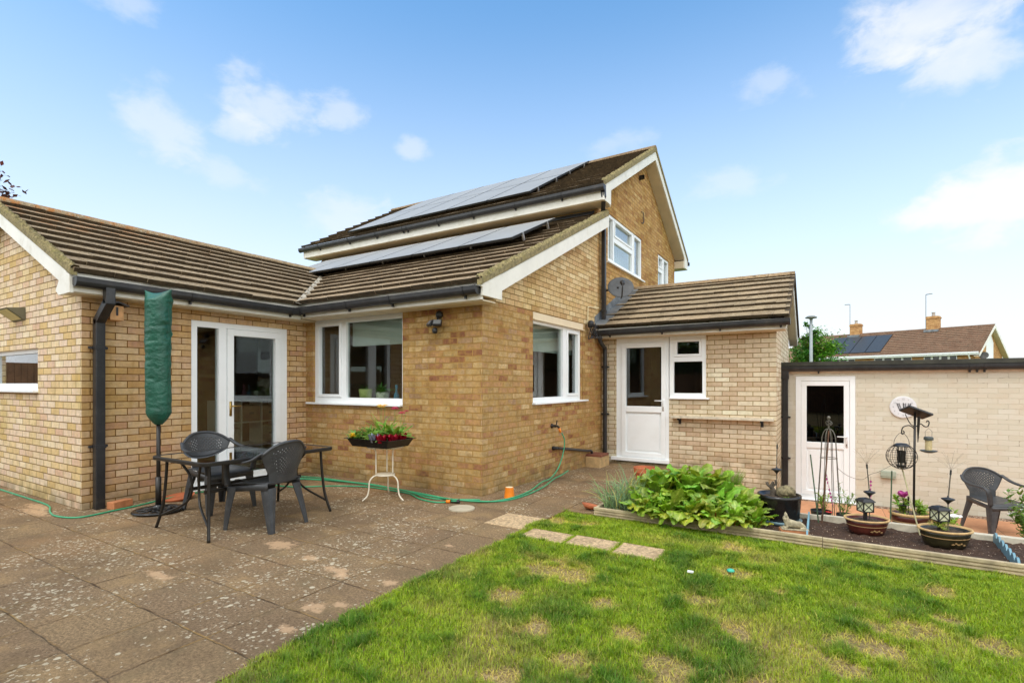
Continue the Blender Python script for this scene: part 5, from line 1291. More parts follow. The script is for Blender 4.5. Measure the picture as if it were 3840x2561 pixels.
for k, (x, y, m_, lb) in enumerate(((-4.25, 4.06, FOILS, 'silver foil wrapped pot at the front of the tray'), (-4.135, 4.055, FOIL, 'red and white foil wrapped pot next to the silver one'), (-4.06, 4.15, FOIL, 'red foil wrapped pot between two others in the tray'), (-4.06, 4.29, FOIL, 'red foil wrapped pot at the wall end of the tray'))):
    mb = MB(); rr = random.Random(40 + k); mb.grid(lambda u, v: Vector((math.cos(u * 6.283) * (.036 + .022 * v) * (1 + .16 * math.sin(u * 44 + k)), math.sin(u * 6.283) * (.036 + .022 * v) * (1 + .16 * math.sin(u * 44 + k)), .0 + .085 * v + .016 * math.sin(u * 31) * v)), 48, 4)
    mb.lathe([(.001, .06), (.05, .06)], 14)
    o = mb.obj('foil_pot', m_); o.location = (x, y, .612 + .055); tag(o, lb, 'plant pot', 'foil wrapped pots in the tray')

# hoses
def hose(name, pts, label, r=.0085, cat='hose', group=None):
    mb = MB(); mb.tube(curve(pts, 8), r, 8); o = mb.obj(name, GREENHOSE, smooth=True); tag(o, label, cat, group); return o


z_ = .009
hose('garden_hose', [(-9.6, 2.12, z_), (-8.861, 2.13, z_), (-7.9, 2.13, z_), (-7.156, 2.12, z_), (-6.75, 2.02, z_), (-6.485, 1.99, z_), (-6.236, 2.09, z_), (-6.267, 2.402, z_), (-6.30, 2.61, z_), (-6.37, 2.835, z_), (-6.45, 3.179, z_), (-6.40, 3.5, z_), (-6.37, 3.733, z_), (-6.2, 4.0, z_), (-5.727, 4.132, z_), (-5.394, 4.40, z_), (-5.15, 4.53, .01), (-4.9, 4.60, .012), (-4.5, 4.60, .012), (-4.2, 4.57, .012), (-3.9, 4.43, z_), (-3.667, 4.40, z_), (-3.56, 4.46, z_)], 'long green hose running along the wall foot to a black nozzle')
hose('garden_hose', [(XK + .135, 6.80, .60), (XK + .16, 6.84, .5), (XK + .17, 6.80, .35), (XK + .19, 6.6, .14), (XK + .21, 6.3, .02), (-3.19, 6.037, z_), (-3.05, 5.45, z_), (-3.05, 5.0, z_), (-3.2, 4.70, z_), (-3.6, 4.61, z_), (-4.09, 4.61, .026), (-4.8, 4.67, .026), (-5.6, 4.72, z_), (-6.05, 4.70, z_), (-6.37, 4.58, z_), (-6.45, 4.35, z_)], 'green hose hanging from the outdoor tap down to the paving')
hose('garden_hose', [(-3.22, 6.93, .03), (-3.17, 6.6, .02), (-3.15, 6.3, z_), (-3.02, 5.75, z_), (-2.98, 5.2, z_), (-3.06, 4.83, z_), (-3.35, 4.58, .026), (-3.8, 4.55, .026), (-4.4, 4.62, .028), (-5.0, 4.69, .026), (-5.6, 4.66, z_), (-6.1, 4.52, z_), (-6.38, 4.3, z_)], 'loose looped green hose with its end lying by the kitchen side wall')
hose('garden_hose', [(-6.4, 4.46, z_), (-6.0, 4.60, z_), (-5.5, 4.63, .026), (-4.9, 4.645, .028), (-4.3, 4.60, .03), (-3.9, 4.53, .01), (-3.7, 4.55, z_), (-3.3, 4.75, z_)], 'short middle strand of the green hose coil below the wide window')
nz = thing('hose_nozzle', 'black and green spray nozzle with orange collar lying on the paving', 'hose nozzle', (-3.55, 4.455, .02), R(25))
mb = MB(); mb.tube([(0, 0, 0), (.045, 0, 0)], [.018, .02], 12); mb.obj('collar', ORANGE, nz, smooth=True)
mb = MB(); mb.tube([(.05, 0, 0), (.12, 0, .002), (.15, 0, .008)], [.014, .017, .023], 12); mb.obj('body', BLACKP, nz, smooth=True)
mb = MB(); mb.tube([(.06, -.012, .008), (.12, -.016, .010)], .008, 8); mb.obj('grip', GREENHOSE, nz, smooth=True)

cup = MB(); cup.lathe([(.001, 0), (.062, 0), (.060, .02), (.047, .12), (.041, .12), (.05, .02), (.001, .012)], 26); o = cup.obj('plastic_cup', ORANGE, smooth=False); o.location = (-3.10, 5.06, 0); tag(o, 'upturned orange plastic pot at the foot of the brick corner', 'pot')
mb = MB(); mb.lathe([(.043, .1205), (.001, .1205)], 24); oo = mb.obj('pot_base', simple('cream cup base', s2l(240, 222, 180), .5), o)
mb = MB(); mb.lathe([(.001, .0), (.14, .0), (.138, .012), (.12, .014), (.001, .015)], 36); mb.lathe([(.013, .0155), (.008, .018), (.001, .018)], 10); o = mb.obj('drain_cover', simple('pale concrete disc', s2l(178, 166, 142), .9, var=.12, vscale=12.)); o.location = (-3.25, 4.34, 0); tag(o, 'round pale drain cover in the paving by the nozzle', 'drain cover')
mb = MB(); mb.box(-.05, .05, -.105, .105, 0, .075, Matrix.Rotation(R(18), 4, 'Z')); o = mb.obj('loose_brick', REDBRICK, bevel=.005); o.location = (-6.42, 2.50, 0); tag(o, 'single new orange brick beside the downpipe foot', 'brick')
mb = MB(); mb.lathe([(.001, 0), (.14, 0), (.17, .03), (.163, .032), (.135, .01), (.001, .01)], 32); o = mb.obj('pot_saucer', TERRA, smooth=True); o.location = (-6.30, 3.02, .004); o.rotation_euler = (R(6), 0, 0); tag(o, 'flat terracotta saucer lying behind the parasol base', 'saucer')

# things seen on the sills and inside
sz = 1.08
def pot_thing(name, label, x, y, z, prof, m, lcol=None, L=.1, n=16, cat='plant pot'):
    mb = MB(); mb.lathe(prof, 22); o = mb.obj(name, m, smooth=True); o.location = (x, y, z); tag(o, label, cat)
    if lcol:
        mb = MB(); rr = random.Random(n)
        for k in range(n): leaf(mb, (rr.uniform(-.02, .02), rr.uniform(-.02, .02), prof[-1][1]), rr.uniform(0, 6.28), rr.uniform(.4, 1.4), L * rr.uniform(.6, 1.2), .028, rr.uniform(.5, 1.8), .1, lcol, 4, rr=rr)
        mb.obj('leaves', GENLEAF, o, smooth=True)
    return o


mb = MB(); mb.box(-6.40, -4.66, YK + .112, YK + .34, 1.05, 1.08); mb.obj('inner_sill', WHITE, house)
pot_thing('plant_pot', 'lime green pot with small plant behind the wide window', -5.55, YK + .2, sz, [(.001, 0), (.075, 0), (.095, .16), (.09, .165), (.08, .15)], simple('lime glaze', s2l(206, 214, 130), .4, var=.04), (.5, .75, .6), .1)
pot_thing('plant_pot', 'white patterned pot with trailing plant behind the wide window', -5.22, YK + .2, sz, [(.001, 0), (.06, 0), (.085, .05), (.085, .11), (.07, .125), (.065, .12)], simple('speckled white glaze', s2l(226, 224, 200), .4, var=.25, vscale=30.), (.6, .9, .6), .17, 26)
for nm, x, col, lb in (('soap_bottle', -4.945, s2l(60, 140, 170), 'slim blue bottle on the sill behind the wide window'), ('soap_bottle', -4.79, s2l(216, 120, 150), 'slim pink bottle on the sill behind the wide window')):
    mb = MB(); mb.lathe([(.001, 0), (.035, 0), (.04, .03), (.036, .09), (.016, .13), (.013, .17), (.02, .19), (.02, .22), (.001, .23)], 18); o = mb.obj(nm, simple(nm + lb[5:9], col, .2, var=.15, vscale=30.), smooth=True); o.location = (x, YK + .19, sz); tag(o, lb, 'bottle', 'bottles on the kitchen sill')
mb = MB(); mb.box(XK - .34, XK - .112, 6.2, 7.85, 1.05, 1.08); mb.obj('inner_sill', WHITE, house)
mb = MB(); mb.tube([(0, .11 * math.cos(R(a)), .11 * math.sin(R(a))) for a in range(0, 181, 15)], .006, 6); o = mb.obj('tap_spout', ALU, smooth=True); o.location = (XK - .25, 6.40, 1.08); tag(o, 'arched chrome kitchen tap behind the side window', 'tap')
sh = thing('shelf_unit', 'white cube shelf unit with baskets inside the garden room', 'shelf unit', (-7.95, 4.62, .02))
mb = MB()
for k in range(4): mb.box(-.17, .17, -.31 + k * .34, -.295 + k * .34, 0, 1.04)
for k in range(4): mb.box(-.17, .17, -.295, .725, k * .341, k * .341 + .015)
mb.obj('carcass', WHITEBOX, sh)
for k in range(3):
    for r in range(3):
        if (k, r) == (1, 1): continue
        mb = MB(); mb.box(-.15, .15, -.285 + k * .34, .02 + k * .34, .02 + r * .341, .02 + r * .341 + .25); bo = mb.obj('basket', BASKET if r < 2 else INT_WALL, sh, bevel=.006); WORLD_OFF[bo.name] = Vector()
        mb = MB(); mb.box(.151, .156, -.17 + k * .34, -.09 + k * .34, .13 + r * .341, .17 + r * .341); mb.obj('label_holder', BLACKP, bo)

# ------------------------------------------------------------------ raised bed and what stands in it
def board(x0, x1, y, z0, z1, th, label, ribs=True, m=TIMBER):
    mb = MB()
    if ribs:
        n = 5; hgt = (z1 - z0) / n; prof = []; gd = .013
        for k in range(n): prof += [(0, z0 + k * hgt + .002), (0, z0 + k * hgt + hgt * .55), (gd, z0 + k * hgt + hgt * .60), (gd, z0 + (k + 1) * hgt - .001)]
        prof[-2:] = [(0, z1 - .003), (.003, z1)]; poly = prof + [(th, z1), (th, z0)]
        mb.prism(poly, lambda a, z: Vector((x0, y + a, z)), lambda a, z: Vector((x1, y + a, z)))
    else: mb.box(x0, x1, y, y + th, z0, z1)
    o = mb.obj('edging_board', m); tag(o, label, 'timber edging', 'timber boards round the raised bed'); return o


board(-1.97, .008, 4.85, -.06, .072, .03, 'grooved timber board along the front of the leafy vegetable bed')
board(.012, 2.9, 4.85, -.06, .070, .03, 'grooved timber board along the front of the bare soil bed')
mb = MB(); mb.box(-1.97, -1.942, 4.882, 5.80, -.08, .068); o = mb.obj('edging_board', TIMBER); tag(o, 'short timber board closing the bed end by the path', 'timber edging', 'timber boards round the raised bed')
board(-1.94, .0, 5.765, -.16, .045, .035, 'long back timber behind the leafy vegetable bed', False, GREYTIMBER)
board(.004, 1.06, 5.765, -.1, .05, .06, 'back timber with grey top behind the oval bowls', False, GREYTIMBER)
mb = MB(); mb.box(1.064, 2.9, 5.76, 5.825, -.1, .045); o = mb.obj('edging_board', GREYTIMBER, bevel=.004); tag(o, 'grey topped back timber in front of the lone chair', 'timber edging', 'timber boards round the raised bed')


def scallop(p0, p1, label):
    p0, p1 = Vector(p0), Vector(p1); d = p1 - p0; L = d.length; n = int(L / .02); mb = MB(); vv = []
    for k in range(n + 1):
        q = p0 + d * (k / n); h = .045 + .045 * abs(math.sin(k / n * L / .12 * math.pi))
        vv += [q + Vector((0, 0, -.03)), q + Vector((0, 0, h))]
    mb.add(vv, [(2 * k, 2 * k + 2, 2 * k + 3, 2 * k + 1) for k in range(n)]); o = mb.obj('lawn_edging', BLUEPL, solid=.014); tag(o, label, 'plastic edging', 'scalloped edging strips in the bed')


scallop((-.10, 4.90, 0), (-.10, 5.75, 0), 'blue grey scalloped plastic edging beside the cat figurine')
scallop((1.19, 4.90, 0), (1.24, 5.75, 0), 'blue grey scalloped plastic edging across the bed near the lone chair')

GLZ_R = simple('oxblood glaze', s2l(84, 40, 32), .22, var=.3, vscale=14.); GLZ_G = simple('dark green glaze', s2l(50, 46, 28), .24, var=.35, vscale=14.)
RIMM = simple('sandy unglazed rim', s2l(206, 170, 116), .7, var=.15, vscale=20.)
CRANE = simple('cream painted motif', s2l(176, 140, 92), .6)


def bowl(x, y, z, a, b2, h, glaze, label, rz):
    t = thing('oval_bowl', label, 'plant bowl', (x, y, z), rz)
    ratio = b2 / a
    mb = MB(); mb.lathe([(.001, 0), (a * .72, 0), (a * .80, h * .25), (a * .90, h * .7), (a * .935, h * .9), (a * .90, h * .9), (a * .8, h * .5), (.001, h * .45)], 44, ax=1, ay=ratio); mb.obj('body', glaze, t, smooth=True)
    mb = MB(); mb.lathe([(a * .925, h * .86), (a * .99, h * .90), (a, h * .95), (a * .985, h), (a * .93, h), (a * .905, h * .9)], 44, ax=1, ay=ratio); mb.obj('rim', RIMM, t, smooth=True)
    mb = MB(); mb.lathe([(a * .874, h * .56), (a * .878, h * .57), (a * .883, h * .595), (a * .88, h * .61)], 44, ax=1, ay=ratio); mb.obj('band', CRANE, t)
    mb = MB()
    for k, (da, dz) in enumerate(((-.25, .3), (-.12, .36), (.0, .3), (.14, .34), (.3, .26))):
        an = R(-90) + da; r = a * .85
        q = Vector((math.cos(an) * r, math.sin(an) * r * ratio, h * dz)); e = Vector((-math.sin(an), math.cos(an) * ratio, 0)) * .013; u = Vector((math.cos(an) * .003, math.sin(an) * .003, .010))
        mb.add([q - e, q - u * .4, q + e, q + u], [(0, 1, 2, 3)])
    mb.obj('motif', CRANE, t, solid=.003)
    mb = MB(); rr = random.Random(5); mb.grid(lambda u, v: Vector((math.cos(u * 6.2832) * a * .9 * v, math.sin(u * 6.2832) * a * .9 * ratio * v, h * .74 + .012 * (1 - v * v) + rr.uniform(-.005, .005))), 36, 8); mb.obj('compost', SOILM, t)
    return t


CR = R(31.2)
bowl(.345, 5.50, .0, .182, .15, .135, GLZ_R, 'oxblood glazed oval bowl with bare compost and a lantern', CR)
bowl(.865, 5.40, .0, .195, .155, .145, GLZ_G, 'dark green glazed oval bowl with a lantern, nearest the right end', CR)
bowl(.72, 6.04, -.08, .178, .15, .20, GLZ_R, 'brown glazed oval bowl with leafy plant behind the grey timber', CR)


def lantern(x, y, z, label):
    t = thing('solar_lantern', label, 'lantern', (x, y, z), CR)
    mb = MB(); mb.box(-.011, .011, -.011, .011, -.03, .085); mb.obj('stake', BLACKP, t)
    mb = MB(); s_ = .043
    for sx in (-1, 1):
        for sy in (-1, 1): mb.box(sx * s_ - .004, sx * s_ + .004, sy * s_ - .004, sy * s_ + .004, .085, .17)
    mb.box(-s_ - .004, s_ + .004, -s_ - .004, s_ + .004, .08, .088)
    for a in range(4):
        Mr = Matrix.Rotation(R(90 * a), 4, 'Z'); L = math.hypot(.086, .08)
        for sg in (-1, 1): mb.box(-L / 2, L / 2, -s_ - .004, -s_ + .0, -.0025, .0025, Mr @ Matrix.Translation((0, 0, .128)) @ Matrix.Rotation(sg * math.atan2(.08, .086), 4, 'Y'))
    mb.obj('cage', BLACKP, t)
    mb = MB(); mb.box(-s_ + .001, s_ - .001, -s_ + .001, s_ - .001, .089, .168); mb.obj('diffuser', simple('milky diffuser', s2l(222, 222, 186), .5, var=.04), t)
    mb = MB(); mb.lathe([(.08, .17), (.076, .178), (.05, .196), (.02, .204), (.001, .205)], 4, M=Matrix.Rotation(R(45), 4, 'Z')); mb.obj('roof', BLACKP, t)
    return t


lantern(.335, 5.50, .108, 'black solar lantern with crossed bars in the oxblood bowl')
lantern(.835, 5.42, .115, 'black solar lantern with crossed bars in the green bowl')


def firework(x, y, z, zd, zt, label, lean=(0, 0)):
    t = thing('firework_light', label, 'solar light', (x, y, z), 0, 'solar firework stake lights')
    mb = MB(); mb.tube([(0, 0, 0), (0, 0, zd - z)], .004, 6); mb.obj('stake', OLD_METAL, t)
    mb = MB(); mb.lathe([(.002, -.045), (.01, -.03), (.028, -.012), (.045, .0), (.047, .006), (.03, .012), (.008, .016), (.006, .03)], 22, (0, 0, zd - z)); mb.obj('solar_dish', BLACKP, t, smooth=True)
    mb = MB(); top = Vector((lean[0], lean[1], zt - z)); mb.tube([(0, 0, zd - z), lerp(Vector((0, 0, zd - z)), top, .85)], .0045, 6); mb.obj('rod', OLD_METAL, t)
    mb = MB(); mb.tube([lerp(Vector((0, 0, zd - z)), top, .84), top], .007, 8); mb.obj('head', BLACKP, t)
    mb = MB(); rr = random.Random(int(x * 100))
    for k in range(12):
        a = 2 * math.pi * k / 12; e = rr.uniform(.6, 1.3); L = .17
        mb.tube(curve([top, top + Vector((math.cos(a) * math.cos(e), math.sin(a) * math.cos(e), math.sin(e))) * L * .5, top + Vector((math.cos(a) * math.cos(e * .9), math.sin(a) * math.cos(e * .9), math.sin(e * .9))) * L], 3), .0005, 3)
    mb.obj('wires', OLD_METAL, t)


firework(.37, 5.56, .08, .35, .60, 'black solar firework stake in the oxblood bowl', (-.02, 0))
firework(.895, 5.46, .08, .368, .61, 'black solar firework stake in the green bowl', (.02, .01))
firework(-.37, 5.57, .2, .487, .73, 'black solar firework stake in the big black planter', (.005, 0))

pl = thing('planter', 'large black glazed planter standing behind the cat figurine', 'planter', (-.345, 5.53, 0))
mb = MB(); mb.lathe([(.001, .02), (.165, .02), (.172, .05), (.185, .22), (.19, .235), (.19, .262), (.178, .264), (.170, .24), (.001, .23)], 48); mb.obj('body', BLACKPOT, pl, smooth=True)
mb = MB(); mb.lathe([(.001, 0), (.185, 0), (.195, .03), (.19, .032), (.17, .02), (.001, .02)], 40); mb.obj('saucer', simple('blue grey glazed saucer', s2l(120, 150, 160), .3, var=.15), pl, smooth=True)
mb = MB(); mb.lathe([(.171, .232), (.1, .245), (.001, .25)], 30); mb.obj('compost', SOILM, pl)


def lumpy(name, label, cat, loc, sx, sy, sz_, m, seed, amp=.14, rz=0):
    bm = bmesh.new(); bmesh.ops.create_icosphere(bm, subdivisions=4, radius=1.); rr = random.Random(seed); ph = [(Vector((rr.gauss(0, 1), rr.gauss(0, 1), rr.gauss(0, 1))) * rr.uniform(1, 4.5), rr.uniform(0, 6)) for _ in range(16)]
    for v in bm.verts:
        n = sum(math.sin(v.co.dot(k) + p) for k, p in ph) / 7; v.co *= 1 + amp * n; v.co = Vector((v.co.x * sx, v.co.y * sy, v.co.z * sz_))
    me = bpy.data.meshes.new(name); bm.to_mesh(me); bm.free(); me.materials.append(m); me.polygons.foreach_set('use_smooth', [True] * len(me.polygons)); o = bpy.data.objects.new(name, me); C.objects.link(o); o.location = loc; o.rotation_euler = (0, 0, rz); tag(o, label, cat); return o


lumpy('garden_stone', 'rounded pitted stone lying on the compost of the black planter', 'stone', (-.285, 5.52, .285), .085, .07, .058, PITTED, 3, .18, .5)
stp = thing('driftwood', 'gnarled dead stump standing in the black planter', 'stump', (-.40, 5.50, .235))
mb = MB(); mb.tube(curve([(0, 0, 0), (.005, 0, .06), (-.012, 0, .10), (.008, .0, .145)], 4), [.026] * 5 + [.02] * 4 + [.012] * 4, 9); mb.tube(curve([(-.01, 0, .09), (-.04, 0, .11), (-.05, .01, .135)], 3), .013, 7); mb.tube(curve([(0, 0, .1), (.03, .01, .13), (.025, .0, .16)], 3), .011, 7); mb.obj('trunk', BARK, stp, smooth=True)
sprig = thing('bonsai_sprig', 'tiny green sprigs growing at the front of the black planter', 'plant', (-.27, 5.40, .235))
mb = MB(); rr_ = random.Random(3)
for k in range(18): leaf(mb, (rr_.uniform(-.03, .03), rr_.uniform(-.02, .02), 0), rr_.uniform(0, 6.3), rr_.uniform(.3, 1.3), .035, .015, .5, 0, (1.1, 1.3, .5), 3, rr=rr_)
mb.obj('leaves', GENLEAF, sprig)

mb = MB(); mb.box(-.12, .095, -.055, .055, 0, .068); o = mb.obj('block', REDBRICK, bevel=.006); o.location = (-.19, 5.03, .0); o.rotation_euler = (0, 0, R(14)); tag(o, 'orange brick carrying the grey cat figurine', 'brick')


def cat_figure(loc, rz):
    me = bpy.data.meshes.new('cat'); V = [(0, 0, .035), (.05, 0, .042), (.085, 0, .030), (-.045, 0, .05), (-.062, 0, .075), (-.066, -.004, .096), (-.072, -.018, .10),
                                           (-.06, -.02, .012), (-.085, -.024, .010), (-.06, .018, .012), (-.085, .02, .010), (.075, -.03, .014), (.04, -.036, .012), (.09, .02, .02), (.06, .04, .014), (.015, .042, .013)]
    Eg = [(0, 1), (1, 2), (0, 3), (3, 4), (4, 5), (5, 6), (3, 7), (7, 8), (3, 9), (9, 10), (2, 11), (11, 12), (2, 13), (13, 14), (14, 15)]
    rad = [.030, .034, .026, .028, .022, .029, .017, .012, .009, .012, .009, .016, .010, .009, .008, .007]
    me.from_pydata(V, Eg, []); o = bpy.data.objects.new('cat_figurine', me); C.objects.link(o)
    md = o.modifiers.new('skin', 'SKIN'); md.use_smooth_shade = True
    for i, v in enumerate(me.skin_vertices[0].data): v.radius = (rad[i], rad[i])
    me.skin_vertices[0].data[0].use_root = True
    o.modifiers.new('sub', 'SUBSURF').levels = 2; o.modifiers['sub'].render_levels = 2; me.materials.append(STONE)
    o.location = loc; o.rotation_euler = (0, 0, rz); tag(o, 'small grey stone cat figurine lying with raised head on a brick', 'figurine')
    for s_ in (-1, 1):
        mb = MB(); mb.lathe([(.012, -.006), (.008, .012), (.001, .026)], 8, (-.064, s_ * .017 - .004, .116)); mb.obj('ear', STONE, o, smooth=True)
    mb = MB(); mb.box(-.10, .11, -.05, .05, -.003, .006); mb.obj('plinth', STONE, o, bevel=.006)
    mb = MB()
    for s_ in (-1, 1): mb.lathe([(.001, -.003), (.003, 0), (.001, .003)], 6, (-.088, s_ * .011 - .014, .104))
    mb.obj('eye', BLACKP, o)


cat_figure((-.20, 5.02, .071), R(14))

# obelisk, canes, spinners
ob = thing('obelisk', 'rusty four legged metal obelisk with ball finial before the garage door', 'plant support', (.065, 6.0, -.08))
mb = MB()
for k in range(8):
    a = 2 * math.pi * k / 8 + .3; f = lambda r, z: Vector((r * math.cos(a), r * math.sin(a), z)); mb.tube(curve([f(.115, 0), f(.085, .45), f(.066, .80), f(.058, .88), f(.035, .935), f(.004, .955)], 5), .0032, 6)
mb.obj('legs', OLD_METAL, ob, smooth=True)
mb = MB(); mb.tube([(.074 * math.cos(R(a)), .074 * math.sin(R(a)), .66) for a in range(0, 360, 15)], .003, 6, close=True); mb.obj('hoop', OLD_METAL, ob)
mb = MB(); mb.lathe([(.004, .95), (.008, .97), (.004, .985), (.004, 1.04), (.013, 1.05), (.016, 1.064), (.01, 1.076), (.001, 1.08)], 12)
for k in range(5):
    a0 = 2 * math.pi * k / 5; mb.tube([(math.sin(math.pi * i / 8) * .03 * math.cos(a0 + i * .35), math.sin(math.pi * i / 8) * .03 * math.sin(a0 + i * .35), .975 + .065 * i / 8) for i in range(9)], .003, 5)
mb.obj('finial', OLD_METAL, ob, smooth=True)


def cane(p0, p1, r, m, label, cat='garden cane'):
    p0, p1 = Vector(p0), Vector(p1); mb = MB(); mb.tube([Vector(), (p1 - p0)], r, 7); o = mb.obj('cane', m); o.location = p0; tag(o, label, cat); return o


GCANE = simple('green coated cane', s2l(70, 92, 66), .5, var=.2, vscale=20.)
cane((-.02, 5.70, -.02), (-.09, 5.78, .63), .006, GCANE, 'green plastic coated cane standing left of the obelisk')
cane((.005, 5.64, -.02), (.065, 5.92, .86), .007, RUST, 'rusty red cane leaning against the obelisk')
cane((.55, 5.90, -.09), (.57, 5.97, .50), .006, GCANE, 'olive cane leaning between the obelisk and the brown bowl')
cane((.748, 5.72, -.02), (.62, 5.98, .66), .0065, simple('pale bamboo', s2l(176, 168, 128), .6, var=.15), 'pale bamboo cane leaning across the bird feeder cage')


def spinner(p0, n, label, dxy=(0, 0)):
    t = thing('wind_spinner', label, 'wind spinner', p0); mb = MB()
    for k in range(n):
        z = -k * .034; q = Vector((dxy[0] * k, dxy[1] * k, z)); a = k * .55; e = Vector((math.cos(a), math.sin(a), 0)) * .011
        mb.add([q + Vector((0, 0, .017)), q + e, q - Vector((0, 0, .017)), q - e], [(0, 1, 2, 3)])
    mb.obj('blades', PINK, t, solid=.002)
    mb = MB(); mb.tube([(0, 0, .05), (dxy[0] * n, dxy[1] * n, -n * .034)], .0012, 4); mb.obj('wire', OLD_METAL, t)


spinner((.04, 5.88, .42), 9, 'pink twisted metal spinner hanging inside the obelisk', (.007, 0))
spinner((.40, 5.86, .40), 8, 'pink twisted metal spinner hanging alone between lantern and cane')
mb = MB(); mb.tube(curve([(.13, 5.95, .50), (.22, 5.92, .43), (.33, 5.88, .41), (.40, 5.86, .47), (.47, 5.88, .50), (.62, 5.94, .60)], 6), .002, 5); o = mb.obj('support_wire', OLD_METAL); tag(o, 'thin curved wire strung from the obelisk to the feeder cage', 'wire')

# bird feeding station
fp = thing('feeder_pole', 'dark bird feeder pole with curled hooks and a solar lamp on top', 'bird feeder pole', (.73, 5.96, -.08))
mb = MB(); mb.tube([(0, 0, -.02), (.012, .004, 1.12)], .0095, 10); mb.obj('pole', METAL_DK, fp, smooth=True)
rx = Vector((.8554, .518, 0))
mb = MB(); mb.tube(curve([Vector((.012, 0, .98)) + rx * a + Vector((0, 0, z)) for a, z in ((0, 0), (-.05, .035), (-.11, .02), (-.125, -.03), (-.115, -.045), (-.10, -.03), (-.11, -.012))], 5), .005, 7); mb.tube(curve([Vector((.012, 0, 1.0)) + rx * a + Vector((0, 0, z)) for a, z in ((0, 0), (.05, .03), (.09, .005), (.12, .01), (.13, .045), (.115, .06), (.105, .045))], 5), .005, 7)
mb.tube(curve([Vector((.012, 0, 1.0)), Vector((.012, 0, 1.04)) - rx * .05, Vector((.012, 0, 1.12)) - rx * .09], 4), .004, 6); mb.obj('hooks', METAL_DK, fp, smooth=True)
mb = MB(); Ms = Matrix.Translation(Vector((.02, 0, 1.135)) + rx * .0) @ Matrix.Rotation(R(31), 4, 'Z') @ Matrix.Rotation(R(20), 4, 'Y') @ Matrix.Rotation(R(-24), 4, 'X'); mb.box(-.115, .115, -.06, .06, -.008, .012, Ms); so = mb.obj('solar_lamp', BLACKP, fp, bevel=.004)
mb = MB(); mb.box(-.105, .105, -.052, .052, .0125, .014, Ms); mb.obj('solar_cell', PV, so)
mb = MB(); mb.tube([Vector((.012, 0, 1.1)) + rx * .035, Vector((.012, 0, .98)) + rx * .03, Vector((.012, 0, .86)) + rx * .026], [.012, .010, .003], 8); mb.obj('ground_spike', METAL_DK, fp)
fc = Vector((.742, 5.96, -.08)) - rx * .125
cg = thing('cage_feeder', 'round wire cage bird feeder hanging from the left hook', 'bird feeder', tuple(fc + Vector((0, 0, .73))))
mb = MB(); RB = .118
for k in range(9):
    a = math.pi * k / 9; mb.tube([(RB * math.sin(R(t)) * math.cos(a), RB * math.sin(R(t)) * math.sin(a), RB * .98 * math.cos(R(t))) for t in range(0, 360, 12)], .0018, 5, close=True)
for k in range(1, 8):
    ph = math.pi * k / 8; mb.tube([(RB * math.sin(ph) * math.cos(R(t)), RB * math.sin(ph) * math.sin(R(t)), RB * .98 * math.cos(ph)) for t in range(0, 360, 12)], .0018, 5, close=True)
mb.obj('cage', METAL_DK, cg)
mb = MB()
for k in range(8):
    a = math.pi * k / 4; mb.tube([(.034 * math.cos(a), .034 * math.sin(a), -.085), (.034 * math.cos(a), .034 * math.sin(a), .09)], .0025, 5)
mb.lathe([(.001, -.10), (.036, -.10), (.036, -.08), (.001, -.08)], 16); mb.lathe([(.03, -.06), (.03, .05)], 12); mb.obj('seed_tube', METAL_DK, cg)
mb = MB(); mb.lathe([(.001, .125), (.04, .12), (.066, .10), (.066, .092), (.001, .092)], 22); mb.obj('lid', BLACKP, cg, smooth=True)
mb = MB(); mb.tube(curve([(-.07 * rx.x, -.07 * rx.y, .09), (-.066 * rx.x, -.066 * rx.y, .15), (-.03 * rx.x, -.03 * rx.y, .205), (0, 0, .215), (.03 * rx.x, .03 * rx.y, .205), (.066 * rx.x, .066 * rx.y, .15), (.07 * rx.x, .07 * rx.y, .09)], 5), .0022, 5); mb.obj('handle', METAL_DK, cg)
sc2 = Vector((.742, 5.96, -.08)) + rx * .125
sf = thing('seed_feeder', 'clear tube seed feeder with grey lid hanging from the right hook', 'bird feeder', tuple(sc2 + Vector((0, 0, .79))))
mb = MB(); mb.lathe([(.001, 0), (.027, 0), (.027, .09), (.001, .09)], 20); mb.obj('tube', simple('seed behind plastic', s2l(206, 186, 140), .3, var=.2, vscale=60.), sf, smooth=False)
mb = MB(); mb.lathe([(.001, .125), (.03, .122), (.037, .112), (.037, .092), (.001, .09)], 20); mb.obj('lid', simple('grey green lid', s2l(78, 82, 78), .45), sf, smooth=False)
mb = MB(); mb.lathe([(.001, -.03), (.03, -.026), (.062, -.012), (.066, -.004), (.05, -.006), (.02, 0), (.001, 0)], 24); mb.obj('tray', simple('grey green tray', s2l(70, 74, 70), .45), sf, smooth=True)
mb = MB(); mb.tube([tuple(-rx * .03 + Vector((0, 0, .10))), tuple(-rx * .032 + Vector((0, 0, .17))), tuple(-rx * .0 + Vector((0, 0, .20))), tuple(rx * .032 + Vector((0, 0, .17))), tuple(rx * .03 + Vector((0, 0, .10)))], .0015, 5); mb.obj('handle', METAL_DK, sf)


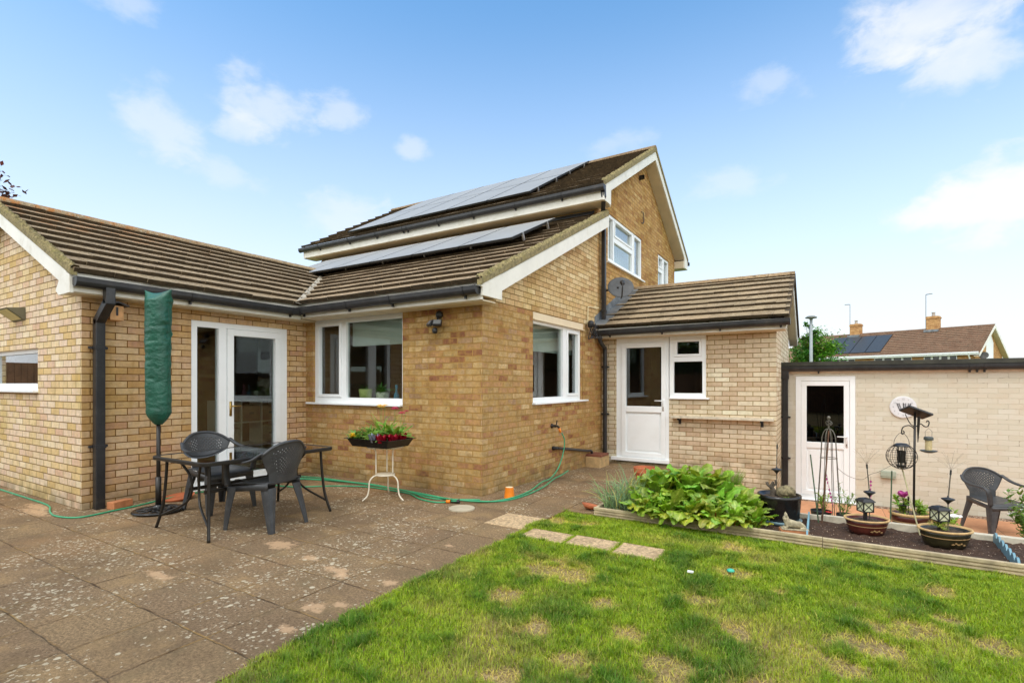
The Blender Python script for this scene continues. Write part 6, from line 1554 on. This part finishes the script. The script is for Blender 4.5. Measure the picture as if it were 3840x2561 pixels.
# ornament flowers
def ornament(loc, zs, m, label, petals, size, open_):
    t = thing('flower_ornament', label, 'garden ornament', loc)
    mb = MB(); mb.tube(curve([(0, 0, 0), (.004, 0, zs * .5), (0, 0, zs)], 4), .0025, 6); mb.obj('stem', METAL_DK, t)
    mb = MB(); mb.lathe([(.001, -.004), (.028, -.002), (.03, .003), (.001, .006)], 16, (0, 0, zs * .62)); mb.obj('disc', METAL_DK, t)
    mb = MB()
    for k in range(petals):
        a = 2 * math.pi * k / petals + .4; cx = Vector((math.cos(a), math.sin(a), 0)); sd_ = Vector((-math.sin(a), math.cos(a), 0))
        mb.grid(lambda u, v: Vector((0, 0, zs)) + cx * size * (open_ * math.sin(v * 1.7) * .75) + Vector((0, 0, size * (v * (1.15 - .4 * open_) - .15 * open_ * v * v))) + sd_ * (u - .5) * size * .95 * math.sin(math.pi * (v * .86 + .1)) ** .8 + cx * (-abs(u - .5) ** 2 * size * .5), 6, 8)
    mb.obj('petals', m, t, smooth=True, solid=.0025)


ornament((.655, 5.98, .06), .20, PINK, 'glossy pink metal tulip ornament above the brown bowl', 4, .075, .75)
ornament((1.0, 5.86, -.05), .18, PETALW, 'white metal lotus ornament behind the green bowl', 7, .07, 1.15)
mb = MB(); mb.tube([(0, 0, 0), (0, 0, .16)], .003, 6); mb.tube([(0, 0, .10), (0, 0, .165)], .007, 8); o = mb.obj('stake', METAL_DK); o.location = (.70, 6.02, .1); tag(o, 'short dark stake standing in the brown bowl', 'stake')


# ------------------------------------------------------------------ plants of the bed
def chard(x, y, z, seed, size, label=None):
    t = thing('chard_plant', label or 'broad leaved green chard plant growing in the raised bed', 'vegetable plant', (x, y, z), 0, 'chard plants in the raised bed')
    rr = random.Random(seed); ml, ms = MB(), MB()
    n = rr.randint(19, 25)
    for k in range(n):
        az = 2 * math.pi * k / n * 1.618 * 2 + rr.uniform(-.4, .4); u = k / n; el = lerp(.45, 1.5, u) + rr.uniform(-.12, .12)
        pl_ = size * rr.uniform(.22, .36) * (1 - .1 * u); d = Vector((math.cos(az) * math.cos(el), math.sin(az) * math.cos(el), math.sin(el)))
        p1 = Vector((rr.uniform(-.02, .02), rr.uniform(-.02, .02), 0)); p2 = p1 + d * pl_ + Vector((0, 0, .02))
        red = rr.random() < .3
        ms.tube(curve([p1, p1 + d * pl_ * .5 + Vector((0, 0, .012)), p2], 3), [.007 * size * 2] * 4 + [.005 * size * 2] * 3, 6, col=(1.6, .12, .15) if red else (1.25, 1.2, 1.0))
        old = u < .25 and rr.random() < .45
        c = (1.75, 1.15, .8) if old else tuple(a * rr.uniform(.78, 1.22) for a in (1.0, 1.0, rr.uniform(.6, 1.2)))
        L = size * rr.uniform(.24, .42) * (.7 if u < .2 else 1); W = L * rr.uniform(.62, .8)
        leafc(ml, p2, az, el, L, W, rr.uniform(.7, 1.9), c, rr)
    if y < 4.95:                                    # old outer leaves flop over the board onto the grass
        for k in range(9):
            az = R(-90) + rr.uniform(-1.0, 1.0); el = rr.uniform(.25, .8); d = Vector((math.cos(az) * math.cos(el), math.sin(az) * math.cos(el), math.sin(el))); p2 = d * size * rr.uniform(.12, .34) + Vector((rr.uniform(-.07, .07), 0, .03))
            ms.tube([Vector((0, 0, .01)), p2 * .5 + Vector((0, 0, .02)), p2], .0035, 5, col=(1.3, 1.2, 1.))
            c = (1.6, 1.2, .9) if rr.random() < .3 else tuple(a * rr.uniform(.85, 1.25) for a in (1.1, 1.05, .9)); L = size * rr.uniform(.28, .44)
            leafc(ml, p2, az, el * .5, L, L * rr.uniform(.6, .8), rr.uniform(1.0, 2.0), c, rr)
    ml.obj('leaves', CHARD, t, smooth=True); ms.obj('stalks', CHARD, t, smooth=True)
    return t


def leafc(mb, base, az, el, L, W, droop, col, rr):
    n, m_ = 9, 8; sd_ = Vector((-math.sin(az), math.cos(az), 0)); tw = rr.uniform(-.5, .5); p = Vector(base) ; e = el; vv = []; ph, ph2 = rr.uniform(0, 6), rr.uniform(0, 6); cs = []
    p = p - Vector((math.cos(az) * math.cos(e), math.sin(az) * math.cos(e), math.sin(e))) * .02
    for k in range(n + 1):
        u = k / n; t = Vector((math.cos(az) * math.cos(e), math.sin(az) * math.cos(e), math.sin(e))); s2 = (Matrix.Rotation(tw * u, 3, t) @ sd_); nn = t.cross(s2)
        wd = W * .5 * (math.sin(math.pi * (u ** .75 * .93 + .035)) ** .75)
        for j in range(m_ + 1):
            a = j / m_ * 2 - 1; ed = abs(a) ** 2
            wv = .085 * W * ed * math.sin(ph + u * 13 + a * 2) + .04 * W * math.sin(ph2 + u * 16) * math.sin(a * 6) + .05 * W * (abs(a) - .3 * a * a) * 1.2
            vv.append(p + s2 * wd * a * (1 + .10 * math.sin(ph2 + u * 19) * ed) - nn * wv)
            g = 1.0 if 0 < k < n and abs(a) > .1 else 1.3; cs.append(tuple(min(2., c * g) for c in col) if abs(a) > .1 else tuple(c * q for c, q in zip(col, (1.7, 1.4, 2.4))))
        p = p + t * (L / n); e -= droop / n * (.4 + 1.4 * u)
    o = len(mb.v); mb.v += [tuple(q) for q in vv]; mb.c += cs
    for k in range(n):
        for j in range(m_): mb.f.append((o + k * (m_ + 1) + j, o + k * (m_ + 1) + j + 1, o + (k + 1) * (m_ + 1) + j + 1, o + (k + 1) * (m_ + 1) + j)); mb.m.append(0)


CH = [(-1.42, 4.885, .32), (-1.22, 4.88, .34), (-1.02, 4.885, .33), (-.82, 4.88, .34), (-.64, 4.89, .32), (-.52, 5.02, .33), (-1.50, 5.02, .42), (-1.24, 5.05, .44), (-.98, 5.04, .44), (-.74, 5.03, .40), (-.60, 5.10, .36), (-1.42, 5.28, .56), (-1.15, 5.30, .58), (-.90, 5.28, .54), (-.68, 5.27, .48), (-1.30, 5.55, .66), (-1.02, 5.56, .62), (-.82, 5.55, .5), (-1.55, 5.50, .46), (-1.16, 5.62, .62), (-.58, 5.22, .42), (-1.10, 5.46, .66), (-1.42, 5.42, .56)]
for i, (x, y, s_) in enumerate(CH): chard(x, y, .05 if y < 4.95 else .0, 100 + i, s_ * (1.15 if y < 5.4 else 1.3))


def onions(x, y, seed):
    t = thing('onion_clump', 'clump of thin blue green onion leaves at the bed corner', 'vegetable plant', (x, y, 0), 0, 'onion clumps at the bed corner'); rr = random.Random(seed); mb = MB()
    for k in range(34):
        az = rr.uniform(0, 6.28); el = rr.uniform(.75, 1.5); L = rr.uniform(.26, .50); p = Vector((rr.uniform(-.07, .07), rr.uniform(-.07, .07), 0)); e = el; pts = [p.copy()]; dr_ = rr.uniform(.2, 1.9)
        for i in range(6): p = p + Vector((math.cos(az) * math.cos(e), math.sin(az) * math.cos(e), math.sin(e))) * L / 6; e -= dr_ / 6 * (i * .45); pts.append(p.copy())
        q = rr.uniform(.75, 1.25); old = rr.random() < .1
        mb.tube(pts, [.0045, .0045, .0042, .0038, .003, .002, .0008], 5, col=(q * 2.2, q * 1.35, q * .8) if old else (q, q, q * rr.uniform(.7, 1.1)))
    mb.obj('leaves', ONION, t, smooth=True)


for i, (x, y) in enumerate(((-1.82, 5.02), (-1.68, 5.10), (-1.80, 5.22), (-1.66, 5.30), (-1.76, 5.40))): onions(x, y, 60 + i)

tp_ = thing('terracotta_pot', 'terracotta pot standing on the path before the porch door', 'plant pot', (-2.0, 6.72, -.05))
mb = MB(); mb.lathe([(.001, 0), (.105, 0), (.135, .19), (.15, .20), (.155, .262), (.143, .265), (.132, .20), (.001, .19)], 36); mb.obj('body', TERRA, tp_, smooth=False)
mb = MB(); mb.lathe([(.001, .215), (.134, .21)], 24); mb.obj('compost', SOILM, tp_)
mb = MB(); mb.lathe([(.001, 0), (.06, 0), (.095, .04), (.088, .042), (.055, .012), (.001, .01)], 26); o = mb.obj('pot_saucer', TERRA, smooth=True); o.location = (-2.08, 5.02, .012); o.rotation_euler = (R(-10), R(8), 0); tag(o, 'small terracotta dish at the corner of the raised bed', 'saucer')

cp = thing('herb_pot', 'dark bowl of fine upright chives behind the chard', 'herb pot', (-.80, 5.69, .0))
mb = MB(); mb.lathe([(.001, 0), (.075, 0), (.12, .28), (.115, .285), (.10, .26), (.001, .25)], 32); mb.obj('body', BLACKPOT, cp, smooth=False)
mb = MB(); mb.lathe([(.116, .278), (.125, .282), (.125, .292), (.114, .294), (.108, .286)], 32); mb.obj('rim', RIMM, cp)
mb = MB(); rr_ = random.Random(71)
for k in range(190):
    a, r = rr_.uniform(0, 6.28), .095 * math.sqrt(rr_.random()); p = Vector((r * math.cos(a), r * math.sin(a), .26)); ln = Vector((math.cos(a), math.sin(a), 0)) * r * rr_.uniform(.3, 1.1); h = rr_.uniform(.10, .19); q = rr_.uniform(.7, 1.35)
    mb.tube([p, p + ln * .4 + Vector((0, 0, h * .6)), p + ln * 1.1 + Vector((rr_.gauss(0, .01), rr_.gauss(0, .01), h))], [.0016, .0014, .0004], 3, col=(q, q * 1.1, q * .6))
mb.obj('leaves', GENLEAF, cp)


def wispy(x, y, z, label, seed, h, n, lcol, name='garden_plant', flower=None, L=.045, spread=.08, lw=.02):
    t = thing(name, label, 'plant', (x, y, z)); rr = random.Random(seed); ml, ms = MB(), MB(); mf = MB()
    for k in range(n):
        a = rr.uniform(0, 6.28); top = Vector((math.cos(a) * spread * rr.uniform(.4, 1.3), math.sin(a) * spread * rr.uniform(.4, 1.3), h * rr.uniform(.5, 1.1))); pts = curve([(rr.uniform(-.02, .02), rr.uniform(-.02, .02), 0), top * .5 + Vector((rr.gauss(0, .012), rr.gauss(0, .012), .02)), top], 4); ms.tube(pts, .0016, 4, col=lcol)
        for q in pts[2:]:
            for _ in range(3): leaf(ml, q, rr.uniform(0, 6.28), rr.uniform(-.2, 1.2), L * rr.uniform(.6, 1.2), lw * rr.uniform(.7, 1.2), rr.uniform(0, 1), .1, tuple(c * rr.uniform(.8, 1.2) for c in lcol), 3, rr=rr)
        if flower:
            for j in range(7): aa = j * .9; leaf(mf, top, aa, .3, .028, .022, .2, 0, flower, 3, rr=rr)
    ml.obj('leaves', GENLEAF, t, smooth=True); ms.obj('stems', GENLEAF, t)
    if flower: mf.obj('flowers', PETAL, t)
    return t


def small_pot(x, y, z, r, h, label):
    mb = MB(); mb.lathe([(.001, 0), (r * .8, 0), (r, h), (r * .95, h), (r * .9, h * .85), (.001, h * .82)], 24); o = mb.obj('plant_pot', BLACKP, smooth=False); o.location = (x, y, z); tag(o, label, 'plant pot', 'black plastic pots behind the back timber')


small_pot(.0, 6.02, -.08, .095, .125, 'black plastic pot at the obelisk foot, its left one')
small_pot(.205, 6.0, -.08, .08, .12, 'black plastic pot at the obelisk foot, nearer the oxblood bowl')
wispy(.03, 6.0, .02, 'thin yellowish leafy plant in the pot under the obelisk', 5, .20, 7, (1.2, 1.1, .7), lw=.014)
wispy(.20, 5.98, .02, 'feathery greyish plant in the pot next to the obelisk', 6, .28, 9, (.95, .95, .9), L=.04, lw=.010)
mb = MB()
for k in range(7): leaf(mb, (0, 0, 0), k * .9, .25, .035, .022, .3, 0, s2l(230, 70, 60), 3)
o = mb.obj('fallen_flower', PETAL); o.location = (.07, 5.93, .055); tag(o, 'bright red flower head beside the obelisk pot', 'flower')
wispy(.66, 6.03, .08, 'light green leafy plant at the left of the brown bowl', 8, .17, 9, (1.25, 1.25, .6), spread=.07, L=.05)
wispy(.80, 6.02, .08, 'light green leafy plant at the right of the brown bowl', 9, .13, 7, (1.25, 1.25, .6), spread=.06, L=.05)
wispy(.93, 5.62, .0, 'small yellow green weed growing behind the green bowl', 14, .16, 6, (1.35, 1.3, .5), spread=.06)
wispy(.985, 5.98, -.08, 'thin yellow green plant near the white lotus ornament', 10, .26, 6, (1.35, 1.3, .5), spread=.06)
wispy(.86, 5.43, .11, 'dry straw coloured tuft in the green bowl', 17, .07, 7, (1.8, 1.35, .9), spread=.07, L=.05, lw=.008)
fl = wispy(1.93, 7.55, -.42, 'white flowering shrub in a pot at the right edge of the yard', 12, .55, 22, (.7, .85, .7), flower=(.85, .85, .78), spread=.17, L=.07, lw=.035)
small_pot(1.93, 7.55, ZY, .14, .20, 'black plastic pot of the white flowering shrub')

# pale litter on the grass
mb = MB(); mb.lathe([(.001, 0), (.028, .002), (.022, .014), (.001, .018)], 10); o = mb.obj('plastic_scrap', simple('turquoise plastic', s2l(70, 190, 160), .4), smooth=True); o.location = (-.54, 3.84, .012); tag(o, 'small turquoise plastic scrap lying on a bare lawn spot', 'litter')
mb = MB(); mb.box(-.02, .02, -.012, .012, 0, .012); o = mb.obj('paper_scrap', PETALW, bevel=.003); o.location = (-.765, 3.62, .03); tag(o, 'tiny white scrap lying in the lawn', 'litter')

# ------------------------------------------------------------------ background
def far_house():
    # semi-detached pair turned about 35 degrees; local +X runs to the right-hand gable, +Y away
    Zc = 40.; base = Vector((.8554 * .9076 - .518, .518 * .9076 + .8554, 0)) * Zc
    ang = R(31.2) + R(38)
    h = empty('semi_detached_house', (base.x, base.y, -.9), 0); h.rotation_euler = (0, 0, ang - R(90) + R(31)); h.rotation_euler = (0, 0, R(31.2) + R(-14)); h.rotation_euler[2] = FAR_ROT
    tag(h, 'pair of brick houses with red brown roof and solar panels behind the garage', 'house')
    ZE = 4.75; D = 7.6; L = 15.0; pit = .60; ov = .4
    br = brick('far orange brick', 'X', [(0, s2l(176, 116, 54)), (1, s2l(214, 160, 84))], s2l(180, 140, 80), width=.225); br2 = brick('far orange gable brick', 'Y', [(0, s2l(176, 116, 54)), (1, s2l(214, 160, 84))], s2l(180, 140, 80))
    wins = [(-2.6 - k * .95, -1.75 - k * .95) for k in range(3)] + [(-8.2, -7.2), (-6.9, -5.9)] + [(-10.2 - k * .95, -9.35 - k * .95) for k in range(4)]
    wins = [(-3.3, -1.1), (-6.9, -4.1), (-11.0, -8.4), (-13.8, -12.2)]
    holes = [(a, b2, ZE - 1.35, ZE - .22) for a, b2 in wins]
    f = lambda u, z, d: Vector((u, -d, z)); mb = MB(); wall(mb, f, -L, 0, 0, ZE, holes, th=.2); WORLD_OFF[h.name] = Vector(); mb.obj('wall', br, h)
    g = lambda u, z, d: Vector((d, u, z)); mb = MB(); wall(mb, g, 0, D, 0, ZE, [], th=.2, extra=[[(0, ZE), (D, ZE), (D / 2, ZE + pit * D / 2 - .05)]]); mb.obj('wall', br2, h)
    mb = MB()
    mb.prism([(D / 2 - 1.0, ZE - 2.2), (D / 2 + 1.0, ZE - 2.2), (D / 2 + 1.0, ZE + .9), (D / 2, ZE + pit * D / 2 - .45), (D / 2 - 1.0, ZE + .9)], lambda a, z: Vector((.0, a, z)), lambda a, z: Vector((.03, a, z))); mb.obj('cladding', WHITE, h)
    for a, b2, c, d in holes:
        n = 4; cw = (b2 - a) / n; wo = frame_mesh(f, a, b2, c, d, [(a + k * cw + .07, a + (k + 1) * cw - .07, c + .07, d - .07) for k in range(n)], -.12, -.04).obj('window', WHITE, h); WORLD_OFF[wo.name] = Vector()
        mb = MB(); mb.pbox(f, a, b2, c, d, -.11, -.10); mb.obj('pane', simple('far window pane', (.05, .055, .055), .1), wo)
    cs = 1 / math.hypot(1, pit); Ls = (D / 2 + ov) / cs
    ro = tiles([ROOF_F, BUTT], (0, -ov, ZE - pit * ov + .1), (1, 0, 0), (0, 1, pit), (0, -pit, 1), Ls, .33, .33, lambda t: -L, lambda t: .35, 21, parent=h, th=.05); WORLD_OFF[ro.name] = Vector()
    mb = MB(); zr = ZE + pit * D / 2 + .1; mb.add([(-L, D / 2, zr), (.35, D / 2, zr), (.35, D + ov, ZE - pit * ov + .1), (-L, D + ov, ZE - pit * ov + .1)], [(0, 1, 2, 3)]); mb.obj('back_slope', ROOF_F, ro, solid=.04)
    for s_ in (-1, 1):
        mb = MB(); e_ = D / 2 + s_ * (D / 2 + ov); mb.prism([(e_, ZE - pit * ov + .05), (D / 2, zr - .05), (D / 2, zr - .33), (e_, ZE - pit * ov - .15)], lambda a, z: Vector((.33, a, z)), lambda a, z: Vector((.37, a, z))); mb.obj('bargeboard', FASCIA, ro)
        mb = MB(); mb.prism([(e_, ZE - pit * ov - .15), (D / 2, zr - .33), (D / 2, zr - .31), (e_, ZE - pit * ov - .13)], lambda a, z: Vector((.0, a, z)), lambda a, z: Vector((.33, a, z))); mb.obj('soffit', SOFFIT, ro)
    mb = MB(); mb.box(-L, .3, -ov - .02, -ov + .02, ZE - .25, ZE - .05); mb.box(-L, .3, -ov - .12, -ov - .02, ZE - .12, ZE - .02); mb.obj('fascia', WHITE, ro)
    mb = MB(); mb.tube([(-.35, -ov - .06, ZE - .1), (-.3, -.15, ZE - .5), (-.3, -.08, 0)], .05, 8); mb.obj('downpipe', WHITE, h)
    for x, hh in ((-3.7, 1.05), (-9.8, .95)):
        mb = MB(); mb.box(x - .42, x + .42, D / 2 - .35, D / 2 + .35, zr - .5, zr + hh); mb.box(x - .47, x + .47, D / 2 - .4, D / 2 + .4, zr + hh - .22, zr + hh - .1); c = mb.obj('chimney', br, ro); WORLD_OFF[c.name] = Vector()
        mb = MB(); mb.lathe([(.14, 0), (.12, .3), (.15, .32), (.15, .36), (.001, .36)], 12, (x, D / 2, zr + hh)); mb.obj('chimney_pot', simple('grey buff chimney pot', s2l(170, 160, 150), .8), c)
        mb = MB(); mb.tube([(x - .55, D / 2, zr - .2), (x - .55, D / 2, zr + hh + 2.0)], .025, 6); mb.tube([(x - .55, D / 2, zr + hh + 2.0), (x - .55 + (.45 if x > -5 else -.45), D / 2, zr + hh + 2.03)], .03, 6)
        for k in range(5): q = x - .55 + (.09 * (k + 1)) * (1 if x > -5 else -1); mb.tube([(q, D / 2 - .18, zr + hh + 2.02), (q, D / 2 + .18, zr + hh + 2.02)], .012, 4)
        mb.obj('aerial', OLD_METAL, c)
        mb = MB(); mb.box(x - .5, x + .5, D / 2 - .75, D / 2 - .352, zr - .36, zr - .16); mb.obj('flashing', LEAD, c)
    mb = MB(); mb.lathe([(.001, -.06), (.3, 0), (.3, .01)], 18, (.35, .7, ZE - .3), M=Matrix.Rotation(R(70), 4, 'X')); mb.obj('satellite_dish', simple('far dish grey', (.1, .1, .1), .5), h)
    return h, Ls, cs, pit, ZE, ov


FAR_ROT = R(-24.2)
fh, Ls_, cs_, pit_, ZE_, ov_ = far_house()
FARPV = simple('far solar glass', (.05, .055, .06), .35)
for k in range(4):                                   # solar array of the far roof
    x = -6.5 - k * 1.24; Mloc = Matrix(((-1, 0, 0, x), (0, cs_, -pit_ * cs_, 0.2), (0, pit_ * cs_, cs_, ZE_ + pit_ * .2 + .2), (0, 0, 0, 1)))
    mb = MB(); mb.box(0, 1.21, 0, 3.3, -.05, 0, Mloc); e = mb.obj('solar_panel', PVF, fh); WORLD_OFF[e.name] = Vector()
    mb = MB(); mb.box(.02, 1.19, .02, 3.28, .001, .006, Mloc); mb.obj('glass', FARPV, e)

# a second roof glimpsed beside the porch
nh = empty('neighbour_house', tuple(Vector((.8554 * .533 - .518, .518 * .533 + .8554, 0)) * 34 + Vector((0, 0, -.9))), R(-12)); tag(nh, 'brown roofed house glimpsed behind the tree beside the porch', 'house')
mb = MB(); mb.box(-6, -.2, 0, 6, 0, 3.05); mb.obj('wall', B_GABLE, nh)
mb = MB(); mb.prism([(-.4, 3.05), (3, 4.75), (6.4, 3.05), (6.4, 2.9), (3, 4.6), (-.4, 2.9)], lambda a, z: Vector((-6.3, a, z)), lambda a, z: Vector((.2, a, z))); mb.obj('roof', ROOF_F, nh)
mb = MB(); mb.box(-6.3, .2, -.46, -.4, 2.85, 3.05); mb.obj('fascia', WHITE, nh)


def tree(name, label, loc, ctr, rad, nclump, nleaf, lsize, m, cols, seed, trunk_r=.12, limbs=6):
    t = thing(name, label, 'tree', loc); rr = random.Random(seed); ctr = Vector(ctr); rad = Vector(rad)
    mb = MB(); mb.tube(curve([(0, 0, -.1), (rr.gauss(0, .1), rr.gauss(0, .1), ctr.z * .5), (ctr.x, ctr.y, ctr.z), (ctr.x, ctr.y, ctr.z + rad.z * .7)], 4), [trunk_r * (1 - .07 * i) for i in range(13)], 8)
    cl = []
    for k in range(nclump):
        while True:
            d = Vector((rr.uniform(-1, 1), rr.uniform(-1, 1), rr.uniform(-1, 1)))
            if .25 < d.length < 1: break
        cl.append(ctr + Vector((d.x * rad.x, d.y * rad.y, d.z * rad.z)))
    for k in range(limbs):
        q = cl[k % len(cl)]; b0 = Vector((ctr.x * .6, ctr.y * .6, ctr.z - rad.z * rr.uniform(.3, .9))); mb.tube(curve([b0, lerp(b0, q, .5) + Vector((0, 0, .1)), q], 4), [trunk_r * .4 * (1 - .09 * i) for i in range(9)], 6)
    mb.obj('trunk', BARK, t)
    ml = MB()
    for q in cl:
        cs = rr.uniform(.5, 1.0) * min(rad) * .55; base = [c * rr.uniform(.65, 1.3) for c in cols[rr.randrange(len(cols))]]
        for _ in range(nleaf):
            d = Vector((rr.gauss(0, .5), rr.gauss(0, .5), rr.gauss(0, .45))) * cs; p = q + d; a, e = rr.uniform(0, 6.28), rr.uniform(-.9, .9); s_ = lsize * rr.uniform(.6, 1.3)
            u = Vector((math.cos(a) * math.cos(e), math.sin(a) * math.cos(e), math.sin(e))) * s_; v = Vector((-math.sin(a), math.cos(a), rr.uniform(-.5, .5))) * s_ * .6
            g = rr.uniform(.75, 1.25); ml.add([p - u, p - v * .9, p + u, p + v], [(0, 1, 2, 3)], tuple(c * g for c in base))
    ml.obj('crown', m, t)
    return t


def gpt(dx, Z): return Vector((.8554 * dx - .518, .518 * dx + .8554, 0)) * Z


p = gpt(.592, 26); tree('leafy_tree', 'bright green upright tree beyond the garage by the lamp post', (p.x, p.y, -.9), (0, 0, 3.45), (1.15, 1.0, 1.5), 60, 130, .075, TREELEAF, [(1.1, 1.3, .9), (1.4, 1.6, 1.0), (.8, 1.0, .8)], 5)
p = gpt(.583, 25.2); tree('sapling', 'thin dark sprig of a taller tree right of the porch roof', (p.x, p.y, -.9), (0, 0, 4.3), (.32, .28, 1.1), 18, 60, .07, TREELEAF, [(.7, .85, .9)], 8, .05, 3)
p = gpt(-1.145, 14); tree('copper_tree', 'dark copper leaved tree behind the left roof ridge', (p.x, p.y, -.9), (0, 0, 6.85), (1.85, 1.8, 1.25), 110, 170, .085, COPPER, [(1, 1, 1), (1.5, 1.1, 1), (.7, .7, .7)], 11, .16)
lp = thing('lamp_post', 'slim grey street lamp post with flat round head beyond the garage', 'street lamp', tuple(gpt(.586, 24) + Vector((0, 0, -.9))))
mb = MB(); mb.tube([(0, 0, 0), (0, 0, 5.25)], [.085, .06], 10); mb.obj('post', simple('galvanised grey', s2l(150, 156, 156), .5, var=.1), lp, smooth=True)
mb = MB(); mb.lathe([(.05, 5.2), (.08, 5.27), (.24, 5.3), (.25, 5.34), (.15, 5.40), (.001, 5.42)], 20); mb.obj('lamp_head', simple('lamp head grey', s2l(110, 112, 108), .5), lp, smooth=True)

# garden boundary behind the viewer (seen in the window reflections)
def fence_run(p0, p1, label):
    p0, p1 = Vector(p0), Vector(p1); d = p1 - p0; L = d.length; ux = d.normalized(); e = empty('garden_fence', p0); tag(e, label, 'fence'); a = math.atan2(d.y, d.x); e.rotation_euler = (0, 0, a)
    mb = MB(); rr = random.Random(1); x = 0
    while x < L: mb.box(x, x + .095, -.012 + rr.uniform(-.004, .004), .012, .05, 1.75, col=None); x += .1
    mb.obj('boards', simple('brown fence', s2l(120, 88, 62), .85, var=.25), e)
    mb = MB()
    for k in range(int(L / 1.83) + 1): mb.box(k * 1.83 - .05, k * 1.83 + .05, .02, .12, 0, 1.85)
    mb.obj('posts', simple('brown post', s2l(110, 84, 60), .85, var=.2), e)


fence_run((-14, -6.5, 0), (7.0, -6.5, 0), 'brown board fence closing the garden behind the viewer')
fence_run((-14, 2.0, 0), (-14, -6.5, 0), 'brown board fence along the left hand side of the garden')
fence_run((7.0, -6.5, 0), (7.0, 9.8, -.3), 'brown board fence along the right hand side of the garden')
tree('garden_tree', 'round green tree behind the rear garden fence', (1.5, -12, -.5), (0, 0, 4.5), (3, 2.5, 2.4), 60, 90, .16, TREELEAF, [(1, 1.1, .9), (.7, .8, .7)], 31, .2)
tree('garden_tree', 'dark green tree behind the rear fence nearer the terrace', (-6, -11, -.5), (0, 0, 4.0), (3.5, 2.5, 2.6), 60, 90, .16, TREELEAF, [(.8, .9, .8), (.6, .7, .6)], 32, .2)
hg = thing('garden_hedge', 'tall dense green hedge behind the rear garden fence', 'hedge', (-3.5, -8.2, 0))
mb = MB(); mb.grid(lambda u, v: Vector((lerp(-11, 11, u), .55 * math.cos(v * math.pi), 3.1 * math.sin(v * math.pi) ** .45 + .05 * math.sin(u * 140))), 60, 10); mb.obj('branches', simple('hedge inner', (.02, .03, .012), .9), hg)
mb = MB(); rr_ = random.Random(77)
for _ in range(9000):
    u, v = rr_.random(), rr_.random(); q = Vector((lerp(-11, 11, u), .62 * math.cos(v * math.pi), 3.15 * math.sin(v * math.pi) ** .45)) + Vector((rr_.gauss(0, .06), rr_.gauss(0, .06), rr_.gauss(0, .08))); a = rr_.uniform(0, 6.28); e1 = Vector((math.cos(a), math.sin(a), rr_.uniform(-.6, .6))) * .075; e2 = Vector((-math.sin(a), math.cos(a), rr_.uniform(-.6, .6))) * .05; g = rr_.uniform(.6, 1.3)
    mb.add([q - e1, q - e2, q + e1, q + e2], [(0, 1, 2, 3)], (g, g, g))
mb.obj('foliage', TREELEAF, hg)
